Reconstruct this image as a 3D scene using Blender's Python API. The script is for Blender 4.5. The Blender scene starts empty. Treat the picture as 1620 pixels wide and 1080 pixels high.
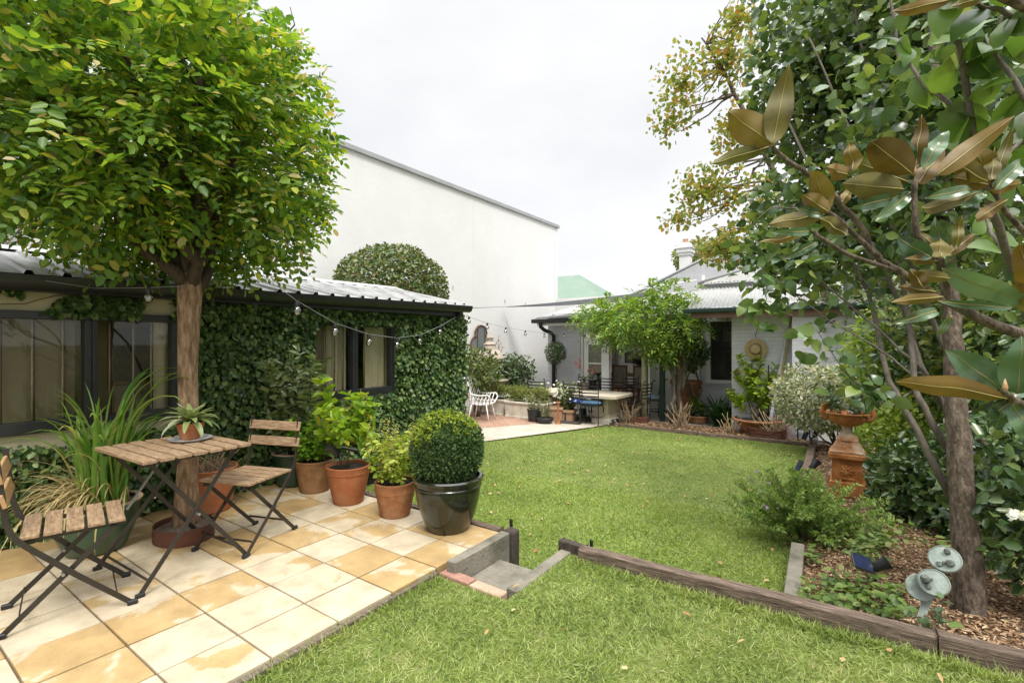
import bpy, math, random
import numpy as np
from mathutils import Vector, Matrix
random.seed(5); rng = np.random.default_rng(11)
PI = math.pi; R = math.radians
sc = bpy.context.scene; C = sc.collection
# ------------------------------------------------------------------ camera
A = R(34.9); CA, SA = math.cos(A), math.sin(A); H = 1.64; F = 775.0
cd = bpy.data.cameras.new('camera'); cam = bpy.data.objects.new('camera', cd); C.objects.link(cam)
cam.location = (0, 0, H); cam.rotation_euler = (R(90), 0, A)
cd.sensor_width = 36; cd.lens = 36 * F / 1620; cd.clip_start = 0.05; cd.clip_end = 500; cd.shift_y = -2 / 1620
sc.camera = cam
# ------------------------------------------------------------------ sky
w = bpy.data.worlds.new('World'); sc.world = w; w.use_nodes = True
nt = w.node_tree; nt.nodes.clear()
def N(tree, typ, **kw):
    n = tree.nodes.new(typ)
    for k, v in kw.items(): setattr(n, k, v)
    return n
SUN_AZ, SUN_EL = (0.72, -0.60), R(56)
sky = N(nt, 'ShaderNodeTexSky', sky_type='NISHITA'); sky.sun_disc = False; sky.sun_elevation = SUN_EL
sky.sun_rotation = math.atan2(SUN_AZ[0], SUN_AZ[1])
tc = N(nt, 'ShaderNodeTexCoord'); sep = N(nt, 'ShaderNodeSeparateXYZ'); nt.links.new(tc.outputs['Generated'], sep.inputs[0])
mr = N(nt, 'ShaderNodeMapRange', interpolation_type='SMOOTHSTEP')
mr.inputs[1].default_value = .60; mr.inputs[2].default_value = 1.0; mr.inputs[3].default_value = .685; mr.inputs[4].default_value = 4.2
nt.links.new(sep.outputs[2], mr.inputs[0])
mp = N(nt, 'ShaderNodeMapping'); mp.inputs['Scale'].default_value = (1, 1, 2.2); nt.links.new(tc.outputs['Generated'], mp.inputs[0])
nz = N(nt, 'ShaderNodeTexNoise'); nz.inputs['Scale'].default_value = 2.3; nz.inputs['Detail'].default_value = 5; nz.inputs['Roughness'].default_value = .5
nt.links.new(mp.outputs[0], nz.inputs['Vector'])
cr = N(nt, 'ShaderNodeValToRGB'); cr.color_ramp.elements[0].position = .3; cr.color_ramp.elements[1].position = .62
cr.color_ramp.elements[0].color = (.85, .862, .88, 1); cr.color_ramp.elements[1].color = (1.0, 1.0, 1.0, 1)
nt.links.new(nz.outputs['Fac'], cr.inputs[0])
ml = N(nt, 'ShaderNodeVectorMath', operation='SCALE'); nt.links.new(cr.outputs[0], ml.inputs[0]); nt.links.new(mr.outputs[0], ml.inputs['Scale'])
bg1 = N(nt, 'ShaderNodeBackground'); bg1.inputs[1].default_value = 1.0; nt.links.new(ml.outputs[0], bg1.inputs[0])
bg2 = N(nt, 'ShaderNodeBackground'); bg2.inputs[1].default_value = .05; nt.links.new(sky.outputs[0], bg2.inputs[0])
ms = N(nt, 'ShaderNodeMixShader'); ms.inputs[0].default_value = .12
nt.links.new(bg1.outputs[0], ms.inputs[1]); nt.links.new(bg2.outputs[0], ms.inputs[2])
wo = N(nt, 'ShaderNodeOutputWorld'); nt.links.new(ms.outputs[0], wo.inputs[0])
sl = bpy.data.lights.new('sun', 'SUN'); sl.energy = 1.7; sl.angle = R(16); sl.color = (1, .95, .86)
so = bpy.data.objects.new('sun', sl); C.objects.link(so)
_sd = Vector((SUN_AZ[0], SUN_AZ[1], 0)).normalized() * math.cos(SUN_EL) + Vector((0, 0, math.sin(SUN_EL)))
so.rotation_euler = (-_sd).to_track_quat('-Z', 'Y').to_euler(); so.location = _sd * 30
sc.view_settings.view_transform = 'Standard'; sc.view_settings.look = 'None'; sc.view_settings.exposure = 0.74; sc.view_settings.gamma = 1
sc.cycles.max_bounces = 8; sc.cycles.transparent_max_bounces = 12; sc.cycles.diffuse_bounces = 4; sc.cycles.glossy_bounces = 3
# ------------------------------------------------------------------ placing helpers (photo pixel -> point on a world plane)
_r = np.array([CA, SA, 0]); _f = np.array([-SA, CA, 0]); _u = np.array([0, 0, 1.0]); _o = np.array([0, 0, H])
def ray(x, y): return (x - 810) / F * _r + _f - (y - 538) / F * _u
def gp(x, y, z=0.0): q = ray(x, y); return _o + (z - H) / q[2] * q
def xp(x, y, X): q = ray(x, y); return _o + X / q[0] * q
def yp(x, y, Y): q = ray(x, y); return _o + Y / q[1] * q
def dp(x, y, d): return _o + d * ray(x, y)
def lawn_z(y): return -0.22 * min(max((y - 3.0) / 7.0, 0), 1)
def bed_z(y): return .27 + (-.18 - .27) * min(max((y - 3.0) / 6.8, 0), 1)
# ------------------------------------------------------------------ materials
def srgb(*c): return tuple(((v / 255) / 12.92 if v / 255 <= .04045 else ((v / 255 + .055) / 1.055) ** 2.4) for v in c)
def newmat(name):
    m = bpy.data.materials.new(name); m.use_nodes = True; m.node_tree.nodes.clear(); return m, m.node_tree
def ramp(t, cols, pos=None):
    r = N(t, 'ShaderNodeValToRGB'); e = r.color_ramp.elements
    while len(e) < len(cols): e.new(.5)
    for i, c in enumerate(cols):
        e[i].position = (pos[i] if pos else i / max(1, len(cols) - 1)); e[i].color = (*c, 1)
    return r
def pm(name, cols, scale=8, rough=.7, bump=.15, bscale=None, metal=0, stretch=(1, 1, 1), pos=None, island=0, detail=6, spec=.5, coat=0):
    m, t = newmat(name); o = N(t, 'ShaderNodeOutputMaterial'); p = N(t, 'ShaderNodeBsdfPrincipled')
    t.links.new(p.outputs[0], o.inputs[0])
    c = N(t, 'ShaderNodeTexCoord'); mpn = N(t, 'ShaderNodeMapping'); mpn.inputs['Scale'].default_value = stretch
    t.links.new(c.outputs['Object'], mpn.inputs[0])
    n = N(t, 'ShaderNodeTexNoise'); n.inputs['Scale'].default_value = scale; n.inputs['Detail'].default_value = detail; n.inputs['Roughness'].default_value = .62
    t.links.new(mpn.outputs[0], n.inputs['Vector'])
    fac = n.outputs['Fac']
    if island:
        g = N(t, 'ShaderNodeNewGeometry'); ma = N(t, 'ShaderNodeMath', operation='MULTIPLY_ADD'); ma.inputs[1].default_value = island; 
        t.links.new(g.outputs['Random Per Island'], ma.inputs[0])
        mb = N(t, 'ShaderNodeMath', operation='SUBTRACT'); t.links.new(fac, mb.inputs[0]); mb.inputs[1].default_value = island / 2
        t.links.new(mb.outputs[0], ma.inputs[2]); fac = ma.outputs[0]
    r = ramp(t, cols, pos or ([.3 + .4 * i / max(1, len(cols) - 1) for i in range(len(cols))])); t.links.new(fac, r.inputs[0])
    t.links.new(r.outputs[0], p.inputs['Base Color'])
    p.inputs['Roughness'].default_value = rough; p.inputs['Metallic'].default_value = metal; p.inputs['Specular IOR Level'].default_value = spec
    if coat: p.inputs['Coat Weight'].default_value = coat; p.inputs['Coat Roughness'].default_value = .12
    if bump:
        n2 = N(t, 'ShaderNodeTexNoise'); n2.inputs['Scale'].default_value = bscale or scale * 3; n2.inputs['Detail'].default_value = 5
        t.links.new(mpn.outputs[0], n2.inputs['Vector'])
        b = N(t, 'ShaderNodeBump'); b.inputs['Strength'].default_value = bump; b.inputs['Distance'].default_value = .02
        t.links.new(n2.outputs['Fac'], b.inputs['Height']); t.links.new(b.outputs[0], p.inputs['Normal'])
    return m
def lm(name, cols, pos=None, rough=.42, trans=.38, tint=1.25, spec=.4, back=None, brough=.75, patch=0, pscale=1.0, mottle=0):
    """leaf: colour by leaf (random per island), part of the light passes through"""
    m, t = newmat(name); o = N(t, 'ShaderNodeOutputMaterial'); p = N(t, 'ShaderNodeBsdfPrincipled')
    g = N(t, 'ShaderNodeNewGeometry'); r = ramp(t, cols, pos); fac = g.outputs['Random Per Island']
    if patch:
        cpo = N(t, 'ShaderNodeTexCoord'); npo = N(t, 'ShaderNodeTexNoise'); npo.inputs['Scale'].default_value = pscale; npo.inputs['Detail'].default_value = 4; t.links.new(cpo.outputs['Object'], npo.inputs['Vector'])
        mpo = N(t, 'ShaderNodeMath', operation='MULTIPLY_ADD', use_clamp=True); mpo.inputs[1].default_value = patch * 2.4; mpo.inputs[2].default_value = -patch * 1.2; t.links.new(npo.outputs['Fac'], mpo.inputs[0])
        apo = N(t, 'ShaderNodeMath', operation='MULTIPLY_ADD', use_clamp=True); apo.inputs[1].default_value = 1 - patch * .3; t.links.new(fac, apo.inputs[0]); spo = N(t, 'ShaderNodeMath', operation='MULTIPLY_ADD'); spo.inputs[1].default_value = patch * 2.4; spo.inputs[2].default_value = -patch * 1.2; t.links.new(npo.outputs['Fac'], spo.inputs[0]); t.links.new(spo.outputs[0], apo.inputs[2]); t.nodes.remove(mpo); fac = apo.outputs[0]
    t.links.new(fac, r.inputs[0]); col = r.outputs[0]
    if back:
        mx = N(t, 'ShaderNodeMixRGB'); rb_ = ramp(t, [tuple(v * .5 for v in back), tuple(v * .95 for v in back), (.115, .115, .025), tuple(v * 1.25 for v in back)]); t.links.new(g.outputs['Random Per Island'], rb_.inputs[0]); t.links.new(rb_.outputs[0], mx.inputs[2]); t.links.new(g.outputs['Backfacing'], mx.inputs[0]); t.links.new(col, mx.inputs[1]); col = mx.outputs[0]
        rm = N(t, 'ShaderNodeMath', operation='MULTIPLY_ADD'); rm.inputs[1].default_value = brough - rough; rm.inputs[2].default_value = rough; t.links.new(g.outputs['Backfacing'], rm.inputs[0]); t.links.new(rm.outputs[0], p.inputs['Roughness'])
    if mottle:
        cm = N(t, 'ShaderNodeTexCoord'); nm = N(t, 'ShaderNodeTexNoise'); nm.inputs['Scale'].default_value = mottle; nm.inputs['Detail'].default_value = 6; t.links.new(cm.outputs['Object'], nm.inputs['Vector']); rmm = ramp(t, [(.45, .38, .30), (.9, .9, .9), (1.15, 1.15, 1.15)], [.30, .44, .70]); t.links.new(nm.outputs['Fac'], rmm.inputs[0])
        mm = N(t, 'ShaderNodeMixRGB', blend_type='MULTIPLY'); mm.inputs[0].default_value = 1; t.links.new(col, mm.inputs[1]); t.links.new(rmm.outputs[0], mm.inputs[2]); col = mm.outputs[0]
    t.links.new(col, p.inputs['Base Color'])
    if not back: p.inputs['Roughness'].default_value = rough
    p.inputs['Specular IOR Level'].default_value = spec
    tr = N(t, 'ShaderNodeBsdfTranslucent'); sc_ = N(t, 'ShaderNodeVectorMath', operation='MULTIPLY'); sc_.inputs[1].default_value = (tint * 1.15, tint * 1.1, tint * .6)
    t.links.new(col, sc_.inputs[0]); t.links.new(sc_.outputs[0], tr.inputs[0])
    mx = N(t, 'ShaderNodeMixShader'); mx.inputs[0].default_value = trans
    t.links.new(p.outputs[0], mx.inputs[1]); t.links.new(tr.outputs[0], mx.inputs[2]); t.links.new(mx.outputs[0], o.inputs[0])
    return m
def glass(name, tint=(.8, .85, .82), refl=1.0, base=.015):
    m, t = newmat(name); o = N(t, 'ShaderNodeOutputMaterial')
    a = N(t, 'ShaderNodeBsdfTransparent'); a.inputs[0].default_value = (*tint, 1); g = N(t, 'ShaderNodeBsdfGlossy'); g.inputs['Roughness'].default_value = .02
    f = N(t, 'ShaderNodeFresnel'); f.inputs[0].default_value = 1.5; k = N(t, 'ShaderNodeMath', operation='MULTIPLY_ADD', use_clamp=True); k.inputs[1].default_value = refl; k.inputs[2].default_value = base
    t.links.new(f.outputs[0], k.inputs[0]); x = N(t, 'ShaderNodeMixShader'); t.links.new(k.outputs[0], x.inputs[0])
    t.links.new(a.outputs[0], x.inputs[1]); t.links.new(g.outputs[0], x.inputs[2]); t.links.new(x.outputs[0], o.inputs[0]); return m
def brickmat(name, c1, c2, mortar, bump=.5, sx=(.23, .076), paint=True, axis='X', rough=.65, msize=.006):
    m, t = newmat(name); o = N(t, 'ShaderNodeOutputMaterial'); p = N(t, 'ShaderNodeBsdfPrincipled'); t.links.new(p.outputs[0], o.inputs[0])
    c = N(t, 'ShaderNodeTexCoord'); s = N(t, 'ShaderNodeSeparateXYZ'); t.links.new(c.outputs['Object'], s.inputs[0]); cb = N(t, 'ShaderNodeCombineXYZ')
    a, b = {'X': (0, 2), 'Y': (1, 2), 'Z': (0, 1)}[axis]
    t.links.new(s.outputs[a], cb.inputs[0]); t.links.new(s.outputs[b], cb.inputs[1])
    br = N(t, 'ShaderNodeTexBrick'); t.links.new(cb.outputs[0], br.inputs['Vector'])
    br.inputs['Scale'].default_value = 1; br.inputs['Brick Width'].default_value = sx[0]; br.inputs['Row Height'].default_value = sx[1]
    br.inputs['Mortar Size'].default_value = msize; br.inputs['Mortar Smooth'].default_value = .35
    br.inputs['Color1'].default_value = (*c1, 1); br.inputs['Color2'].default_value = (*c2, 1); br.inputs['Mortar'].default_value = (*mortar, 1)
    n = N(t, 'ShaderNodeTexNoise'); n.inputs['Scale'].default_value = 1.1; n.inputs['Detail'].default_value = 7; t.links.new(c.outputs['Object'], n.inputs['Vector'])
    rr = ramp(t, [(.97, .97, .965), (1.005, 1.005, 1.005)], [.35, .6]); t.links.new(n.outputs['Fac'], rr.inputs[0])
    mu = N(t, 'ShaderNodeMixRGB', blend_type='MULTIPLY'); mu.inputs[0].default_value = 1; t.links.new(br.outputs['Color'], mu.inputs[1]); t.links.new(rr.outputs[0], mu.inputs[2]); t.links.new(mu.outputs[0], p.inputs['Base Color'])
    p.inputs['Roughness'].default_value = rough
    n2 = N(t, 'ShaderNodeTexNoise'); n2.inputs['Scale'].default_value = 24; n2.inputs['Detail'].default_value = 4; t.links.new(c.outputs['Object'], n2.inputs['Vector'])
    ad = N(t, 'ShaderNodeMath', operation='MULTIPLY_ADD'); ad.inputs[1].default_value = -1; t.links.new(br.outputs['Fac'], ad.inputs[0]); t.links.new(n2.outputs['Fac'], ad.inputs[2])
    bp = N(t, 'ShaderNodeBump'); bp.inputs['Strength'].default_value = bump; bp.inputs['Distance'].default_value = .008; t.links.new(ad.outputs[0], bp.inputs['Height']); t.links.new(bp.outputs[0], p.inputs['Normal'])
    return m
M = {}
M['charcoal'] = pm('charcoal_paint', [(.012, .013, .015), (.022, .024, .027)], 6, .38, .05)
M['dgreen'] = pm('dark_green_paint', [(.008, .03, .024), (.014, .042, .034)], 6, .4, .05)
M['white'] = pm('white_paint', [(.64, .64, .63), (.74, .74, .73)], 5, .45, .05)
M['cream'] = pm('cream_render', [(.40, .36, .23), (.52, .47, .31)], 3, .85, .25, 30)
M['bigwall'] = brickmat('white_painted_brickwork', (.74, .74, .73), (.72, .72, .71), (.73, .73, .725), .28, axis='Y', msize=.004)
M['housebrick'] = brickmat('grey_white_painted_brick', (.60, .605, .65), (.555, .56, .605), (.535, .54, .585), .8, axis='X')
M['roofwhite'] = pm('weathered_white_roof_iron', [(.19, .14, .11), (.32, .32, .31), (.375, .375, .365)], 3.5, .5, .05, stretch=(3, 1, 1), pos=[.25, .42, .7])
M['roofgrey'] = pm('grey_roof_iron', [(.205, .21, .215), (.25, .25, .255)], 2, .5, .04)
M['roofzinc'] = pm('zinc_roof_iron', [(.17, .17, .17), (.34, .34, .34), (.45, .45, .45)], 3, .42, .05, stretch=(1, 4, 1), metal=.0)
M['greenroof'] = pm('pale_green_roof', [(.13, .20, .15), (.16, .235, .18)], 1.5, .6, .03)
M['coping'] = pm('grey_metal_coping', [(.30, .31, .32), (.38, .39, .40)], 2, .45, .02)
M['fascia'] = pm('reddish_brown_fascia', [(.20, .11, .09), (.29, .17, .14)], 5, .6, .1)
M['whitedoor'] = pm('fresh_white_gloss', [(.84, .84, .84), (.88, .88, .88)], 5, .35, .02)
M['glass'] = glass('window_glass', (.88, .88, .82), .45)
M['glassd'] = glass('dark_glass', (.4, .42, .4), 1.3)
M['curtain'] = pm('cream_curtain', [(.66, .61, .50), (.78, .73, .62)], 4, .9, .1)
M['blind'] = pm('olive_blind', [(.25, .22, .165), (.33, .29, .22)], 3, .9, .1)
M['bar'] = pm('bar_paint', [(.40, .33, .29), (.62, .57, .52)], 30, .5, .05)
M['barred'] = pm('bar_rust', [(.10, .035, .025), (.16, .06, .04)], 30, .5, .05)
M['gold'] = pm('gilt', [(.25, .13, .03), (.42, .24, .06)], 20, .4, .2)
M['picture'] = pm('dark_painting', [(.02, .025, .02), (.05, .055, .045), (.09, .08, .06)], 9, .6, .1)
M['teak'] = pm('weathered_teak', [(.19, .12, .065), (.33, .22, .13), (.45, .33, .205)], 7, .62, .25, 40, stretch=(2, 12, 12), island=.25)
M['teaky'] = pm('weathered_teak_cross', [(.19, .12, .065), (.33, .22, .13), (.45, .33, .205)], 7, .62, .25, 40, stretch=(2, 12, 12), island=.25)
M['tan'] = pm('honey_teak', [(.33, .19, .08), (.45, .28, .13)], 7, .6, .25, 40, stretch=(2, 12, 12))
M['iron'] = pm('dark_bronze_steel', [(.018, .014, .011), (.032, .026, .021)], 20, .42, .05)
M['black'] = pm('black_plastic', [(.010, .010, .011), (.018, .018, .020)], 20, .4, .03)
M['terra'] = pm('terracotta', [(.15, .075, .03), (.31, .125, .048), (.42, .24, .13)], 6, .85, .3, 30)
M['terrab'] = pm('mossy_terracotta', [(.11, .075, .028), (.27, .13, .048), (.40, .25, .13)], 6, .8, .2, 40)
M['terrao'] = pm('orange_terracotta', [(.25, .085, .032), (.37, .125, .048), (.41, .19, .095)], 5, .75, .2, 40)
M['terrap'] = pm('pale_terracotta', [(.36, .20, .12), (.50, .33, .22)], 6, .85, .2, 40)
M['gpot'] = pm('dark_green_glaze', [(.012, .035, .02), (.028, .06, .034)], 5, .35, .05, coat=.3)
M['gpot2'] = pm('mid_green_glaze', [(.03, .07, .035), (.06, .115, .06)], 5, .4, .05, coat=.3)
M['bpot'] = pm('black_olive_glaze', [(.006, .008, .005), (.012, .015, .008), (.026, .027, .011)], 2.5, .2, .03, coat=.4)
M['potrim'] = pm('bare_clay_rim', [(.34, .24, .15), (.48, .36, .24)], 9, .8, .15)
M['soil'] = pm('potting_soil', [(.018, .012, .008), (.05, .035, .024)], 40, 1, .8, 80)
M['soilp'] = pm('dry_soil', [(.10, .075, .055), (.22, .17, .13)], 40, 1, .8, 80)
M['rustring'] = pm('rusty_steel_edging', [(.075, .024, .013), (.13, .045, .024)], 8, .75, .15)
M['bark'] = pm('furrowed_bark', [(.09, .052, .028), (.26, .165, .095), (.44, .31, .20)], 9, .95, 1.0, 20, stretch=(4.5, 4.5, 1.0))
M['barkd'] = pm('dark_bark', [(.035, .025, .018), (.09, .065, .045)], 9, .95, .8, 18, stretch=(4, 4, 1))
M['barkg'] = pm('grey_brown_bark', [(.04, .03, .02), (.11, .08, .058), (.23, .18, .135)], 14, .92, 1.0, 22, stretch=(3, 3, 1))
M['barkl'] = pm('smooth_grey_stem', [(.07, .058, .045), (.17, .145, .115)], 10, .85, .4, 30, stretch=(3, 3, 1))
M['twig'] = pm('green_brown_twig', [(.09, .075, .04), (.17, .13, .08)], 10, .8, .2)
M['dry'] = pm('dry_straw', [(.22, .15, .08), (.38, .28, .165)], 20, .9, .2, island=.4)
M['conc'] = pm('old_concrete', [(.085, .08, .055), (.17, .155, .12), (.25, .225, .18)], 5, .92, .4, 50)
M['concl'] = pm('pale_concrete', [(.36, .33, .28), (.50, .46, .40)], 3, .92, .3, 50)
M['trough'] = pm('lichen_cast_stone', [(.42, .39, .30), (.62, .59, .50), (.70, .67, .60)], 4, .9, .3, 40)
M['brick1'] = pm('red_brick', [(.25, .13, .095), (.36, .20, .15)], 18, .9, .4, 60)
M['brick2'] = pm('tan_brick', [(.34, .23, .155), (.44, .31, .22)], 18, .9, .4, 60)
M['timber'] = pm('weathered_sleeper', [(.045, .032, .024), (.15, .105, .075), (.30, .225, .165)], 6, .9, .7, 20, stretch=(1.5, 16, 16))
M['timbery'] = pm('weathered_sleeper_long', [(.06, .045, .035), (.17, .13, .10), (.30, .24, .19)], 6, .9, .7, 20, stretch=(16, 1.5, 16))
M['timberd'] = pm('charred_post', [(.025, .02, .016), (.085, .065, .05)], 9, .95, .6, 25, stretch=(9, 9, 1.5))
M['postpale'] = pm('pale_lichen_post', [(.26, .25, .15), (.42, .40, .28)], 8, .9, .3, 30, stretch=(4, 4, 1))
M['steel'] = pm('brushed_steel', [(.30, .30, .31), (.42, .42, .43)], 8, .35, .03, metal=.8)
M['saucer'] = pm('blue_grey_ceramic', [(.48, .51, .57), (.60, .63, .67)], 6, .3, .02)
M['rust'] = pm('rusty_cast_iron', [(.17, .055, .014), (.36, .13, .03), (.46, .23, .09)], 7, .85, .35, 40)
M['rustp'] = pm('rust_with_pale_paint', [(.26, .085, .025), (.38, .22, .12), (.46, .40, .31)], 5, .85, .3, 40, pos=[.36, .5, .62])
M['bronze'] = pm('verdigris_bronze', [(.14, .17, .145), (.24, .285, .25), (.33, .36, .31)], 8, .6, .2, 50, metal=.25)
M['bronzed'] = pm('dark_bronze', [(.10, .11, .095), (.19, .205, .18)], 10, .5, .2, 50, metal=.4)
M['solar'] = pm('solar_cell', [(.012, .018, .045), (.03, .04, .085)], 60, .18, .02)
M['solarg'] = pm('grey_solar_cell', [(.06, .065, .075), (.09, .095, .11)], 60, .3, .02)
M['bulb'] = pm('frosted_bulb', [(.72, .70, .65), (.84, .82, .78)], 10, .12, 0); M['bulbg'] = glass('bulb_glass', (.90, .87, .80), 1.6, .16)
M['wire'] = pm('wire_grey', [(.14, .14, .14), (.22, .22, .22)], 10, .5, 0)
M['sail'] = pm('dark_shade_cloth', [(.018, .019, .022), (.03, .031, .034)], 6, .85, .1)
M['blue'] = pm('blue_cushion', [(.05, .12, .22), (.08, .17, .29)], 6, .85, .1)
M['bluep'] = pm('blue_patterned_cushion', [(.006, .03, .24), (.015, .06, .36), (.5, .55, .68)], 16, .8, .1, pos=[.4, .56, .66], detail=1)
M['bluel'] = pm('pale_blue_cushion', [(.24, .32, .45), (.34, .42, .54)], 6, .85, .1)
M['navy'] = pm('blue_black_iron', [(.008, .012, .022), (.014, .02, .034)], 9, .4, .03)
M['stone'] = pm('sandstone', [(.42, .36, .27), (.55, .49, .39)], 5, .88, .25, 40)
M['stonep'] = pm('pinkish_stone', [(.30, .25, .20), (.46, .39, .33)], 7, .9, .35, 40)
M['floorwood'] = pm('polished_floor', [(.16, .07, .03), (.26, .12, .05)], 4, .3, .05, stretch=(14, 1, 1))
M['innerwall'] = pm('inner_wall_paint', [(.66, .66, .67), (.72, .72, .73)], 2, .8, .05)
M['diningwood'] = pm('dining_chair_oak', [(.16, .075, .03), (.24, .12, .05)], 8, .5, .1)
M['linen'] = pm('linen_upholstery', [(.34, .29, .23), (.42, .37, .30)], 12, .9, .1)
M['straw'] = pm('woven_straw', [(.34, .25, .12), (.48, .38, .20)], 30, .85, .5, 90)
M['bluepole'] = pm('blue_plastic', [(.01, .03, .16), (.018, .05, .24)], 9, .5, .03)
M['yelpole'] = pm('mustard_pole', [(.22, .17, .06), (.30, .24, .10)], 9, .6, .05)
M['mirror'] = pm('mirror_glass', [(.20, .225, .22), (.27, .29, .285)], 2, .08, 0, metal=.25)
M['rustframe'] = pm('rusty_iron_frame', [(.09, .035, .022), (.16, .075, .05)], 12, .8, .2)
M['blackpot'] = pm('black_nursery_pot', [(.012, .013, .014), (.024, .025, .027)], 9, .5, .03)
# ------------------------------------------------------------------ mesh building
def thing(name, label, cat, loc=(0, 0, 0), rz=0.0, group=None):
    o = bpy.data.objects.new(name, None); C.objects.link(o); o.location = loc; o.rotation_euler = (0, 0, rz)
    o.empty_display_size = .1; o['label'] = label; o['category'] = cat
    if group: o['group'] = group
    return o
def tag(o, label=None, cat=None, group=None, kind=None):
    if label: o['label'] = label
    if cat: o['category'] = cat
    if group: o['group'] = group
    if kind: o['kind'] = kind
    return o
def world_loc(o):
    v = Vector((0, 0, 0))
    while o: v += o.location; o = o.parent
    return v
class MB:
    def __init__(s, w=False): s.v = []; s.f = []; s.w = w          # w: coordinates are in the world, shifted to the parent on build
    def add(s, vs, fs):
        b = len(s.v); s.v += [tuple(map(float, p)) for p in vs]; s.f += [tuple(i + b for i in f) for f in fs]; return s
    def box(s, a, b, rz=0, about=None, ch=0.0):
        (x0, y0, z0), (x1, y1, z1) = a, b
        vs = [(x0, y0, z0), (x1, y0, z0), (x1, y1, z0), (x0, y1, z0), (x0, y0, z1), (x1, y0, z1), (x1, y1, z1), (x0, y1, z1)]
        if rz:
            cx, cy = about if about else ((x0 + x1) / 2, (y0 + y1) / 2); c, sn = math.cos(rz), math.sin(rz)
            vs = [(cx + (x - cx) * c - (y - cy) * sn, cy + (x - cx) * sn + (y - cy) * c, z) for x, y, z in vs]
        return s.add(vs, [(0, 3, 2, 1), (4, 5, 6, 7), (0, 1, 5, 4), (1, 2, 6, 5), (2, 3, 7, 6), (3, 0, 4, 7)])
    def obox(s, c, ax, ay, az):                                   # oriented box: centre and half-axis vectors
        c, ax, ay, az = map(np.array, (c, ax, ay, az))
        vs = [c + i * ax + j * ay + k * az for k in (-1, 1) for i, j in ((-1, -1), (1, -1), (1, 1), (-1, 1))]
        return s.add(vs, [(0, 3, 2, 1), (4, 5, 6, 7), (0, 1, 5, 4), (1, 2, 6, 5), (2, 3, 7, 6), (3, 0, 4, 7)])
    def bar(s, a, b, wd, th, up=(0, 0, 1)):                        # flat bar from a to b
        a, b = np.array(a, float), np.array(b, float); d = b - a; L = np.linalg.norm(d); d /= L
        sd = np.cross(d, np.array(up, float)); n = np.linalg.norm(sd)
        sd = sd / n if n > 1e-6 else np.array([1., 0, 0]); u = np.cross(sd, d)
        return s.obox((a + b) / 2, d * L / 2, sd * wd / 2, u * th / 2)
    def tube(s, pts, rad, n=8, cap=True, wob=0.0):
        pts = [np.array(p, float) for p in pts]; m = len(pts)
        if np.isscalar(rad): rad = [rad] * m
        vs = []; prev = None
        for i, p in enumerate(pts):
            d = pts[min(i + 1, m - 1)] - pts[max(i - 1, 0)]; d = d / (np.linalg.norm(d) + 1e-9)
            if prev is None:
                ref = np.array([1., 0, 0]) if abs(d[0]) < .8 else np.array([0, 1., 0]); a = np.cross(d, ref)
            else: a = prev - d * (prev @ d)
            a /= np.linalg.norm(a); prev = a; b = np.cross(d, a)
            for k in range(n):
                t = 2 * PI * k / n; rr = rad[i] * (1 + wob * (random.random() - .5)); vs.append(p + rr * (math.cos(t) * a + math.sin(t) * b))
        fs = [(i * n + k, i * n + (k + 1) % n, (i + 1) * n + (k + 1) % n, (i + 1) * n + k) for i in range(m - 1) for k in range(n)]
        if cap: fs += [tuple(range(n - 1, -1, -1)), tuple(range((m - 1) * n, m * n))]
        return s.add(vs, fs)
    def lathe(s, prof, c=(0, 0, 0), n=28, sq=False, cap=(True, True)):
        vs = []; m = len(prof)
        for r, z in prof:
            for k in range(n):
                t = 2 * PI * (k + (.5 if sq else 0)) / n; vs.append((c[0] + r * math.cos(t), c[1] + r * math.sin(t), c[2] + z))
        fs = [(i * n + k, i * n + (k + 1) % n, (i + 1) * n + (k + 1) % n, (i + 1) * n + k) for i in range(m - 1) for k in range(n)]
        if cap[0]: fs.append(tuple(range(n - 1, -1, -1)))
        if cap[1]: fs.append(tuple(range((m - 1) * n, m * n)))
        return s.add(vs, fs)
    def sphere(s, c, r, n=12, m=8, sc_=(1, 1, 1)):
        vs = [(c[0], c[1], c[2] - r * sc_[2])]
        for i in range(1, m):
            a = PI * i / m - PI / 2
            for k in range(n): t = 2 * PI * k / n; vs.append((c[0] + r * sc_[0] * math.cos(a) * math.cos(t), c[1] + r * sc_[1] * math.cos(a) * math.sin(t), c[2] + r * sc_[2] * math.sin(a)))
        vs.append((c[0], c[1], c[2] + r * sc_[2])); fs = [(0, 1 + (k + 1) % n, 1 + k) for k in range(n)]
        for i in range(m - 2):
            for k in range(n): a = 1 + i * n; fs.append((a + k, a + (k + 1) % n, a + n + (k + 1) % n, a + n + k))
        L = len(vs) - 1; a = 1 + (m - 2) * n; fs += [(a + k, a + (k + 1) % n, L) for k in range(n)]
        return s.add(vs, fs)
    def prism(s, poly, z0, z1):
        n = len(poly); vs = [(x, y, z0) for x, y in poly] + [(x, y, z1) for x, y in poly]
        return s.add(vs, [tuple(range(n - 1, -1, -1)), tuple(range(n, 2 * n))] + [(k, (k + 1) % n, n + (k + 1) % n, n + k) for k in range(n)])
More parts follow.
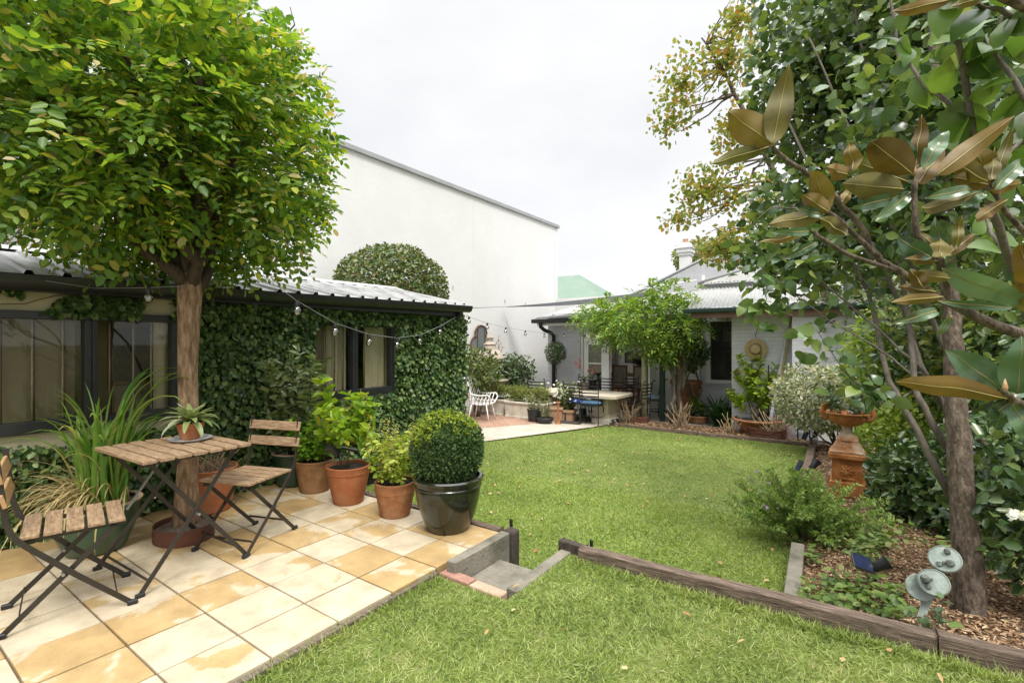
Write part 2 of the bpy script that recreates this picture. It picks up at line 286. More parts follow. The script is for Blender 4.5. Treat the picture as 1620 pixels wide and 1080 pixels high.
    def build(s, name, mat, parent=None, smooth=False, bevel=0.0, seg=2):
        vs = s.v
        if s.w and parent: l = world_loc(parent); vs = [(x - l.x, y - l.y, z - l.z) for x, y, z in vs]
        me = bpy.data.meshes.new(name); me.from_pydata(vs, [], s.f); me.update()
        o = bpy.data.objects.new(name, me); C.objects.link(o); me.materials.append(M[mat] if isinstance(mat, str) else mat)
        if parent: o.parent = parent
        if smooth: me.shade_smooth()
        if smooth == 2: me.set_sharp_from_angle(angle=R(38))
        if bevel:
            b = o.modifiers.new('bevel', 'BEVEL'); b.width = bevel; b.segments = seg; b.limit_method = 'ANGLE'; b.angle_limit = R(35)
        return o
def np_mesh(name, V, tris_or_quads, mat, parent=None, smooth=False):
    """V (n,3); faces (m,k) array"""
    V = np.asarray(V, np.float32)
    if parent: l = world_loc(parent); V = V - np.array([l.x, l.y, l.z], np.float32)
    Fc = np.asarray(tris_or_quads, np.int32); m, k = Fc.shape
    me = bpy.data.meshes.new(name); me.vertices.add(len(V)); me.vertices.foreach_set('co', V.ravel())
    me.loops.add(m * k); me.loops.foreach_set('vertex_index', Fc.ravel())
    me.polygons.add(m); me.polygons.foreach_set('loop_start', np.arange(0, m * k, k, dtype=np.int32))
    me.update(calc_edges=True); me.validate()
    if smooth: me.shade_smooth()
    o = bpy.data.objects.new(name, me); C.objects.link(o); me.materials.append(M[mat] if isinstance(mat, str) else mat)
    if parent: o.parent = parent
    return o
# ------------------------------------------------------------------ leaves
SH = {  # template: points (t along, w across, h along normal), quads/tris
 'r': ([(0, 0, 0), (.42, .5, .08), (1, 0, -.04), (.42, -.5, .08)], [(0, 1, 2), (0, 2, 3)]),
 'o': ([(0, 0, 0), (.22, .40, .06), (.68, .42, .05), (1, 0, -.10), (.68, -.42, .05), (.22, -.40, .06)], [(0, 3, 2, 1), (0, 5, 4, 3)]),
 'h': ([(0, 0, 0), (.10, .30, .05), (.10, 0, .0), (.10, -.30, .05), (.34, .5, .07), (.34, 0, .02), (.34, -.5, .07), (.62, .42, .04), (.62, 0, .0), (.62, -.42, .04), (.86, .18, -.06), (.86, 0, -.08), (.86, -.18, -.06), (1, 0, -.16)],
       [(0, 2, 1), (0, 3, 2)] + [q for r in (1, 4, 7) for c in (0, 1) for q in ((r + c, r + c + 1, r + c + 4), (r + c, r + c + 4, r + c + 3))] + [(10, 11, 13), (11, 12, 13)]),
 'b': ([(0, .5, 0), (0, -.5, 0), (.55, -.38, .12), (.55, .38, .12), (1, .02, .02), (1, -.02, .02)], [(0, 1, 2, 3), (3, 2, 5, 4)]),
}
def unit(v): return v / (np.linalg.norm(v, axis=-1, keepdims=True) + 1e-9)
def leafverts(P, T, Nn, L, W, shape='r'):
    P = np.asarray(P, float); n = len(P); T = unit(T); Nn = unit(Nn - T * (Nn * T).sum(1, keepdims=True)); B = np.cross(Nn, T)
    L = np.broadcast_to(np.asarray(L, float), (n,))[:, None]; W = np.broadcast_to(np.asarray(W, float), (n,))[:, None]
    tp, fc = SH[shape]; k = len(tp)
    V = np.stack([P + T * (t * L) + B * (w_ * W) + Nn * (h * L) for t, w_, h in tp], 1).reshape(-1, 3)
    Fc = (np.arange(n)[:, None, None] * k + np.array(fc)[None]).reshape(-1, len(fc[0]))
    return V, Fc
def leaves(name, P, T, Nn, L, W, mat, parent=None, shape='r'):
    V, Fc = leafverts(P, T, Nn, L, W, shape); return np_mesh(name, V, Fc, mat, parent)
def rnd_dir(n): return unit(rng.normal(size=(n, 3)))
_ph = rng.uniform(0, 6.28, (12,)); _kd = rng.normal(size=(12, 3))
def lump(P, s):   # smooth pseudo noise in about -1..1
    return sum(np.sin((P @ _kd[i]) * s * (1 + .35 * i) + _ph[i]) / (1 + .25 * i) for i in range(8)) / 2.4
def crown_pts(n, c, rad, p=2.0, shell=.3, gap=.25, gs=3.0, zmin=None):
    """points through a (super)ellipsoid crown, denser near its surface, with gaps"""
    out = []; tot = 0
    c = np.array(c); rad = np.array(rad)
    while tot < n:
        q = rng.normal(size=(n * 2, 3)); q = q / ((np.abs(q) ** p).sum(1) ** (1 / p))[:, None]
        r = rng.uniform(0, 1, (len(q), 1)) ** shell
        bump = 1 + .10 * lump(q * rad, 2.2)[:, None]
        P = c + q * r * rad * bump
        ok = lump(P - c, gs) > -1.3 + gap * 1.6
        if zmin is not None: ok &= P[:, 2] > zmin
        P = P[ok]; out.append(P); tot += len(P)
    return np.concatenate(out)[:n]
def crown(name, c, rad, n, L, W, mat, parent, p=2.0, shell=.3, gap=.25, gs=3.0, shape='r', up=.5, out=.7, droop=.2, jit=.35, zmin=None):
    P = crown_pts(n, c, rad, p, shell, gap, gs, zmin); O = unit((P - np.array(c)) / np.array(rad))
    T = unit(O * out + rnd_dir(n) + np.array([0, 0, -droop])); Nn = unit(rnd_dir(n) * .8 + np.array([0, 0, up]) + O * .5)
    s = 1 + jit * rng.uniform(-1, 1, n)
    return leaves(name, P, T, Nn, L * s, W * s, mat, parent, shape)
def pinnate(P, D, Nn, length, nl, L, W, shape='r', droop=.25):
    """compound leaves: nl pairs of leaflets along each rachis plus one at its tip"""
    n = len(P); D = unit(D); Nn = unit(Nn - D * (Nn * D).sum(1, keepdims=True)); B = np.cross(Nn, D)
    Ps, Ts, Ns, Ls = [], [], [], []
    for i in range(nl):
        t = (i + 1) / (nl + .6); base = P + D * (length * t) + np.array([0, 0, -1]) * (droop * length * t * t)
        for sgn in (1, -1):
            Ps.append(base); Ts.append(unit(B * sgn + D * .55 + rng.normal(size=(n, 3)) * .18)); Ns.append(Nn + rng.normal(size=(n, 3)) * .25); Ls.append(np.full(n, 1 - .25 * abs(t - .5)))
    Ps.append(P + D * length + np.array([0, 0, -1]) * droop * length); Ts.append(D + np.array([0, 0, -droop])); Ns.append(Nn); Ls.append(np.ones(n))
    k = np.concatenate(Ls) * rng.uniform(.8, 1.15, n * (2 * nl + 1)) * np.tile(rng.uniform(.62, 1.2, n), 2 * nl + 1)
    return leafverts(np.concatenate(Ps), np.concatenate(Ts), np.concatenate(Ns), L * k, W * k, shape)
def wig(a, b, n=6, amp=.06, sag=0.0):
    a, b = np.array(a, float), np.array(b, float); L = np.linalg.norm(b - a)
    return [a + (b - a) * t + (rng.normal(size=3) * amp * L * math.sin(PI * t) if 0 < t < 1 else 0) + np.array([0, 0, -sag * L * math.sin(PI * t)]) for t in np.linspace(0, 1, n)]
def taper(r0, r1, n): return [r0 + (r1 - r0) * i / (n - 1) for i in range(n)]
def limb(parent, a, b, r0, r1, mat, name='branch', n=6, amp=.05, sides=7, sag=0, wob=0.1):
    return MB(True).tube(wig(a, b, n, amp, sag), taper(r0, r1, n), sides, wob=wob).build(name, mat, parent, smooth=True)
def V3(a): return tuple(float(x) for x in a)
# ================================================================== SETTING
def sheet(name, poly, zf, mat, parent=None, kind='structure', res=None):
    v = [(x, y, zf(x, y)) for x, y in poly]; o = MB().add(v, [tuple(range(len(v)))]).build(name, mat, parent)
    if kind and not parent: o['kind'] = kind
    return o
def gridsheet(name, x0, x1, y0, y1, nx, ny, zf, mat):
    xs = np.linspace(x0, x1, nx); ys = np.linspace(y0, y1, ny); v = [(x, y, zf(x, y)) for y in ys for x in xs]
    f = [(j * nx + i, j * nx + i + 1, (j + 1) * nx + i + 1, (j + 1) * nx + i) for j in range(ny - 1) for i in range(nx - 1)]
    o = MB().add(v, f).build(name, mat, smooth=True); o['kind'] = 'structure'; return o
M['earth'] = pm('garden_earth', [(.05, .045, .025), (.11, .10, .05)], 2, 1, .4)
M['lawnsoil'] = pm('lawn_thatch', [(.075, .10, .022), (.12, .155, .035), (.20, .185, .08)], 5, 1, .5, 60, pos=[.3, .55, .75])
M['mulchbase'] = pm('mulch', [(.05, .028, .015), (.14, .085, .05), (.24, .16, .10)], 30, 1, 1.0, 60)
M['pbed'] = pm('paving_joint', [(.09, .06, .035), (.16, .11, .06)], 20, 1, .3)
M['paver'] = brickmat('red_clay_pavers', (.34, .19, .13), (.42, .26, .18), (.17, .11, .08), .8, (.21, .105), axis='Z', rough=.9, msize=.008)
M['terrace'] = pm('terrace_concrete', [(.24, .215, .18), (.36, .32, .27)], 2.5, .92, .25, 40)
M['path'] = pm('path_concrete', [(.33, .285, .225), (.41, .36, .29), (.46, .41, .345)], 2.5, .92, .25, 40)
sheet('ground', [(-250, -250), (250, -250), (250, 250), (-250, 250)], lambda x, y: -.5, 'earth')
# front lawn (upper level), back lawn (falls gently to the house)
def flz(x, y): return .250 + .006 * math.sin(3 * x + 2 * y) + .005 * math.sin(5.1 * y - 2 * x)
gridsheet('front_lawn', -2.02, 3.6, -2.2, 2.13, 30, 26, flz, 'lawnsoil'); gridsheet('front_lawn', -1.52, 3.6, 2.13, 2.83, 26, 8, flz, 'lawnsoil')
def blz(x, y): return lawn_z(y) + .006 * math.sin(2.3 * x + 1.1 * y)
gridsheet('back_lawn', -6.6, -.25, 2.7, 9.99, 24, 36, blz, 'lawnsoil')
pz = lambda o: (lambda x, y: lawn_z(y) + o)
sheet('concrete_path', [(-5.62, 5.15), (-5.2, 6.6), (-4.46, 9.5), (-4.40, 9.99), (-9.0, 9.99), (-9.0, 5.15)], pz(.025), 'path')
sheet('brick_paving', [(-6.75, 5.3), (-6.42, 6.8), (-5.60, 9.22), (-5.62, 9.62), (-8.45, 9.62), (-8.45, 5.3)], pz(.029), 'paver')
sheet('house_terrace', [(-9, 9.99), (-4.40, 9.99), (-4.40, 10.8), (-2.05, 10.8), (-2.05, 12.28), (-9, 12.28)], lambda x, y: -.195, 'terrace')
def bedz(x, y):
    t = min(max((x + .42) / .75, 0), 1); t = t * t * (3 - 2 * t); lo = lawn_z(y) + .05
    return lo + (bed_z(y) - lo) * t + .012 * math.sin(4 * x + 3 * y) + .01 * math.sin(7 * y - 3 * x)
gridsheet('garden_bed', -.33, 5.5, 2.9, 5.1, 40, 20, bedz, 'mulchbase'); gridsheet('garden_bed', -.50, 5.5, 5.1, 10.3, 40, 40, bedz, 'mulchbase')
gridsheet('house_bed', -4.40, -.60, 9.97, 10.8, 26, 10, lambda x, y: -.185 + .012 * math.sin(9 * x + 5 * y), 'mulchbase')
# paving: concrete tiles, each with its own tone and wet stains
def tilemat():
    m, t = newmat('cream_paving'); o = N(t, 'ShaderNodeOutputMaterial'); p = N(t, 'ShaderNodeBsdfPrincipled'); t.links.new(p.outputs[0], o.inputs[0])
    c = N(t, 'ShaderNodeTexCoord'); g = N(t, 'ShaderNodeNewGeometry')
    n = N(t, 'ShaderNodeTexNoise'); n.inputs['Scale'].default_value = 2.6; n.inputs['Detail'].default_value = 6; n.inputs['Roughness'].default_value = .55; n.inputs['Distortion'].default_value = .5
    off = N(t, 'ShaderNodeVectorMath', operation='ADD'); cx = N(t, 'ShaderNodeCombineXYZ'); k = N(t, 'ShaderNodeMath', operation='MULTIPLY'); k.inputs[1].default_value = 37
    t.links.new(g.outputs['Random Per Island'], k.inputs[0]); t.links.new(k.outputs[0], cx.inputs[2]); t.links.new(c.outputs['Object'], off.inputs[0]); t.links.new(cx.outputs[0], off.inputs[1]); t.links.new(off.outputs[0], n.inputs['Vector'])
    ma = N(t, 'ShaderNodeMath', operation='MULTIPLY_ADD'); ma.inputs[1].default_value = .34; t.links.new(g.outputs['Random Per Island'], ma.inputs[0]); t.links.new(n.outputs['Fac'], ma.inputs[2])
    sp = N(t, 'ShaderNodeSeparateXYZ'); t.links.new(c.outputs['Object'], sp.inputs[0])          # the shaded wall side stays damp longer
    dm = N(t, 'ShaderNodeMapRange'); dm.inputs[1].default_value = -4.4; dm.inputs[2].default_value = -2.6; dm.inputs[3].default_value = .085; dm.inputs[4].default_value = -.02; t.links.new(sp.outputs[0], dm.inputs[0])
    ad = N(t, 'ShaderNodeMath', operation='ADD'); t.links.new(ma.outputs[0], ad.inputs[0]); t.links.new(dm.outputs[0], ad.inputs[1])
    r = ramp(t, [(.50, .43, .315), (.485, .405, .28), (.42, .295, .135), (.385, .26, .11)], [.3, .695, .725, .9]); t.links.new(ad.outputs[0], r.inputs[0])
    n2 = N(t, 'ShaderNodeTexNoise'); n2.inputs['Scale'].default_value = 7; n2.inputs['Detail'].default_value = 8; t.links.new(c.outputs['Object'], n2.inputs['Vector'])
    r2 = ramp(t, [(.80, .78, .76), (1.03, 1.03, 1.03)], [.34, .62]); t.links.new(n2.outputs['Fac'], r2.inputs[0])
    mu = N(t, 'ShaderNodeMixRGB', blend_type='MULTIPLY'); mu.inputs[0].default_value = 1; t.links.new(r.outputs[0], mu.inputs[1]); t.links.new(r2.outputs[0], mu.inputs[2])
    n4 = N(t, 'ShaderNodeTexNoise'); n4.inputs['Scale'].default_value = 160; t.links.new(c.outputs['Object'], n4.inputs['Vector'])
    r4 = ramp(t, [(.72, .70, .66), (1, 1, 1)], [.30, .42]); t.links.new(n4.outputs['Fac'], r4.inputs[0])
    mv = N(t, 'ShaderNodeMixRGB', blend_type='MULTIPLY'); mv.inputs[0].default_value = .8; t.links.new(mu.outputs[0], mv.inputs[1]); t.links.new(r4.outputs[0], mv.inputs[2]); t.links.new(mv.outputs[0], p.inputs['Base Color'])
    p.inputs['Roughness'].default_value = .8
    n3 = N(t, 'ShaderNodeTexNoise'); n3.inputs['Scale'].default_value = 90; t.links.new(c.outputs['Object'], n3.inputs['Vector'])
    b = N(t, 'ShaderNodeBump'); b.inputs['Strength'].default_value = .18; b.inputs['Distance'].default_value = .01; t.links.new(n3.outputs['Fac'], b.inputs['Height']); t.links.new(b.outputs[0], p.inputs['Normal'])
    return m
M['tile'] = tilemat()
TX = [-2.03, -2.318, -2.640, -2.960, -3.283, -3.605, -3.93, -4.25, -4.545]; TY = [-1.145, -.82, -.495, -.17, .155, .48, .805, 1.125, 1.455, 1.79, 2.13, 2.45, 2.78]
mb = MB()
for i in range(len(TX) - 1):
    for j in range(len(TY) - 1):
        g = .0045; z = .29 + random.uniform(-.0015, .0015); a = random.uniform(-.004, .004)
        mb.box((TX[i + 1] + g, TY[j] + g, .245), (TX[i] - g, TY[j + 1] - g, z), rz=a)
o = mb.build('patio_paving', 'tile', bevel=.004); o['kind'] = 'structure'
o = MB().box((-4.56, -1.2, .0), (-2.035, 2.785, .277)).build('patio_base', 'pbed'); o['kind'] = 'structure'
# ---- grass, mulch chips, fallen leaves (nobody could count them)
M['grass'] = lm('grass_blades', [(.075, .12, .026), (.18, .255, .052), (.275, .355, .082), (.38, .445, .15), (.50, .46, .25)], [0, .2, .5, .80, 1], rough=.55, trans=.35, tint=1.2, patch=.42, pscale=2.6)
M['grassb'] = lm('lawn_blades', [(.10, .155, .027), (.20, .29, .048), (.28, .38, .07), (.37, .44, .12), (.48, .43, .22)], [0, .2, .52, .84, 1], rough=.55, trans=.35, tint=1.2, patch=.42, pscale=1.3)
def grass(name, P, hgt, wd, mat, lean=.75):
    n = len(P); T = unit(rng.normal(size=(n, 3)) * np.array([lean, lean, .2]) + np.array([0, 0, .62])); Nn = rnd_dir(n) + np.array([0, 0, .3])
    k = rng.uniform(.6, 1.35, n); o = leaves(name, P, T, Nn, hgt * k, wd * rng.uniform(.75, 1.25, n), mat, None, 'b'); o['kind'] = 'stuff'; return o
def inpoly(P, poly):
    x, y = P[:, 0], P[:, 1]; ins = np.zeros(len(P), bool); j = len(poly) - 1
    for i in range(len(poly)):
        xi, yi = poly[i]; xj, yj = poly[j]; c = ((yi > y) != (yj > y)) & (x < (xj - xi) * (y - yi) / (yj - yi + 1e-12) + xi); ins ^= c; j = i
    return ins
def bald(P, s, k): return lump(P * np.array([1, 1, 0]), s) + rng.normal(size=len(P)) * .35 > k
n = 95000; P = np.stack([rng.uniform(-2.02, 1.7, n), rng.uniform(.35, 2.80, n), np.zeros(n)], 1)
dd = -SA * P[:, 0] + CA * P[:, 1]; P = P[(dd > .75) & bald(P, 4.0, -1.15)]
P = P[~((P[:, 0] < -1.50) & (P[:, 1] > 2.11))]
P[:, 2] = .250 + .006 * np.sin(3 * P[:, 0] + 2 * P[:, 1]) + .005 * np.sin(5.1 * P[:, 1] - 2 * P[:, 0])
grass('front_grass', P, .036, .0042, 'grass', .95)
LP = [(-4.50, 2.86), (-.35, 2.9), (-.38, 4.3), (-.52, 9.90), (-4.30, 9.90), (-4.44, 9.5), (-5.19, 6.6), (-5.6, 5.2), (-4.52, 5.2)]
def lawnpts(n, y0, y1): 
    P = np.stack([rng.uniform(-5.6, -.34, n), rng.uniform(y0, y1, n), np.zeros(n)], 1); P = P[inpoly(P, LP) & bald(P, 2.2, -1.35)]
    P = P[~((P[:, 0] > -2.03) & (P[:, 0] < -1.5) & (P[:, 1] < 2.9))]
    P[:, 2] = -.22 * np.clip((P[:, 1] - 3) / 7, 0, 1) + .006 * np.sin(2.3 * P[:, 0] + 1.1 * P[:, 1]); return P
P = np.concatenate([lawnpts(78000, 2.86, 5.2), lawnpts(62000, 5.2, 10)])
g_ = grass('back_grass', P, .030, .0062, 'grassb', 1.05)
# longer tufts against edges
n = 2600; t = rng.uniform(0, 1, n); P = np.stack([-1.45 + t * 2.6, 2.72 + t * .10 + rng.uniform(-.05, .01, n), np.full(n, .25)], 1); grass('edge_grass', P, .058, .005, 'grass', .6)
n = 1500; P = np.stack([-2.0 + rng.uniform(-.01, .05, n), rng.uniform(.2, 2.1, n), np.full(n, .25)], 1); grass('edge_grass', P, .05, .005, 'grass', .6)
M['chip'] = lm('bark_chips', [(.10, .05, .026), (.24, .14, .07), (.38, .245, .14), (.54, .40, .26), (.15, .085, .05)], rough=.9, trans=0, spec=.1)
def chips(name, x0, x1, y0, y1, n, L, zf, mat='chip'):
    P = np.stack([rng.uniform(x0, x1, n), rng.uniform(y0, y1, n), np.zeros(n)], 1); P[:, 2] = [zf(a, b) + random.uniform(.004, .02) for a, b, _ in P]
    T = unit(rng.normal(size=(n, 3)) * np.array([1, 1, .25])); Nn = rng.normal(size=(n, 3)) * .45 + np.array([0, 0, 1]); k = rng.uniform(.4, 1.5, n)
    o = leaves(name, P, T, Nn, L * k, L * .28 * rng.uniform(.6, 1.6, n), mat, None, 'o'); o['kind'] = 'stuff'; return o
chips('mulch_chips', -.30, 2.2, 2.98, 5.2, 30000, .029, bedz); chips('mulch_chips', -.49, 2.4, 5.2, 10.0, 16000, .042, bedz)
chips('mulch_chips', -4.38, -.6, 9.99, 10.75, 5000, .05, lambda x, y: -.18)
M['litter'] = lm('fallen_leaves', [(.34, .21, .08), (.45, .33, .15), (.30, .16, .06), (.50, .42, .24)], rough=.7, trans=.15)
P = lawnpts(240, 3.0, 9.9); n = len(P); P[:, 2] += .022; leaves('leaf_litter', P, unit(rng.normal(size=(n, 3)) * np.array([1, 1, .2])), rng.normal(size=(n, 3)) * .35 + np.array([0, 0, 1]), rng.uniform(.03, .07, n), rng.uniform(.02, .035, n), 'litter', None, 'o')['kind'] = 'stuff'
n = 22; P = np.stack([rng.uniform(-1.9, .5, n), rng.uniform(1.2, 2.7, n), np.full(n, .285)], 1); leaves('leaf_litter', P, unit(rng.normal(size=(n, 3)) * np.array([1, 1, .2])), rng.normal(size=(n, 3)) * .35 + np.array([0, 0, 1]), rng.uniform(.025, .05, n), rng.uniform(.015, .025, n), 'litter', None, 'o')['kind'] = 'stuff'
# ---- edging: sleepers, kerbs, step
def plank(name, a, b, wd, z0, z1, mat, label, cat='sleeper', group=None, wav=.004):
    a, b = np.array(a, float), np.array(b, float); d = b - a; L = np.linalg.norm(d); ang = math.atan2(d[1], d[0])
    o = thing(name, label, cat, (*((a + b) / 2), 0), ang, group); n = max(3, int(L / .18)); vs = []; fs = []
    for i in range(n):
        x = -L / 2 + L * i / (n - 1)
        for y, z in ((-wd / 2, z0), (wd / 2, z0), (wd / 2, z1), (-wd / 2, z1)): vs.append((x, y + random.uniform(-wav, wav), z + random.uniform(-wav, wav)))
    for i in range(n - 1):
        for k in range(4): fs.append((i * 4 + k, (i + 1) * 4 + k, (i + 1) * 4 + (k + 1) % 4, i * 4 + (k + 1) % 4))
    fs += [(3, 2, 1, 0), tuple((n - 1) * 4 + k for k in range(4))]
    # a plain mesh thing: drop the empty and tag the mesh itself
    bpy.data.objects.remove(o); m = MB().add(vs, fs).build(name, mat, bevel=.006); m.location = (*((a + b) / 2), 0); m.rotation_euler = (0, 0, ang)
    return tag(m, label, cat, group)
plank('timber_sleeper', (-1.42, 2.80), (.30, 2.885), .075, .10, .33, 'timber', 'long weathered sleeper edging the front lawn, from the concrete kerb to the bed')
plank('timber_sleeper', (.306, 2.886), (2.3, 3.0), .08, .10, .335, 'timber', 'weathered sleeper at the bottom right corner, below the tree trunk and mulch')
plank('timber_sleeper', (-1.60, 2.875), (-1.415, 2.855), .06, .05, .315, 'timberd', 'short charred stub of sleeper at the end of the concrete kerb')
plank('timber_sleeper', (-4.35, 9.93), (-2.5, 9.93), .07, -.28, -.145, 'timber', 'left sleeper along the far end of the back lawn, under the wisteria')
plank('timber_sleeper', (-2.49, 9.935), (-.62, 9.99), .07, -.28, -.15, 'timber', 'right sleeper along the far end of the back lawn, below the bowl planter')
plank('timber_sleeper', (-.50, 6.55), (-.565, 9.9), .10, -.3, -.07, 'timber', 'weathered sleeper between the back lawn and the urn bed, carrying two spotlights')
plank('timber_sleeper', (-2.55, 2.815), (-2.06, 2.815), .055, -.05, .302, 'timber', 'sleeper along the patio end behind the black glazed pot')
plank('timber_sleeper', (-4.50, 2.815), (-2.555, 2.815), .055, -.05, .298, 'timber', 'sleeper along the patio end behind the row of terracotta pots')
plank('timber_edging', (-2.012, .0), (-2.012, 2.10), .028, .10, .279, 'timbery', 'thin timber strip between the patio tiles and the front lawn', 'edging', wav=.002)
plank('timber_edging', (-4.585, -.9), (-4.585, 2.7), .05, .20, .325, 'timberd', 'dark mossy timber strip along the foot of the ivy wall', 'edging')
o = MB().box((-1.975, 2.715, -.10), (-1.885, 2.80, .345)).build('timber_post', 'timberd', bevel=.018, seg=3); tag(o, 'short charred timber post at the patio corner beside the concrete slab', 'post')
for (x, y, z, l) in ((-1.985, 2.835, .33, 'small black metal peg behind the charred patio corner post'), (-1.395, 2.90, .30, 'small black metal peg where the front sleeper begins')):
    o = MB().box((x - .009, y - .009, z - .25), (x - .002, y + .009, z + .05)).box((x + .002, y - .009, z - .25), (x + .009, y + .009, z + .045)).box((x - .002, y - .008, z - .25), (x + .002, y + .008, z + .02)).build('metal_peg', 'black', bevel=.002); tag(o, l, 'peg')
o = MB().box((-1.985, 2.165, -.05), (-1.915, 2.72, .335)).build('concrete_slab', 'conc', bevel=.007); tag(o, 'grey concrete slab on edge beside the patio corner', 'slab')
o = MB().box((-1.913, 2.205, -.05), (-1.592, 2.60, .200)).build('step_tread', 'conc', bevel=.006); tag(o, 'square concrete step between the slab and the kerb', 'step')
o = MB().box((-1.588, 2.22, -.05), (-1.51, 2.85, .262), rz=.0).build('concrete_kerb', 'conc', bevel=.006); tag(o, 'narrow concrete kerb on the lawn side of the step', 'kerb')
o = MB().box((-2.01, 2.125, .1), (-1.785, 2.20, .270), rz=-.02).build('edging_brick', 'brick1', bevel=.008); tag(o, 'red brick in the lawn in front of the step', 'brick')
o = MB().box((-1.775, 2.115, .1), (-1.555, 2.19, .268), rz=-.03).build('edging_brick', 'brick2', bevel=.008); tag(o, 'tan brick in the lawn in front of the step', 'brick')
o = MB().box((-.365, 2.95, -.1), (-.275, 4.35, .085), rz=.045).build('concrete_kerb', 'conc', bevel=.008); tag(o, 'pale concrete kerb running under the bushy daisy shrub', 'kerb')
# ================================================================== BUILDINGS
def corr(s, p00, p10, p01, p11, nw, amp, kind='sin', ps=6):
    """corrugated sheet: p00-p10 bottom edge (across the ribs), p01-p11 top edge"""
    p00, p10, p01, p11 = map(lambda p: np.array(p, float), (p00, p10, p01, p11)); nn = unit(np.cross(p10 - p00, p01 - p00)); 
    if nn[2] < 0: nn = -nn
    prof = []
    for i in range(nw):
        if kind == 'sin': prof += [((i + k / ps) / nw, amp * math.sin(2 * PI * k / ps)) for k in range(ps)]
        else: prof += [((i + t) / nw, h) for t, h in ((0, 0), (.36, 0), (.42, amp), (.58, amp), (.64, 0))]
    prof.append((1.0, 0)); b = len(s.v); vs = []
    for t, h in prof: vs += [p00 + (p10 - p00) * t + nn * h, p01 + (p11 - p01) * t + nn * h]
    return s.add(vs, [(2 * i, 2 * i + 2, 2 * i + 3, 2 * i + 1) for i in range(len(prof) - 1)])
# ---- neighbour's tall white wall building
t = thing('white_building', 'tall windowless white painted brick building behind the garden', 'building', (-8.5, 8.5, -.5))
MB(True).box((-15, 2.0, -.5), (-8.5, 14.97, 5.55)).build('wall', 'bigwall', t)
MB(True).box((-8.5, 10.335, -.5), (-8.497, 10.35, 5.55)).build('expansion_joint', 'white', t)
MB(True).box((-15.05, 1.9, 5.55), (-8.44, 15.03, 5.66)).build('coping', 'coping', t, bevel=.01)
MB(True).tube([(-8.47, 14.8, -.3), (-8.47, 14.8, 5.3)], .03, 8).build('drainpipe', 'white', t, smooth=True)
for z, y in ((2.95, 9.5), (2.75, 11.8), (2.72, 12.9), (2.9, 8.9)):
    MB(True).box((-8.5, y, z), (-8.485, y + .02, z + .10)).build('hook', 'coping', t)
# ---- green roofed house far behind
t = thing('green_roof_house', 'distant house with a plain pale green roof past the white building', 'house', (-12, 24, -.5))
MB(True).box((-17, 22.3, -.5), (-10.6, 25, 3.75)).build('wall', 'concl', t)
mb = MB(True); e = [(-17.4, 22, 3.7), (-10.2, 22, 3.75), (-10.2, 25.4, 3.75), (-17.4, 25.4, 3.7)]; r0, r1 = (-15.2, 23.7, 5.15), (-12.1, 23.7, 5.15)
mb.add(e + [r0, r1], [(0, 1, 5, 4), (1, 2, 5), (2, 3, 4, 5), (3, 0, 4), (3, 2, 1, 0)]).build('roof', 'greenroof', t)
MB(True).box((-17.45, 21.94, 3.60), (-10.15, 22.0, 3.72)).build('gutter', 'coping', t)
# ---- ivy covered outbuilding on the left
XF = -4.6
t = OB = thing('outbuilding', 'low ivy covered garden room with charcoal windows and zinc roof', 'building', (-6.2, 2.2, -.2))
Y0, Y1, ZT = -1.6, 5.22, 2.03
W1 = (-.75, 1.73, 1.035, 1.82); W2 = (2.96, 4.04, 1.04, 1.83)
mb = MB(True); xb = XF - .12
for y0, y1, z0, z1 in ((Y0, W1[0], -.3, ZT), (W1[0], W1[1], -.3, W1[2]), (W1[0], W1[1], W1[3], ZT), (W1[1], W2[0], -.3, ZT), (W2[0], W2[1], -.3, W2[2]), (W2[0], W2[1], W2[3], ZT), (W2[1], Y1, -.3, ZT)):
    mb.box((xb, y0, z0), (XF, y1, z1))
mb.box((-8.0, Y1 - .12, -.3), (xb - .001, Y1 - .001, ZT)).box((-8.0, Y0, -.3), (xb - .001, Y0 + .12, ZT)).box((-8.1, Y0, -.3), (-8.001, Y1 - .002, ZT))
mb.build('wall', 'cream', t)
MB(True).box((-7.99, Y0 + .13, .2), (xb - .01, Y1 - .13, .28)).build('floor', 'floorwood', t)
MB(True).box((-7.99, Y0 + .13, 1.985), (xb - .01, Y1 - .13, 2.02)).build('ceiling', 'cream', t)
MB(True).box((-5.95, 2.3, .28), (xb - .02, 2.36, 2.0)).box((-5.2, -1.3, .28), (-5.15, 2.299, 2.0)).build('partition', 'cream', t)
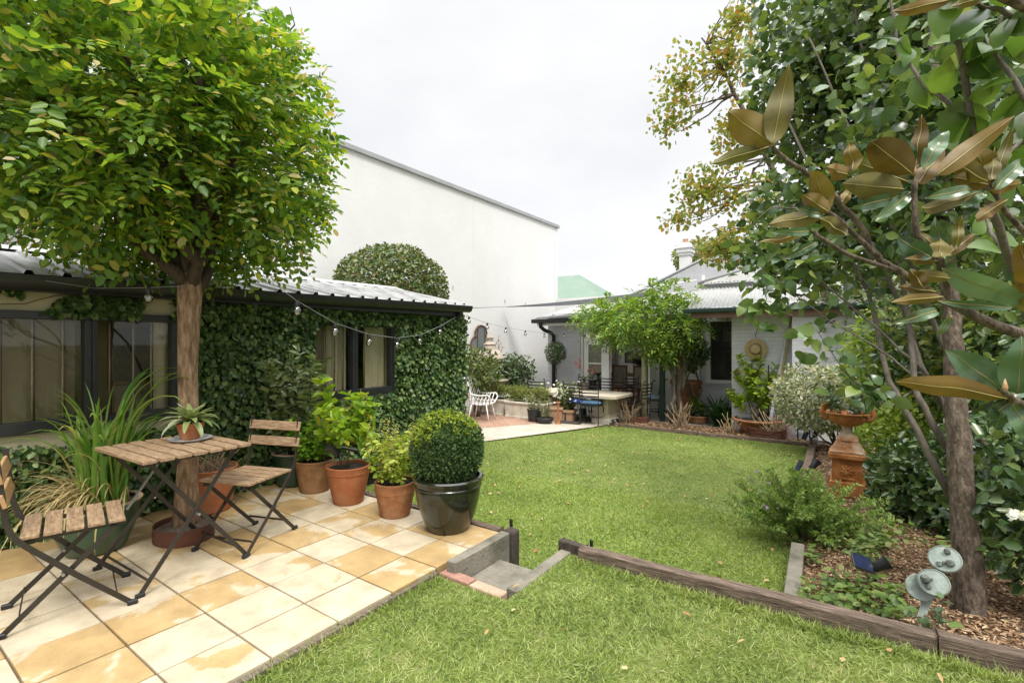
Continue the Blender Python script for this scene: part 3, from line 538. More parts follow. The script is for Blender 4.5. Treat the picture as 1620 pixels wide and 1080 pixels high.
def win(y0, y1, z0, z1, mull, bars, curt):
    f = 0.05; x0, x1 = XF - .05, XF + .035
    mb = MB(True).box((x0, y0 - .02, z0 - .03), (x1, y1 + .02, z0 + f)).box((x0, y0 - .02, z1 - f * .7), (x1, y1 + .02, z1 + .02)).box((x0, y0 - .02, z0 + f), (x1, y0 + f * .7, z1 - f * .7)).box((x0, y1 - f * .7, z0 + f), (x1, y1 + .02, z1 - f * .7))
    for m in mull: mb.box((x0, m - .04, z0 + f), (x1 + .004, m - .002, z1 - f * .7)).box((x0, m + .002, z0 + f), (x1, m + .034, z1 - f * .7))
    w_ = mb.build('window', 'charcoal', t, bevel=.004)
    MB(True).box((x0 + .03, y0 + .03, z0 + f - .005), (x0 + .036, y1 - .03, z1 - f * .7 + .005)).build('pane', 'glass', w_)
    mb = MB(True)
    for y in bars: mb.tube([(XF - .065, y, z0), (XF - .065, y, z1)], .006, 6)
    mb.build('security_bars', 'bar', w_, smooth=True)
    mb = MB(True)
    for y in bars: mb.tube([(XF - .067, y + .011, z0), (XF - .067, y + .011, z1)], .005, 6)
    mb.build('bar_backing', 'barred', w_, smooth=True)
    for (a, b, amp, mt) in curt:
        n = max(8, int((b - a) / .012)); vs = []
        for i in range(n + 1):
            y = a + (b - a) * i / n; x = XF - .115 + amp * math.sin(y * 68) + amp * .6 * math.sin(y * 31 + 1)
            vs += [(x, y, z0 - .05), (x, y, z1)]
        MB(True).add(vs, [(2 * i, 2 * i + 2, 2 * i + 3, 2 * i + 1) for i in range(n)]).build('curtain', mt, w_, smooth=True)
    return w_
win(*W1, [1.18], [-.4, -.1, .16, .44, .72, .88, 1.04, 1.31, 1.46, 1.58], [(-.75, 1.12, .002, 'blind'), (1.60, 1.73, .012, 'curtain')])
win(*W2, [3.49], [3.06, 3.17, 3.28, 3.39, 3.58, 3.68], [(2.96, 3.20, .008, 'blind'), (3.20, 3.47, .016, 'curtain'), (3.72, 4.04, .02, 'curtain')])
ze = 2.12
mb = MB(True); corr(mb, (-4.36, Y0 - .3, ze - .085), (-4.36, 5.20, ze), (-5.87, Y0 - .3, 2.39), (-5.87, 5.20, 2.437), 38, .024, 'rib'); mb.build('roof', 'roofzinc', t)
mb = MB(True); corr(mb, (-8.2, 5.20, 1.98), (-8.2, Y0 - .3, 1.98), (-5.89, 5.20, 2.437), (-5.89, Y0 - .3, 2.39), 38, .024, 'rib'); mb.build('roof', 'roofzinc', t)
mb = MB(True); mb.add([(-5.67, Y0 - .3, 2.368), (-5.88, Y0 - .3, 2.428), (-6.09, Y0 - .3, 2.368), (-5.67, 5.22, 2.415), (-5.88, 5.22, 2.475), (-6.09, 5.22, 2.415)], [(0, 3, 4, 1), (1, 4, 5, 2)]).build('ridge_cap', 'roofwhite', t)
# gutter: half-round channel, dark
mb = MB(True); pr = [(.0, 0), (0, -.05), (.02, -.085), (.06, -.095), (.095, -.075), (.115, -.03), (.118, .005), (.110, .005), (.105, -.03), (.085, -.065), (.05, -.085), (.012, -.045), (.012, 0)]
vs = [(-4.44 + a, y, ze - .012 + b * .9 - (.086 if y < 0 else 0)) for y in (Y0 - .3, 5.25) for a, b in pr]; k = len(pr)
mb.add(vs, [(i, (i + 1) % k, k + (i + 1) % k, k + i) for i in range(k)] + [tuple(range(k - 1, -1, -1)), tuple(range(k, 2 * k))]).build('gutter', 'charcoal', t, smooth=2)
MB(True).box((-4.56, Y0 - .2, 1.965), (-4.445, 5.19, 2.035)).build('fascia', 'charcoal', t)
MB(True).tube([(-4.40, 5.08, 2.05), (-4.40, 5.08, 1.99), (-4.5, 5.08, 1.90), (-4.5, 5.08, 1.5)], .032, 10).build('downpipe', 'charcoal', t, smooth=True)
MB(True).add([(-4.9, 5.22, 1.98), (-4.9, 5.82, 1.76), (-4.9, 5.82, 1.74), (-4.9, 5.22, 1.95), (-7.6, 5.22, 1.98), (-7.6, 5.82, 1.76), (-7.6, 5.82, 1.74), (-7.6, 5.22, 1.95)], [(0, 1, 5, 4), (3, 7, 6, 2), (0, 3, 2, 1), (4, 5, 6, 7), (1, 2, 6, 5)]).build('awning', 'charcoal', t)
# picture seen through the left window
o = thing('framed_picture', 'dark painting in a thin gilt frame seen through the left window', 'picture', (-5.15, 1.6, 1.45))
a0 = xp(172, 512, -5.12); a1 = xp(244, 606, -5.12); y0, y1, z0, z1 = a0[1], a1[1], a1[2], a0[2]; f = .03
MB(True).box((-5.149, y0, z0), (-5.12, y1, z0 + f)).box((-5.149, y0, z1 - f), (-5.12, y1, z1)).box((-5.149, y0, z0 + f), (-5.12, y0 + f, z1 - f)).box((-5.149, y1 - f, z0 + f), (-5.12, y1, z1 - f)).build('frame', 'gold', o, bevel=.004)
MB(True).box((-5.149, y0 + f, z0 + f), (-5.13, y1 - f, z1 - f)).build('canvas', 'picture', o)
# ---- climbing ivy on the outbuilding
M['ivy'] = lm('climbing_fig_leaves', [(.026, .06, .02), (.052, .108, .031), (.09, .16, .042), (.15, .225, .056), (.24, .30, .10)], [0, .3, .62, .88, 1], rough=.42, trans=.2, spec=.4)
M['ivyback'] = pm('ivy_dark_twig_backing', [(.010, .012, .007), (.03, .028, .016)], 25, 1, .8)  # twigs and the shade between them, put into one near-black colour
t = thing('climbing_ivy', 'dense dark green ivy covering the garden room wall around its windows', 'ivy', (XF, 3.6, .29))
def ivyz(n, y0, y1, z0, z1, x0=.02, x1=.12):
    P = np.stack([XF + x0 + (x1 - x0) * rng.uniform(0, 1, n) ** .7, rng.uniform(y0, y1, n), rng.uniform(z0, z1, n)], 1)
    P[:, 0] += .028 * lump(P, 5); return P
P = [ivyz(24000, 1.72, 5.33, .22, 2.00)]; P = np.concatenate(P)
wv = .045 * lump(P, 9)
k = (P[:, 1] > 2.93 + wv * .6) & (P[:, 1] < 4.07 - wv * .5) & (P[:, 2] > 1.00 + wv * .5) & (P[:, 2] < 1.835 - np.abs(wv)); P = P[~k]
wv = .045 * lump(P, 9); k = (P[:, 1] < 1.80 + wv) & (P[:, 2] > 1.0) & (P[:, 2] < 1.84); P = P[~k]
Q = ivyz(3400, -.9, 1.76, 1.825, 1.985, .01, .07); Q = Q[lump(Q, 7) > -.45]
S = ivyz(7500, -.9, 1.78, .20, .95, .02, .13); S = S[S[:, 2] < .965 + .09 * lump(S, 6)]
Ee = ivyz(2600, 5.18, 5.38, .2, 1.98, -.9, .1)
P = np.concatenate([P, Q, S, Ee]); n = len(P)
T = unit(np.array([.25, 0, -.75]) + rng.normal(size=(n, 3)) * .55); Nn = np.array([1., -.15, .5]) + rng.normal(size=(n, 3)) * .7
k = rng.uniform(.5, 1.45, n); leaves('foliage', P, T, Nn, .047 * k, .038 * k, 'ivy', t, 'o')
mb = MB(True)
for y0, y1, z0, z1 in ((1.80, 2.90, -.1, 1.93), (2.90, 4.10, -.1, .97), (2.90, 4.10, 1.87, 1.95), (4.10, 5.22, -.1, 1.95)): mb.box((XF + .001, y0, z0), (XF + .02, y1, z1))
mb.box((XF + .001, -1.5, -.1), (XF + .02, 1.80, .78)).build('dark_twig_backing', 'ivyback', t)  # flat sheets behind the leaves; the ivy's dark inside is in their colour
for i in range(7):
    y = -.8 + i * .36; MB(True).tube(wig((XF + .02, y, 1.86), (XF + .03, y + .45, 1.97), 6, .05), .004, 5).build('stem', 'twig', t, smooth=True)
# ---- white brick house
t = HO = thing('brick_house', 'grey white painted brick house with iron roofs across the back of the garden', 'house', (-3.5, 12.3, -.2))
ZG = -.3; YW = 12.3; YB = 10.75; YL = 10.35; FL = -.13
XD0, XD1 = -6.16, -5.46                  # door leaf
mb = MB(True)
mb.box((-7.3, YW, ZG), (-6.44, YW + .2, 2.35))                       # left brickwork
mb.box((-3.05, YW, ZG), (-2.83, YW + .2, 2.4)).box((-2.83, YW, ZG), (-2.20, YW + .2, .70)).box((-2.83, YW, 2.08), (-2.20, YW + .2, 2.4)).box((-2.20, YW, ZG), (-2.04, YW + .2, 2.4))
mb.box((-2.04, YB, ZG), (-.935, YB + .2, 2.35)).box((-2.04, YB + .2, ZG), (-1.9, YW - .001, 2.35))
mb.build('wall', 'housebrick', t)
MB(True).box((-.93, YL, ZG), (3.6, YL + .6, 2.30)).build('wall', 'housebrick', t)
MB(True).box((-6.20, YW, 1.80), (-3.05, YW + .2, 2.35)).build('lintel', 'white', t)
mb = MB(True).box((-6.44, YW - .03, ZG), (-6.24, YW + .2, 2.35)); mb.build('corner_board', 'housebrick', t, bevel=.004)
MB(True).box((-6.235, YW - .02, ZG), (-6.165, YW + .18, 1.795)).box((-6.235, YW - .02, 1.797), (-3.9, YW - .001, 1.87)).build('door_frame', 'white', t, bevel=.004)
d = MB(True).box((XD0, YW + .02, FL), (XD0 + .14, YW + .07, 1.72)).box((XD1 - .17, YW + .02, FL), (XD1, YW + .07, 1.72)).box((XD0 + .14, YW + .02, FL), (XD1 - .17, YW + .07, .12)).box((XD0 + .14, YW + .02, 1.52), (XD1 - .17, YW + .07, 1.72)).box((XD0 + .14, YW + .02, .985), (XD1 - .17, YW + .07, 1.02)).build('door', 'whitedoor', t, bevel=.004)
MB(True).box((XD0 + .13, YW + .04, .11), (XD1 - .16, YW + .046, 1.53)).build('pane', 'glassd', d)
MB(True).box((XD1 - .045, YW + .0, 1.30), (XD1 - .02, YW + .019, 1.42)).build('handle', 'barred', d)
MB(True).box((XD1 + .005, YW + .01, FL), (XD1 + .05, YW + .15, 1.795)).build('door_post', 'whitedoor', t, bevel=.004)
d = MB(True).box((-4.06, YW - .75, FL), (-4.015, YW + .05, 1.76)).build('door', 'whitedoor', t, bevel=.004)
MB(True).box((-4.075, YW - .6, .8), (-4.06, YW - .57, .95)).build('handle', 'steel', d)
MB(True).box((-3.98, YW + .0, FL), (-3.88, YW + .12, 1.795)).build('door_post', 'whitedoor', t, bevel=.004)
d = MB(True).box((-3.88, YW + .03, FL), (-3.74, YW + .09, 1.795)).box((-3.40, YW + .03, FL), (-3.26, YW + .09, 1.795)).box((-3.74, YW + .03, FL), (-3.40, YW + .09, .25)).box((-3.74, YW + .03, 1.6), (-3.40, YW + .09, 1.795)).box((-3.74, YW + .03, .78), (-3.40, YW + .09, .84)).build('side_light', 'whitedoor', t, bevel=.004)
MB(True).box((-3.75, YW + .05, .24), (-3.39, YW + .056, 1.61)).build('pane', 'glass', d)
MB(True).box((-3.26, YW - .06, ZG), (-3.052, YW + .19, 2.35)).build('pilaster', 'whitedoor', t, bevel=.006)
wn = MB(True).box((-2.90, YW - .05, .62), (-2.10, YW + .05, .70)).box((-2.90, YW - .04, .70), (-2.80, YW + .05, 2.08)).box((-2.20, YW - .04, .70), (-2.12, YW + .05, 2.08)).box((-2.90, YW - .04, 2.08), (-2.12, YW + .05, 2.15)).build('window', 'white', t, bevel=.005)
MB(True).box((-2.80, YW + .05, .70), (-2.77, YW + .09, 2.08)).box((-2.77, YW + .05, 1.36), (-2.23, YW + .09, 1.40)).box((-2.23, YW + .05, .70), (-2.20, YW + .09, 2.08)).box((-2.52, YW + .05, .74), (-2.495, YW + .09, 1.36)).box((-2.77, YW + .05, .70), (-2.23, YW + .09, .74)).build('sash', 'charcoal', wn)
MB(True).box((-2.77, YW + .065, .74), (-2.23, YW + .07, 2.08)).build('pane', 'glassd', wn)
# interior
MB(True).box((-7.2, YW + .21, FL - .03), (-2.0, 17.0, FL)).box((XD1, YW - .02, FL - .04), (-4.0, YW + .209, FL - .001)).build('floor', 'floorwood', t)
MB(True).box((-7.25, 17.0, FL), (-2.0, 17.1, 2.4)).box((-7.3, YW + .201, FL), (-7.2, 13.2, 2.4)).box((-7.3, 13.2, FL), (-7.2, 16.6, .3)).box((-7.3, 13.2, 2.2), (-7.2, 16.6, 2.4)).box((-7.3, 16.6, FL), (-7.2, 17.0, 2.4)).box((-2.0, YW + .201, FL), (-1.9, 17.0, 2.4)).build('inner_wall', 'innerwall', t)  # gap in the left wall is an unseen opening added to let daylight in
MB(True).box((-7.3, YW + .201, 2.36), (-1.9, 17.1, 2.41)).build('ceiling', 'white', t)
# roofs
mb = MB(True); corr(mb, (-7.50, 11.86, 2.25), (-3.0, 11.86, 2.25), (-7.50, 14.2, 2.72), (-3.0, 14.2, 2.72), 60, .010); mb.build('roof', 'roofwhite', t)
MB(True).box((-7.56, 11.78, 2.12), (-3.0, 11.87, 2.235)).build('gutter', 'charcoal', t, bevel=.02)
MB(True).box((-7.42, 11.89, 2.05), (-3.0, 11.94, 2.19)).box((-7.42, 11.945, 2.20), (-3.05, 12.29, 2.22)).build('soffit', 'white', t)
MB(True).tube([(-7.28, 11.84, 2.14), (-7.28, 11.84, 2.03), (-7.22, 11.95, 1.93), (-7.10, 12.16, 1.84), (-7.07, 12.22, 1.76), (-7.07, 12.22, -.2)], .055, 12).build('downpipe', 'charcoal', t, smooth=True)
MB(True).box((-8.2, 14.25, 2.0), (-3.2, 14.5, 3.02)).build('wall', 'stonep' if 0 else 'white', t)
mb = MB(True); corr(mb, (-2.78, 10.22, 2.285), (3.7, 10.22, 2.285), (-3.05, 12.4, 2.90), (3.7, 12.4, 2.90), 82, .014); mb.build('roof', 'roofwhite', t)
MB(True).box((-2.84, 10.13, 2.185), (3.7, 10.24, 2.275)).build('gutter', 'dgreen', t, bevel=.02)
MB(True).box((-2.72, 10.255, 2.08), (3.6, 10.30, 2.20)).build('fascia', 'fascia', t, bevel=.006)
MB(True).box((-2.72, 10.31, 2.21), (-.94, 12.28, 2.235)).build('soffit', 'white', t)
mb = MB(True); corr(mb, (-3.05, 12.25, 3.00), (3.7, 12.25, 3.00), (-.2, 15.4, 4.25), (3.7, 15.4, 4.25), 80, .016); mb.build('roof', 'roofwhite', t)
MB(True).box((-3.06, 12.36, 2.9), (3.7, 12.40, 2.985)).build('flashing', 'coping', t)
mb = MB(True).tube([(-3.06, 12.24, 3.01), (-.2, 15.4, 4.27)], .05, 6); mb.build('hip_cap', 'roofgrey', t, smooth=True)
mb = MB(True); pA, pB, pC = (-6.2, 14.5, 2.75), (-.5, 14.5, 2.75), (-.5, 18.3, 4.62); pD = (-4.15, 18.3, 4.62)
corr(mb, pA, pB, pD, pC, 74, .016); mb.add([pA, pD, (-6.2, 22, 2.75)], [(0, 1, 2)]); mb.build('roof', 'roofgrey', t)
MB(True).tube([tuple(np.array(pA) + (0, 0, .03)), tuple(np.array(pD) + (0, 0, .04)), (-.5, 18.3, 4.66)], .055, 6).build('hip_cap', 'roofgrey', t, smooth=True)
c = MB(True).box((-5.07, 17.6, 3.0), (-4.72, 18.0, 4.62)).box((-5.11, 17.56, 4.62), (-4.68, 18.04, 4.72)).box((-5.15, 17.52, 4.72), (-4.64, 18.08, 4.86)).box((-5.19, 17.48, 4.86), (-4.60, 18.12, 4.93)).box((-5.08, 17.6, 4.93), (-4.72, 18.0, 5.07)).build('chimney', 'white', t, bevel=.015)
MB(True).lathe([(.11, 0), (.09, .12), (.10, .15), (.08, .15)], (-4.9, 17.8, 5.07), 12).build('chimney_pot', 'terrap', c, smooth=2)
MB(True).tube([(-3.55, 14.7, 2.9), (-3.55, 14.7, 3.5)], .035, 8).build('vent_pipe', 'white', t, smooth=True)
MB(True).tube([yp(990, 462, 14.55), yp(1042, 452, 14.55), yp(1102, 443, 14.55)], .012, 6).build('cable', 'white', t, smooth=True)
o = MB().box((-3.60, 10.97, -.2), (-3.50, 11.07, 2.20)).build('veranda_post', 'dgreen', bevel=.006); tag(o, 'square dark green veranda post beside the wisteria trunk', 'post')
# ---- dark shade sail
o = thing('shade_sail', 'dark shade sail stretched from the white wall over the terrace', 'shade sail', (-6, 11.5, 2.2))
pa, pb, pc = xp(800, 485, -8.4), yp(958, 478, 10.9), yp(1050, 458, 13.2)
pm_ = [V3(pa), V3(pb), V3(pc)]
n = 10; vs = []; idx = {}
for i in range(n + 1):
    for j in range(n + 1 - i):
        u, v = i / n, j / n; q = np.array(pa) * (1 - u - v) + np.array(pb) * u + np.array(pc) * v + np.array([0, 0, -.35 * (u * v + v * (1 - u - v) * .4 + u * (1 - u - v) * .25)]); idx[i, j] = len(vs); vs.append(V3(q))
fs = []
for i in range(n):
    for j in range(n - i):
        fs.append((idx[i, j], idx[i + 1, j], idx[i, j + 1]))
        if j < n - i - 1: fs.append((idx[i + 1, j], idx[i + 1, j + 1], idx[i, j + 1]))
c = MB(True).add(vs, fs).build('canopy', 'sail', o, smooth=True); c.modifiers.new('thick', 'SOLIDIFY').thickness = .012
MB(True).tube([xp(746, 487, -4.9), pa], .006, 5).build('guy_wire', 'wire', o, smooth=True)
# ================================================================== LEFT: PATIO
ZP = .2905
# ---- bistro table
t = thing('bistro_table', 'small folding bistro table with weathered slats on crossed steel legs', 'table', (-3.375, 1.265, ZP), R(2.5))
hx, hy, TZ = .325, .295, .715; sw = 2 * hy / 7
for i in range(7):
    y = -hy + sw * (i + .5); o = MB().box((-hx, y - sw * .5 + .008, TZ - .019), (hx, y + sw * .5 - .008, TZ)).build('table_slat', 'teak', t, bevel=.003)
for x in (-.235, .235):
    o = MB().box((x - .004, -hy + .02, TZ - .045), (x + .004, hy - .02, TZ - .021)).build('top_rail', 'iron', t, bevel=.001)
    s = 1 if x > 0 else -1
    for sg, xo in ((1, 0), (-1, .012)):
        lg = MB().bar((x + s * (.052 - xo), -.285 * sg, .012), (x + s * (.052 - xo) - s * .03, .225 * sg, TZ - .035), .008, .024, up=(0, sg * .6, -1)).build('leg', 'iron', t, bevel=.002)
        MB().obox((x + s * (.052 - xo), -.285 * sg, .010), (.011, 0, 0), (0, .022, 0), (0, 0, .011)).build('foot_cap', 'black', lg, bevel=.006, seg=3)
    MB().tube([(x + s * .025, 0, .352), (x + s * .065, 0, .352)], .007, 8).build('pivot_bolt', 'steel', t)
for y, z in ((-.245, .07), (.245, .07)): MB().bar((-.28, y, z), (.28, y, z), .005, .014).build('stretcher', 'iron', t)
MB().bar((-.12, .02, TZ - .03), (-.12, -.20, .36), .022, .005).build('lock_strut', 'steel', t)
# ---- folding chairs
def folding_chair(loc, rz, label, slat):
    c = thing('folding_chair', label, 'chair', loc, rz, 'folding bistro chairs'); wx = .185
    for i in range(5):
        y = -.145 + i * .079; MB().box((-wx - .012, y - .033, .432), (wx + .012, y + .033, .448)).build('seat_slat', 'teak', c, bevel=.003)
    for x in (-wx + .03, wx - .03): MB().box((x - .004, -.19, .408), (x + .004, .21, .430)).build('seat_rail', 'iron', c, bevel=.001)
    for s in (1, -1):
        x = s * (wx + .012); pts = [(0.225, .012), (.02, .215), (-.155, .40), (-.20, .455), (-.222, .53), (-.250, .80)]
        mb = MB()
        for (ya, za), (yb, zb) in zip(pts[:-1], pts[1:]): mb.bar((x, ya, za), (x, yb, zb), .007, .024, up=(0, (zb - za), -(yb - ya)))
        f = mb.build('back_post', 'iron', c, bevel=.001); MB().obox((x, .232, .011), (.012, 0, 0), (0, .022, 0), (0, 0, .012)).build('foot_cap', 'black', f, bevel=.006, seg=3)
        x2 = s * (wx - .014); mb = MB().bar((x2, -.235, .012), (x2, .165, .410), .007, .024, up=(0, -.7, -.7)); l = mb.build('leg', 'iron', c, bevel=.001)
        MB().obox((x2, -.242, .011), (.012, 0, 0), (0, .022, 0), (0, 0, .012)).build('foot_cap', 'black', l, bevel=.006, seg=3)
        MB().tube([(s * (wx - .03), -.03, .235), (s * (wx + .025), -.03, .235)], .007, 8).build('pivot_bolt', 'steel', c)
    MB().bar((-wx, .17, .075), (wx, .17, .075), .005, .012).build('stretcher', 'iron', c); MB().bar((-wx + .02, -.18, .085), (wx - .02, -.18, .085), .005, .012).build('stretcher', 'iron', c)
    for z0, y0 in ((.625, -.242), (.735, -.254)):
        MB().obox((0, y0 + .012, z0), (wx + .03, 0, 0), (0, .008, .002), (0, -.008, .031)).build('back_slat', slat, c, bevel=.004)
    return c
folding_chair((-3.275, .765, ZP), R(-13), 'slatted folding chair cut by the left edge, near side of the bistro table', 'tan')
folding_chair((-3.36, 1.70, ZP), R(199.5), 'slatted folding chair on the far side of the bistro table, beside the pots', 'teak')
# ---- saucer and agave pot on the table
zt = ZP + .7155; px, py = -3.46, 1.385
o = MB().lathe([(.0, .0), (.085, 0), (.118, .012), (.121, .016), (.085, .008), (0, .006)], (0, 0, 0), 36, cap=(False, False)).build('saucer', 'saucer', smooth=2); o.location = (px, py, zt); tag(o, 'shallow blue grey saucer on the bistro table', 'saucer')
def pot_parts(t, prof, mat, soil='soil', n=36, rim=None):
    """prof: outside profile from the base up to the rim; wall thickness added inside"""
    th = max(.008, prof[-1][0] * .07); top = prof[-1]; inn = [(top[0] - th, top[1])] + [(max(r - th, .01), z) for r, z in prof[::-1][1:] if z > top[1] * .55]
    MB().lathe([(0.001, 0)] + prof + inn, n=n, cap=(False, False)).build('pot', mat, t, smooth=2)
    if rim: MB().lathe([(top[0] + .004, top[1] - rim), (top[0] + .006, top[1] + .003), (top[0] - th - .002, top[1] + .004), (top[0] - th - .002, top[1] - rim)], n=n, cap=(False, False)).build('rim', 'potrim', t, smooth=2)
    zs = top[1] * .90; rs = np.interp(zs, [p[1] for p in prof], [p[0] for p in prof]) - th * .9
    mb = MB(); k = 20; vs = [(0, 0, zs + .012)]; fs = []
    for a in (.5, 1):
        for i in range(k): vs.append((rs * a * math.cos(2 * PI * i / k), rs * a * math.sin(2 * PI * i / k), zs + random.uniform(-.006, .01)))
    fs = [(0, 1 + i, 1 + (i + 1) % k) for i in range(k)] + [(1 + i, 1 + k + i, 1 + k + (i + 1) % k, 1 + (i + 1) % k) for i in range(k)]
    mb.add(vs, fs).build('soil', soil, t, smooth=True); return zs, rs
def terra_prof(r0, r1, h, collar=.22): 
    zc = h * (1 - collar); rc = r0 + (r1 - r0) * .80
    return [(r0 * .94, .0), (r0, .008), (rc, zc), (rc + r1 * .015, zc + .002), (r1 * .965, zc + .012), (r1 * .985, h - .012), (r1, h - .006), (r1 * .985, h)]
def strap(s, base, az, L, wd, lift, droop, n=9, twist=0, fold=.15, pw=.6, late=False):
    """one arching strap leaf as a folded ribbon"""
    d = np.array([math.cos(az), math.sin(az), 0]); sd = np.array([-math.sin(az), math.cos(az), 0]); vs = []; p = np.array(base, float); e = lift
    for i in range(n):
        t = i / (n - 1); w_ = wd * (math.sin(PI * min(1, .18 + .82 * t)) ** pw if t < 1 else 0.02) * .5
        up = np.array([0, 0, 1.0]) * math.cos(e) - d * math.sin(e)
        vs += [p + sd * w_ + up * w_ * fold, p - up * 0.0, p - sd * w_ + up * w_ * fold]
        p = p + (d * math.cos(e) + np.array([0, 0, math.sin(e)])) * L / (n - 1); e -= droop / (n - 1) * (3.2 * t * t if late else 1 + .8 * t)
    fs = []
    for i in range(n - 1):
        for k in (0, 1): a = i * 3 + k; fs.append((a, a + 1, a + 4, a + 3))
    return s.add(vs, fs)
M['agave'] = lm('agave_leaves', [(.10, .16, .05), (.20, .26, .09), (.27, .32, .15), (.30, .34, .22)], trans=.2, rough=.4)
t = thing('potted_agave', 'small pale agave in an orange terracotta pot on the bistro table', 'potted plant', (px, py, zt + .008))
pot_parts(t, terra_prof(.052, .078, .105, .30), 'terrao')
mb = MB()
for i in range(34):
    ring = i / 34; strap(mb, (0, 0, .105), i * 2.4, .20 - .05 * ring, .040 - .006 * ring, R(8 + 62 * ring), R(70 - 45 * ring), 8, fold=.35)
mb.build('foliage', 'agave', t, smooth=True)
# ---- round headed tree in the paving
M['robinia'] = lm('compound_leaflets', [(.06, .14, .03), (.11, .22, .03), (.18, .31, .032), (.28, .385, .04), (.42, .40, .05), (.48, .40, .22)], [0, .28, .58, .85, .945, .985], rough=.40, trans=.44, tint=1.3)
bx, by = -3.79, 1.50
t = thing('round_headed_tree', 'tree with a clipped round crown of yellow green leaflets standing in the patio', 'tree', (bx, by, ZP))
tp = [(bx - .02, by, ZP), (bx - .02, by, ZP + .12), (bx - .01, by, ZP + .35), (bx + .005, by + .01, .95), (bx + .02, by - .01, 1.45), (bx + .02, by, 1.78), (bx + .03, by, 1.95), (bx + .02, by, 2.15), (bx, by + .02, 2.5), (bx - .03, by, 3.0), (bx - .03, by + .04, 3.5)]
MB(True).tube(tp, [.105, .082, .068, .061, .060, .066, .074, .062, .05, .04, .02], 18, wob=.10).build('trunk', 'bark', t, smooth=True)
cc = np.array(dp(236, 205, 3.5)); rr = np.array([1.06, 1.08, 1.0])
heads = []
for i, (ex, ey, ez, r0) in enumerate([(.0, .1, 1.0, .075), (.75, -.35, .15, .06), (.85, .45, .3, .06), (-.85, -.3, -.05, .055), (-.75, .5, .35, .055), (.25, -.85, .15, .055), (-.3, -.75, .55, .05), (.55, .75, .75, .045), (-.45, .8, .8, .045), (.95, .0, .75, .045), (-.95, .1, .8, .045), (.3, -.5, .95, .04)]):
    e = cc + rr * np.array([ex, ey, ez]) * .82; s = np.array([bx + .03, by, 1.88 + .12 * (i % 4)])
    pts = wig(s, e, 7, .06); pts[2][2] -= .05; mb = MB(True).tube(pts, taper(r0 * .85, .016, 7), 9, wob=.2)
    for k in range(7):
        q = pts[random.randint(3, 6)]; mb.tube(wig(q, q + rnd_dir(1)[0] * .38 + np.array([0, 0, .12]), 4, .08), taper(.010, .003, 4), 5)
    mb.build('branch', 'barkd', t, smooth=True)
n = 5100; P = crown_pts(n, cc, rr, 2.4, .36, .20, 2.6); O = unit((P - cc) / rr)
dd = -SA * P[:, 0] + CA * P[:, 1]; xx = (CA * P[:, 0] + SA * P[:, 1]) / dd
yc = np.interp(810 + F * xx, [-100, 0, 100, 190, 300, 420, 520, 600], [340, 356, 388, 436, 442, 448, 442, 420])
P = P[(P[:, 2] > H + .09 + dd * (538 - yc) / F + .05 * lump(P, 5)) & ~((np.hypot(P[:, 0] - bx, P[:, 1] - by) < .36) & (P[:, 2] < 2.36))]; n = len(P); O = unit((P - cc) / rr)
D = unit(O * .9 + rnd_dir(n) * .75 + np.array([0, 0, .12])); Nn = unit(np.array([0, 0, .9]) + rnd_dir(n) * .6 + O * .25)
V, Fc = pinnate(P, D, Nn, .20, 4, .066, .040, 'o', .30); np_mesh('crown', V, Fc, 'robinia', t)
# steel ring round its foot
t = thing('planter_ring', 'rusty steel edging ring of soil around the foot of the patio tree', 'planter', (-3.77, 1.47, ZP))
n = 40; vs = []; pr = [(1, 0), (1, .10), (.965, .10), (.965, .0)]
MB().add([( .205 * a * math.cos(2 * PI * i / n), .175 * a * math.sin(2 * PI * i / n), z) for a, z in pr for i in range(n)], [(k * n + i, k * n + (i + 1) % n, (k + 1) * n + (i + 1) % n, (k + 1) * n + i) for k in range(3) for i in range(n)]).build('ring', 'rustring', t, smooth=2)
MB().lathe([(0.001, .082), (.08, .08), (.172, .070)], n=30, cap=(False, False)).build('soil', 'soilp', t, smooth=True)
# ---- lemongrass in a green pot
M['lgrass'] = lm('lemongrass_blades', [(.10, .22, .035), (.17, .32, .045), (.25, .40, .08), (.40, .36, .15)], [0, .4, .75, 1], trans=.38, tint=1.2, rough=.45)
M['strawl'] = lm('dead_blades', [(.30, .22, .10), (.45, .36, .18), (.36, .30, .12)], rough=.8, trans=.2)
LGx, LGy = -4.02, 1.06
t = thing('potted_lemongrass', 'tall lemongrass with dead straw blades in a green glazed pot under the window', 'potted plant', (LGx, LGy, ZP))
zs, rs = pot_parts(t, [(.14, 0), (.155, .01), (.20, .12), (.225, .22), (.232, .275), (.245, .285), (.245, .30), (.238, .305)], 'gpot2', 'soilp', rim=.008)
mb = MB()
for i in range(95):
    a = random.uniform(0, 2 * PI); r = random.uniform(0, .13); strap(mb, (r * math.cos(a) + .02, r * math.sin(a) + .03, zs), random.uniform(0, 2 * PI), random.uniform(.5, .88), random.uniform(.012, .026), R(random.uniform(66, 89)), R(random.uniform(30, 150)), 11, fold=.4, pw=.4, late=True)
for i in range(7): strap(mb, (.06 + random.uniform(-.05, .05), .08, zs), R(random.uniform(20, 150)), random.uniform(.95, 1.15), .034, R(random.uniform(78, 89)), R(random.uniform(110, 170)), 13, fold=.4, pw=.35, late=True)
mb.build('foliage', 'lgrass', t, smooth=True)
mb = MB()
for i in range(150):
    a = random.uniform(0, 2 * PI); r = random.uniform(0, .17); strap(mb, (r * math.cos(a), r * math.sin(a), zs), R(random.uniform(150, 340)), random.uniform(.35, .62), random.uniform(.006, .011), R(random.uniform(25, 75)), R(random.uniform(60, 130)), 8, fold=.3, pw=.4)
mb.build('dead_blades', 'strawl', t, smooth=True)
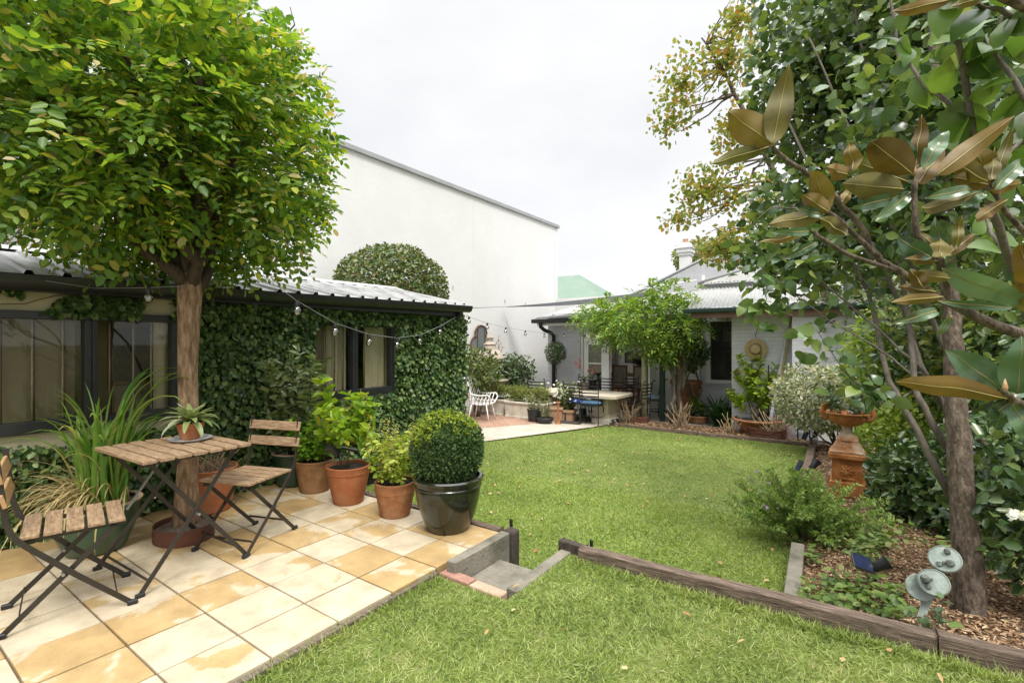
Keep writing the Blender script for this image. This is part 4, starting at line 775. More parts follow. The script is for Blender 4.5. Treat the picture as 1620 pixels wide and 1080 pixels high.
# terracotta pot behind the tree
t = thing('terracotta_planter', 'terracotta planter of dry stems half hidden behind the patio tree trunk', 'potted plant', (-4.22, 1.83, ZP))
zs, rs = pot_parts(t, terra_prof(.15, .20, .34), 'terrao', 'soilp')
mb = MB()
for i in range(40): mb.tube(wig((random.uniform(-.1, .1), random.uniform(-.1, .1), zs), (random.uniform(-.2, .2), random.uniform(-.2, .2), zs + random.uniform(.05, .16)), 4, .1), .003, 4)
mb.build('dry_stems', 'dry', t)
# ---- the row of pots
def stems(t, n, z0, spread, h, r, mat='twig', lean=.3, base=.5):
    mb = MB(); tips = []
    for i in range(n):
        a = random.uniform(0, 2 * PI); b = (spread * base * random.random() * math.cos(a), spread * base * random.random() * math.sin(a), z0); hh = h * random.uniform(.7, 1.08)
        p = wig(b, (b[0] + lean * math.cos(a) * random.random(), b[1] + lean * math.sin(a) * random.random(), z0 + hh), 6, .04); mb.tube(p, taper(r, r * .35, 6), 5); tips.append(p)
    mb.build('stems', mat, t, smooth=True); return tips
def leafy(t, tips, per, L, W, mat, shape='o', t0=.25, up=.6, droop=.25, name='foliage', jit=.3):
    """leaves set along local stems"""
    P, T = [], []
    for p in tips:
        p = np.array(p)
        for k in range(per):
            u = random.uniform(t0, 1) * (len(p) - 1); i = min(int(u), len(p) - 2); q = p[i] + (p[i + 1] - p[i]) * (u - i); P.append(q)
            ax = unit(p[i + 1] - p[i]); a = rnd_dir(1)[0]; a = a - ax * (a @ ax); T.append(unit(a) + ax * .45 + np.array([0, 0, -droop]))
    P, T = np.array(P), unit(np.array(T)); n = len(P); k = 1 + jit * rng.uniform(-1, 1, n)
    V, Fc = leafverts(P, T, np.array([0, 0, up]) + rnd_dir(n) * .55, L * k, W * k, shape)
    wl = world_loc(t); return np_mesh(name, V + np.array([wl.x, wl.y, wl.z]), Fc, mat, t)
M['camel'] = lm('dark_glossy_leaves', [(.025, .05, .02), (.05, .085, .03), (.09, .13, .05), (.15, .19, .09)], rough=.28, trans=.2, spec=.6)
M['basil'] = lm('bright_basil_leaves', [(.06, .17, .015), (.14, .30, .025), (.22, .40, .035), (.34, .48, .06)], trans=.42, tint=1.2, rough=.45)
M['lime'] = lm('lime_tree_leaves', [(.13, .25, .018), (.22, .37, .025), (.34, .46, .04), (.48, .40, .05)], [0, .4, .85, 1], trans=.42, tint=1.2, rough=.35)
M['basily'] = lm('yellow_basil_leaves', [(.18, .29, .03), (.29, .42, .045), (.42, .50, .07), (.46, .40, .11)], trans=.42, tint=1.15, rough=.5)
M['spike'] = lm('flower_spikes', [(.28, .30, .05), (.38, .34, .08), (.36, .24, .08)], trans=.2, rough=.7)
t = thing('potted_shrub', 'tall dark glossy shrub in a dark green glazed pot against the ivy', 'potted plant', (-4.32, 2.60, ZP))
zs, rs = pot_parts(t, [(.125, 0), (.14, .01), (.165, .14), (.178, .27), (.19, .285), (.19, .30), (.185, .305)], 'gpot', 'soilp', rim=.012)
M['bay'] = lm('olive_glossy_leaves', [(.09, .14, .045), (.15, .21, .07), (.23, .28, .11), (.36, .40, .21)], rough=.28, trans=.25, spec=.6)
tips = stems(t, 12, zs, .08, 1.0, .009, 'barkd', .30); tips = [[q_ + np.array([.12, -.05, 0]) * (k_ / 5) for k_, q_ in enumerate(p_)] for p_ in tips]; leafy(t, tips, 52, .095, .038, 'bay', 'o', .22, .4, .05)
t = thing('potted_basil', 'green basil in a mossy terracotta pot beside the dark green pot', 'potted plant', (-3.98, 2.60, ZP))
zs, rs = pot_parts(t, terra_prof(.125, .165, .28), 'terrab')
tips = stems(t, 26, zs, .13, .42, .004, 'twig', .20, 1.0); leafy(t, tips, 40, .052, .034, 'basil', 'o', .12, .6, .3)
t = thing('potted_lime', 'young lime tree with big bright leaves in an orange terracotta pot', 'potted plant', (-3.47, 2.58, ZP))
zs, rs = pot_parts(t, terra_prof(.122, .182, .31), 'terrao')
mb = MB(); tips = []
main = wig((.0, 0, zs), (.0, .0, zs + .22), 4, .02); mb.tube(main, taper(.011, .009, 4), 7)
for a, l, h in ((0.4, .20, .40), (1.7, .16, .36), (2.9, .24, .30), (4.2, .20, .36), (5.3, .26, .28), (3.6, .30, .20), (.9, .10, .50), (2.2, .05, .46), (0, .30, .22), (1.3, .22, .15)):
    p = wig((0, 0, zs + .20 + random.uniform(-.06, .02)), (l * math.cos(a), l * math.sin(a), zs + .16 + h), 6, .05); mb.tube(p, taper(.007, .003, 6), 5); tips.append(p)
p = wig((-.18, -.04, zs + .35), (-.30, -.04, zs + .74), 6, .03); mb.tube(p, taper(.005, .003, 6), 5); tips.append(p); tips.append(p)
p = wig((.10, .04, zs + .35), (.22, .02, zs + .62), 6, .03); mb.tube(p, taper(.005, .003, 6), 5); tips.append(p)
mb.build('stems', 'twig', t, smooth=True); leafy(t, tips, 30, .098, .046, 'lime', 'o', .15, .5, .15)
t = thing('potted_basil', 'yellowing basil with flower spikes in a stained terracotta pot beside the black pot', 'potted plant', (-2.92, 2.60, ZP))
zs, rs = pot_parts(t, terra_prof(.115, .158, .26, .30), 'terra')
tips = stems(t, 26, zs, .12, .38, .004, 'twig', .22, 1.0); leafy(t, tips, 34, .044, .024, 'basily', 'o', .15, .5, .35)
P, T = [], []
for i in range(15):
    a = random.uniform(0, 2 * PI); r = random.uniform(.02, .24); z0 = zs + .26 + random.uniform(0, .08); h = random.uniform(.14, .24); wl = world_loc(t)
    for k in range(34):
        u = k / 34; P.append((wl.x + r * math.cos(a) + .03 * u, wl.y + r * math.sin(a), wl.z + z0 + h * u)); T.append((math.cos(k * 1.57), math.sin(k * 1.57), .5))
n = len(P); leaves('flower_spike', np.array(P), np.array(T), np.tile([0, 0, 1.], (n, 1)) + rnd_dir(n) * .3, .016, .009, 'spike', t)
M['box'] = lm('box_leaves', [(.022, .055, .018), (.042, .09, .026), (.07, .125, .036), (.11, .17, .045)], rough=.5, trans=.25, spec=.3)
M['boxtip'] = lm('new_box_tips', [(.16, .24, .02), (.26, .34, .03), (.36, .40, .05)], rough=.4, trans=.35)
t = thing('potted_box_ball', 'clipped box ball with yellow new tips in a big black olive glazed pot', 'potted plant', (-2.395, 2.63, ZP))
zs, rs = pot_parts(t, [(.135, 0), (.15, .01), (.195, .11), (.222, .21), (.234, .29), (.232, .305), (.24, .312), (.24, .322), (.235, .328), (.238, .345), (.252, .355), (.256, .375), (.246, .385)], 'bpot')
wl = np.array(world_loc(t)); c = wl + np.array([.0, 0, zs + .235]); rad = np.array([.252, .252, .265])
for i in range(9): limb(t, wl + np.array([random.uniform(-.05, .05), random.uniform(-.05, .05), zs]), c + rnd_dir(1)[0] * .17 * np.array([1, 1, .6]), .006, .002, 'twig', 'stem', 5, .05, 5)
n = 13500; P = crown_pts(n, c, rad * .96, 2.35, .20, .06, 22); O = unit((P - c) / rad)
hi = (O[:, 2] > .38 + .45 * lump(P - c, 14)) & (rng.uniform(size=n) < .72) & (np.linalg.norm((P - c) / rad, axis=1) > .86)
for nm, m_, mt in (('foliage', ~hi, 'box'), ('new_tips', hi, 'boxtip')):
    q = P[m_]; k = len(q); leaves(nm, q, O[m_] * .8 + rnd_dir(k) * .9, rnd_dir(k) + O[m_] * .6, .023 * rng.uniform(.6, 1.35, k), .0135, mt, t, 'r')
# solar spotlight in the lime pot
def solar_light(loc, rz, label, panel='solar', k=1.0, tilt=25, lamp=(-.10, .0, .02), stake=.12, roll=0, ld=(-.55, -.25, .62)):
    t = thing('solar_spotlight', label, 'solar light', loc, rz, 'solar garden spotlights'); a = R(tilt); ro = R(roll)
    m_ = Matrix.Rotation(a, 3, 'Y') @ Matrix.Rotation(-ro, 3, 'X'); ex, ey, ez = [np.array(m_.col[i]) for i in range(3)]; pc = np.array([.045 * k, 0, .035 * k])
    MB().obox(pc, ex * .062 * k, ey * .045 * k, ez * .005 * k).build('panel_housing', 'black', t, bevel=.003)
    MB().obox(pc + ez * .0055 * k, ex * .056 * k, ey * .039 * k, ez * .001).build('solar_panel', panel, t)
    lx, ly, lz = [v * k for v in lamp]; d = unit(np.array(ld)); q = np.array([lx, ly, lz])
    MB().tube([q - d * .045 * k, q - d * .03 * k, q + d * .03 * k, q + d * .055 * k, q + d * .05 * k], [.016 * k, .026 * k, .032 * k, .042 * k, .036 * k], 16).build('lamp_head', 'black', t, smooth=2)
    MB().tube([q + d * .045 * k, q + d * .048 * k], .036 * k, 16).build('lens', 'bulb', t)
    MB().tube([(0, 0, .02 * k), (-.03 * k, 0, -.01 * k), tuple(q - d * .03 * k)], .010 * k, 8).tube([(-.03 * k, 0, -.005), (-.03 * k, 0, -stake)], .008 * k, 8).build('stake', 'black', t, smooth=True)
    return t
q = dp(543, 724, 3.93); solar_light((q[0] + .01, q[1] + .005, q[2] + .03), R(35), 'black solar spotlight with grey panel stuck in the lime tree pot', 'solarg', 1.05, 12, (-.085, .0, .03), .11, 25)
# ---- clipped dome behind the garden room
M['dome'] = lm('clipped_dome_leaves', [(.035, .065, .015), (.07, .12, .022), (.12, .17, .03), (.20, .19, .05), (.17, .09, .045)], [0, .35, .68, .90, 1], rough=.35, trans=.25, spec=.5)
t = thing('clipped_dome_tree', 'big clipped dome of foliage showing over the garden room roof', 'tree', (-7.3, 6.4, -.3))
c = np.array([-7.3, 6.40, 2.46]); rad = np.array([1.0, 1.0, .95])
MB(True).tube([(-7.3, 6.4, -.3), (-7.28, 6.42, 1.0), (-7.3, 6.4, 2.2)], [.13, .10, .08], 10, wob=.1).build('trunk', 'barkg', t, smooth=True)
for i in range(6): limb(t, (-7.3, 6.4, 1.5 + .1 * i), c + rnd_dir(1)[0] * .7, .04, .012, 'barkd')
n = 15000; P = crown_pts(n, c, rad, 2.3, .10, .02, 6); O = unit((P - c) / rad); k = rng.uniform(.7, 1.3, n)
leaves('crown', P, O * .5 + rnd_dir(n) + np.array([0, 0, -.3]), O + rnd_dir(n) * .5, .062 * k, .044 * k, 'dome', t, 'o')
t = thing('small_shrub', 'tuft of shrub low behind the clipped dome at the white wall', 'shrub', (-7.0, 7.35, -.3))
for i in range(4): limb(t, (-7.0, 7.35, -.3), (-7.0 + .15 * math.cos(i * 1.6), 7.35 + .15 * math.sin(i * 1.6), 2.2), .02, .006, 'twig', 'stem')
crown('crown', (-7.0, 7.35, 2.15), (.32, .32, .30), 900, .06, .04, 'dome', t, shell=.3)
# ---- grey conifer far left behind the roof
M['conifer'] = lm('grey_conifer', [(.06, .06, .045), (.12, .115, .085), (.18, .17, .12), (.20, .15, .10)], rough=.8, trans=.2)
t = thing('grey_conifer', 'greyish brown feathery conifer beyond the roof at the left edge', 'tree', (-12.0, 2.5, -.4))
MB(True).tube([(-12, 2.5, -.4), (-12, 2.55, 3), (-12, 2.5, 7)], [.22, .16, .05], 9, wob=.1).build('trunk', 'barkd', t, smooth=True)
for i in range(34):
    z = .9 + i * .18; a = i * 2.4; r = 1.9 - .16 * i * .3; limb(t, (-12, 2.5, z), (-12 + r * math.cos(a), 2.5 + r * math.sin(a), z + .25), .03, .008, 'barkd', n=5)
n = 9000; P = crown_pts(n, (-12, 2.5, 3.9), (2.2, 2.3, 3.4), 2, .45, .35, 2.2); leaves('crown', P, rnd_dir(n) + np.array([0, 0, -.5]), rnd_dir(n), .17 * rng.uniform(.6, 1.3, n), .035, 'conifer', t, 'r')
t = thing('grey_conifer', 'second greyish conifer just right of the first, seen through the round tree crown', 'tree', (-11.0, 5.2, -.4))
MB(True).tube([(-11, 5.2, -.4), (-11, 5.2, 3), (-11, 5.2, 4.2)], [.2, .13, .05], 9, wob=.1).build('trunk', 'barkd', t, smooth=True)
n = 3500; P = crown_pts(n, (-11, 5.2, 2.4), (1.2, 1.2, 2.0), 2, .45, .3, 2.2); leaves('crown', P, rnd_dir(n) + np.array([0, 0, -.5]), rnd_dir(n), .15 * rng.uniform(.6, 1.3, n), .04, 'conifer', t, 'r')
# ---- festoon lights
def festoon(name, label, pts, bulbs, br=.026, sag=0):
    t = thing(name, label, 'string lights', V3(pts[0]), 0, 'festoon light strings'); mb = MB(True)
    mb.tube(pts, .0026, 6).build('cable', 'wire', t, smooth=True)
    for q in bulbs:
        q = np.array(q); s = MB(True).tube([q + (0, 0, .004), q + (0, 0, -.012), q + (0, 0, -.038)], [.012, .017, .015], 10).build('socket', 'black', t, smooth=2)
        MB(True).tube([q + (0, 0, -.036), q + (0, 0, -.05), q + (0, 0, -.066), q + (0, 0, -.085), q + (0, 0, -.098), q + (0, 0, -.104)], [.010, .020, br, br * .95, br * .5, .002], 12).build('bulb', 'bulbg', t, smooth=True)
    return t
ptsb = [dp(418, 438, 3.25), dp(470, 476, 3.4), dp(530, 511, 3.75), dp(584, 529, 4.15), dp(628, 534.5, 4.6), dp(664, 530, 5.05), dp(696, 516, 5.6), dp(722, 501, 6.6)]
festoon('festoon_lights', 'festoon string of clear bulbs from the patio tree to the garden room corner', ptsb, ptsb[1:-1])
pts2 = [xp(740, 500, -4.42)] + [dp(x, y, d) for x, y, d in ((742, 501, 7.2), (771, 511, 8.2), (800, 518, 9.2), (831, 523, 10.2), (861, 527, 11.2), (892, 527, 12.2), (922, 526, 13.0), (935, 523, 13.6))]
festoon('festoon_lights', 'thin festoon string from the garden room corner to the house wall', pts2, pts2[1:-1], .03)
pts3 = [xp(72, 444, -4.30), dp(150, 456, 3.4), dp(235, 455, 3.25), dp(300, 452, 3.3)]
festoon('festoon_lights', 'short festoon string from the left gutter to the patio tree with one bulb', pts3, [pts3[2]])
# ================================================================== BACK: TERRACE AND HOUSE BED
ZT_ = -.195
def at(x, y, z=ZT_): return V3(gp(x, y, z))
# ---- wisteria
M['wist'] = lm('wisteria_leaflets', [(.06, .14, .03), (.10, .21, .035), (.17, .30, .04), (.26, .37, .05), (.33, .38, .06)], trans=.4, tint=1.2, rough=.45)
wx, wy = -3.12, 10.85
t = thing('wisteria', 'wisteria trained as a flat topped standard on a twisted trunk in the house bed', 'tree', (wx, wy, -.19))
MB(True).tube([(wx + .02, wy, -.25), (wx + .03, wy, .1), (wx - .03, wy + .02, .42), (wx + .02, wy, .75), (wx, wy, 1.15), (wx - .02, wy, 1.45)], [.11, .078, .075, .08, .085, .09], 12, wob=.3).build('trunk', 'barkg', t, smooth=True)
MB(True).tube(wig((wx - .13, wy - .10, -.2), (wx - .22, wy - .02, 1.5), 9, .05), taper(.035, .045, 9), 8, wob=.3).build('trunk', 'barkl', t, smooth=True)
MB(True).tube(wig((wx + .08, wy - .05, .55), (wx + .12, wy - .02, 1.55), 7, .06), taper(.035, .045, 7), 8, wob=.3).build('trunk', 'barkl', t, smooth=True)
cc = np.array([-3.80, 10.75, 2.04])
for i in range(13):
    a = i * 2 * PI / 13; limb(t, (wx, wy, 1.35), cc + np.array([1.25 * math.cos(a), .8 * math.sin(a), random.uniform(-.15, .4)]), .045, .012, 'barkg', n=6, amp=.07)
n = 1500
P = np.concatenate([crown_pts(820, cc, (1.32, .95, .44), 2.3, .38, .34, 3.2), crown_pts(230, cc + [-.85, -.1, .16], (.80, .7, .40), 2, .4, .2, 3), crown_pts(260, cc + [.35, 0, .40], (.75, .7, .50), 2, .35, .25, 3), crown_pts(190, cc + [.40, -.1, -.40], (.50, .5, .32), 2, .4, .2, 3)]); n = len(P)
O = unit((P - cc) / np.array([1.4, 1.0, .7]))
V, Fc = pinnate(P, O * .7 + rnd_dir(n) * .8 + np.array([0, 0, -.1]), np.array([0, 0, .9]) + rnd_dir(n) * .6 + O * .3, .27, 5, .10, .042, 'r', .5); np_mesh('crown', V, Fc, 'wist', t)
t = thing('evergreen_shrub', 'dark rounded evergreen shrub tucked under the right side of the wisteria', 'shrub', (-3.02, 11.4, -.2))
for i in range(5): limb(t, (-3.02 + .03 * i, 11.4, -.2), (-3.02 + .2 * math.cos(i), 11.4 + .2 * math.sin(i), 1.3), .025, .008, 'barkg', 'stem')
crown('crown', (-3.05, 11.35, 1.36), (.40, .40, .42), 1300, .085, .045, 'camel', t, shell=.3, shape='o')
o = MB().tube([(0, 0, 0), (.01, 0, 1.0), (0, .01, 2.05)], [.062, .057, .05], 12, wob=.06).build('pale_post', 'postpale', smooth=True); o.location = (-3.83, 10.62, -.2); tag(o, 'pale lichen covered round post holding up the wisteria', 'post')
o = MB().box((-.16, -.10, 0), (.14, .10, .15), rz=.2).build('timber_block', 'rustring', bevel=.012); o.location = (-3.82, 10.45, -.19); tag(o, 'dark reddish timber block at the foot of the pale post', 'block')
o = MB().box((-.17, -.09, 0), (.17, .09, .14), rz=-.1).build('stone_block', 'conc', bevel=.012); o.location = (-4.33, 10.45, -.19); tag(o, 'mossy grey stone block beside the left corner of the house bed', 'block')
def dry_clump(x, y, n, h, sp, label):
    t = thing('cut_back_plant', label, 'plant', (x, y, -.19)); mb = MB()
    for i in range(n):
        a = random.uniform(0, 2 * PI); b = (random.uniform(-.08, .08), random.uniform(-.06, .06), 0); l = random.uniform(.2, 1) * sp
        mb.tube(wig(b, (b[0] + l * math.cos(a), b[1] + l * .6 * math.sin(a), h * random.uniform(.4, 1.0)), 5, .04), taper(.010, .005, 5), 5)
    mb.build('stems', 'dry', t, smooth=True)
dry_clump(-4.05, 10.32, 24, .62, .36, 'dry cut back stems in the house bed left of the pale post')
dry_clump(-2.93, 10.30, 24, .58, .40, 'dry cut back stems in front of the wisteria trunk')
dry_clump(-1.98, 10.22, 18, .42, .30, 'dry cut back stems below the strappy dark plant')
dry_clump(-1.15, 10.22, 34, .55, .44, 'fan of bleached dry stalks right of the bowl planter')
# ---- stone table
t = thing('stone_table', 'long sandstone garden table on two block pedestals', 'table', (-5.15, 10.25, ZT_), R(-3))
MB().prism([(-1.05, -.52), (.95, -.52), (1.05, -.42), (1.05, .42), (.95, .52), (-1.05, .52)], .575, .645).build('tabletop', 'stone', t, bevel=.012)
for x in (-.62, .62):
    MB().box((x - .17, -.28, .12), (x + .17, .28, .50)).add([(x - .17, -.28, .50), (x + .17, -.28, .50), (x + .17, .28, .50), (x - .17, .28, .50), (x - .26, -.36, .573), (x + .26, -.36, .573), (x + .26, .36, .573), (x - .26, .36, .573)], [(0, 1, 5, 4), (1, 2, 6, 5), (2, 3, 7, 6), (3, 0, 4, 7)]).build('pedestal', 'stone', t)
    MB().box((x - .21, -.34, 0), (x + .21, .34, .118)).build('plinth', 'concl', t, bevel=.01)
# ---- iron chairs
def iron_chair(loc, rz, label, mat='charcoal'):
    c = thing('iron_chair', label, 'chair', (*loc, ZT_), rz, 'iron ladder back garden chairs'); w_ = .20
    for s in (1, -1):
        MB().tube([(s * w_, -.21, 0), (s * w_, -.20, .24), (s * w_, -.20, .44), (s * (w_ + .01), -.23, .70), (s * (w_ + .015), -.26, .90), (s * (w_ + .01), -.30, .945), (s * (w_ + .005), -.33, .92)], .011, 8).build('back_post', mat, c, smooth=True)
        MB().tube([(s * w_, .22, 0), (s * w_, .21, .20), (s * w_, .17, .36), (s * (w_ - .02), .10, .43)], .011, 8).build('leg', mat, c, smooth=True)
    for z in (.56, .635, .71, .785, .86):
        y0 = -.205 - .055 * max(0, z - .44) / .46; pts = [(x, y0 - .03 * (1 - (x / w_) ** 2), z) for x in np.linspace(-w_, w_, 7)]; mb = MB()
        for a, b in zip(pts[:-1], pts[1:]): mb.bar(a, b, .006, .026, up=(0, 0, 1))
        mb.build('back_slat', mat, c)
    MB().tube([(-w_, -.20, .43), (w_, -.20, .43), (w_, .18, .43), (-w_, .18, .43), (-w_, -.20, .43)], .011, 8).build('seat_frame', mat, c)
    mb = MB()
    for y in np.linspace(-.16, .15, 7): mb.bar((-w_, y, .432), (w_, y, .432), .02, .004, up=(0, 0, 1))
    mb.build('seat_slats', mat, c); MB().tube([(-w_, -.2, .18), (-w_, .21, .18)], .007, 6).tube([(w_, -.2, .18), (w_, .21, .18)], .007, 6).tube([(-w_, 0, .18), (w_, 0, .18)], .007, 6).build('stretcher', mat, c)
    return c
def cushion(loc, rz, label, mat, z=.442, h=.085):
    n = 12; vs = []; fs = []
    for s in (1, -1):
        for i in range(n + 1):
            for j in range(n + 1):
                x, y = -1 + 2 * i / n, -1 + 2 * j / n; e = max(0, (1 - x ** 4) * (1 - y ** 4)) ** .45
                vs.append((x * .215 * (1 - .05 * y * y), y * .20 * (1 - .05 * x * x), h / 2 + s * h / 2 * e * (1 if s > 0 else .98)))
    k = (n + 1) ** 2
    for s in (0, 1):
        for i in range(n):
            for j in range(n): a = s * k + i * (n + 1) + j; q = (a, a + n + 1, a + n + 2, a + 1); fs.append(q if s == 0 else q[::-1])
    o = MB().add(vs, fs).build('cushion', mat, smooth=True); o.location = (*loc, ZT_ + z); o.rotation_euler = (0, 0, rz); tag(o, label, 'cushion', 'seat cushions'); return o
def P2(x, y, z=ZT_): q = gp(x, y, z); return (float(q[0]), float(q[1]))
ic = [((-4.66, 9.72), R(8), 'dark iron chair with a plain blue cushion, nearest corner of the stone table', 'charcoal', 'blue', 'plain blue seat cushion on the nearest iron chair'),
      ((-5.08, 9.84), R(4), 'dark iron chair with a bright patterned cushion, beside the plain blue one', 'charcoal', 'bluep', 'bright blue patterned cushion on an iron chair'),
      ((-6.12, 9.95), R(10), 'dark iron chair with a pale blue cushion behind the potted flowering shrub', 'charcoal', 'bluel', 'pale blue grey cushion behind the terracotta boxes'),
      ((-6.75, 10.55), R(-85), 'dark iron chair at the left end of the stone table by the white wall', 'charcoal', None, ''),
      ((-5.75, 11.35), R(180), 'blue black iron chair beyond the table, by the brick pier', 'navy', 'bluel', 'pale blue cushion on the far chair by the brick pier'),
      ((-5.12, 11.25), R(184), 'blue black iron chair beyond the table, in front of the glass door', 'navy', 'bluel', 'pale blue cushion on the chair in front of the glass door'),
      ((-4.62, 11.55), R(178), 'blue black iron chair beyond the table, at the doorway edge', 'navy', None, ''),
      ((-3.98, 10.62), R(82), 'dark iron chair at the right end of the stone table', 'iron', None, ''),
      ((-3.92, 11.38), R(120), 'dark iron chair set back from the table before the doorway', 'iron', 'bluel', 'faded cushion on the iron chair before the doorway')]
for p, rz, lb, mt, cm, cl in ic:
    iron_chair(p, rz, lb, mt)
    if cm: cushion(p, rz, cl, cm)
# bromeliad pot on the table
def lathe_pot(name, label, cat, loc, prof, mat, soil='soil', rim=None, group=None):
    t = thing(name, label, cat, loc, 0, group); zs, rs = pot_parts(t, prof, mat, soil, 24, rim); return t, zs, rs
M['red'] = lm('red_flowers', [(.42, .06, .04), (.55, .12, .07), (.36, .03, .03)], trans=.25)
t, zs, rs = lathe_pot('potted_bromeliad', 'grey pot with thin arching red flower stems on the stone table', 'potted plant', (-5.30, 10.62, ZT_ + .647), [(.09, 0), (.10, .01), (.13, .16), (.14, .17), (.14, .18)], 'conc')
mb = MB()
for i in range(16): strap(mb, (0, 0, zs), i * 2.4, random.uniform(.2, .36), .022, R(random.uniform(50, 80)), R(random.uniform(30, 90)), 7)
mb.build('foliage', 'camel', t, smooth=True)
mb = MB(); fl = []
for a, l, h in ((.3, .32, .42), (3.5, .12, .58), (1.0, .30, .25), (2.9, .30, .5), (5.6, .26, .36), (4.5, .18, .44)):
    p = wig((0, 0, zs), (l * math.cos(a), l * math.sin(a), zs + h), 6, .05, -.12); mb.tube(p, .004, 5); fl.append(p)
mb.build('stems', 'dry', t); leafy(t, fl, 12, .05, .022, 'red', 'o', .75, .3, .3, 'flowers')
# ---- inside the doorway
def dining_chair(loc, rz, label):
    c = thing('dining_chair', label, 'chair', (*loc, FL), rz, 'upholstered dining chairs')
    for s in (1, -1):
        MB().box((s * .21 - .02, -.22, 0), (s * .21 + .02, -.18, 1.06)).build('back_post', 'diningwood', c, bevel=.004); MB().box((s * .21 - .02, .18, 0), (s * .21 + .02, .22, .42)).build('leg', 'diningwood', c, bevel=.004)
    MB().box((-.189, -.215, 1.0), (.189, -.185, 1.055)).box((-.189, -.215, .52), (.189, -.185, .56)).build('back_rail', 'diningwood', c, bevel=.004)
    MB().box((-.186, -.212, .562), (.186, -.188, .998)).build('backrest', 'linen', c, bevel=.01); MB().box((-.24, -.175, .422), (.24, .25, .50)).build('seat', 'linen', c, bevel=.02); MB().box((-.188, .18, .36), (.188, .22, .418)).box((-.188, -.215, .36), (.188, -.19, .418)).build('seat_rail', 'diningwood', c)
for i, (x, y, lb) in enumerate(((985, 13.55, 'linen backed dining chair just inside the doorway, nearest the glass door'), (1018, 13.55, 'linen backed dining chair in the middle of the row inside the doorway'), (1049, 13.5, 'linen backed dining chair inside the doorway beside the open white door'))):
    q = yp(x, 600, y); dining_chair((q[0], q[1]), R(-2 + 3 * i), lb)
q = yp(1013, 600, 14.35)
t = thing('dining_table', 'wooden dining table indoors behind the row of linen chairs', 'table', (q[0], q[1], FL))
MB().box((-1.3, -.45, .70), (1.3, .45, .745)).build('tabletop', 'diningwood', t, bevel=.005)
for x in (-1.2, 1.2):
    for y in (-.38, .38): MB().box((x - .035, y - .035, 0), (x + .035, y + .035, .698)).build('leg', 'diningwood', t)
M['petal'] = lm('white_petals', [(.70, .70, .66), (.80, .80, .77)], trans=.3, rough=.6)
t = thing('flower_vase', 'glass vase of white lilies on the indoor dining table', 'vase', (q[0], q[1], FL + .747))
MB().lathe([(.05, 0), (.06, .02), (.07, .16), (.05, .24), (.065, .28)], n=20).build('vase', 'glassd', t, smooth=True)
tp_ = stems(t, 18, .2, .05, .35, .005, 'twig', .36, .3); leafy(t, tp_, 12, .15, .04, 'camel', 'o', .3); leafy(t, tp_, 9, .17, .06, 'petal', 'o', .80, .6, -.2, 'flowers')
for x, z, lb in ((1000, 1.02, 'small dark framed picture inside the dining room'), (1052, .95, 'dark framed picture inside the dining room beside the open door')):
    q = yp(x, 590, 16.95); o = thing('framed_picture', lb, 'picture', (q[0], 16.95, z)); MB().box((-.28, 0, -.2), (-.24, .04, .2)).box((.24, 0, -.2), (.28, .04, .2)).box((-.239, 0, .16), (.239, .04, .2)).box((-.239, 0, -.2), (.239, .04, -.16)).build('frame', 'charcoal', o); MB().box((-.24, .02, -.16), (.24, .03, .16)).build('print', 'conc', o)
# ---- big urn and standard topiary
t, zs, rs = lathe_pot('terracotta_urn', 'big tall terracotta urn standing behind the wisteria trunk', 'urn', (-3.22, 11.75, ZT_), [(.17, 0), (.19, .01), (.25, .35), (.31, .72), (.33, .80), (.36, .82), (.37, .86), (.36, .89)], 'terra')
for i in range(5):
    a = R(205 + i * 28); mb = MB()
    for k in range(8): b = k / 7 * PI; mb.sphere((.285 * math.cos(a + .16 * math.cos(b)), .285 * math.sin(a + .16 * math.cos(b)), .66 - .10 * math.sin(b)), .022, 8, 5)
    mb.build('garland', 'terra', t, smooth=True)
q = yp(882, 600, 11.85); 
t, zs, rs = lathe_pot('standard_topiary', 'standard ball topiary on a bare stem beside the black downpipe', 'potted plant', (float(q[0]), 11.75, ZT_), terra_prof(.15, .2, .3), 'blackpot')
wl = np.array(world_loc(t)); MB(True).tube([wl + (0, 0, zs), wl + (.01, 0, .8), wl + (0, 0, 1.45)], [.022, .018, .018], 8).build('trunk', 'barkg', t, smooth=True)
for i in range(8): limb(t, wl + (0, 0, 1.25), wl + np.array([.22 * math.cos(i * .8), .22 * math.sin(i * .8), random.uniform(1.35, 1.65)]), .009, .003, 'barkd')
crown('crown', wl + (0, 0, 1.50), (.30, .30, .30), 1900, .05, .028, 'camel', t, shell=.35, gap=.3, gs=9)
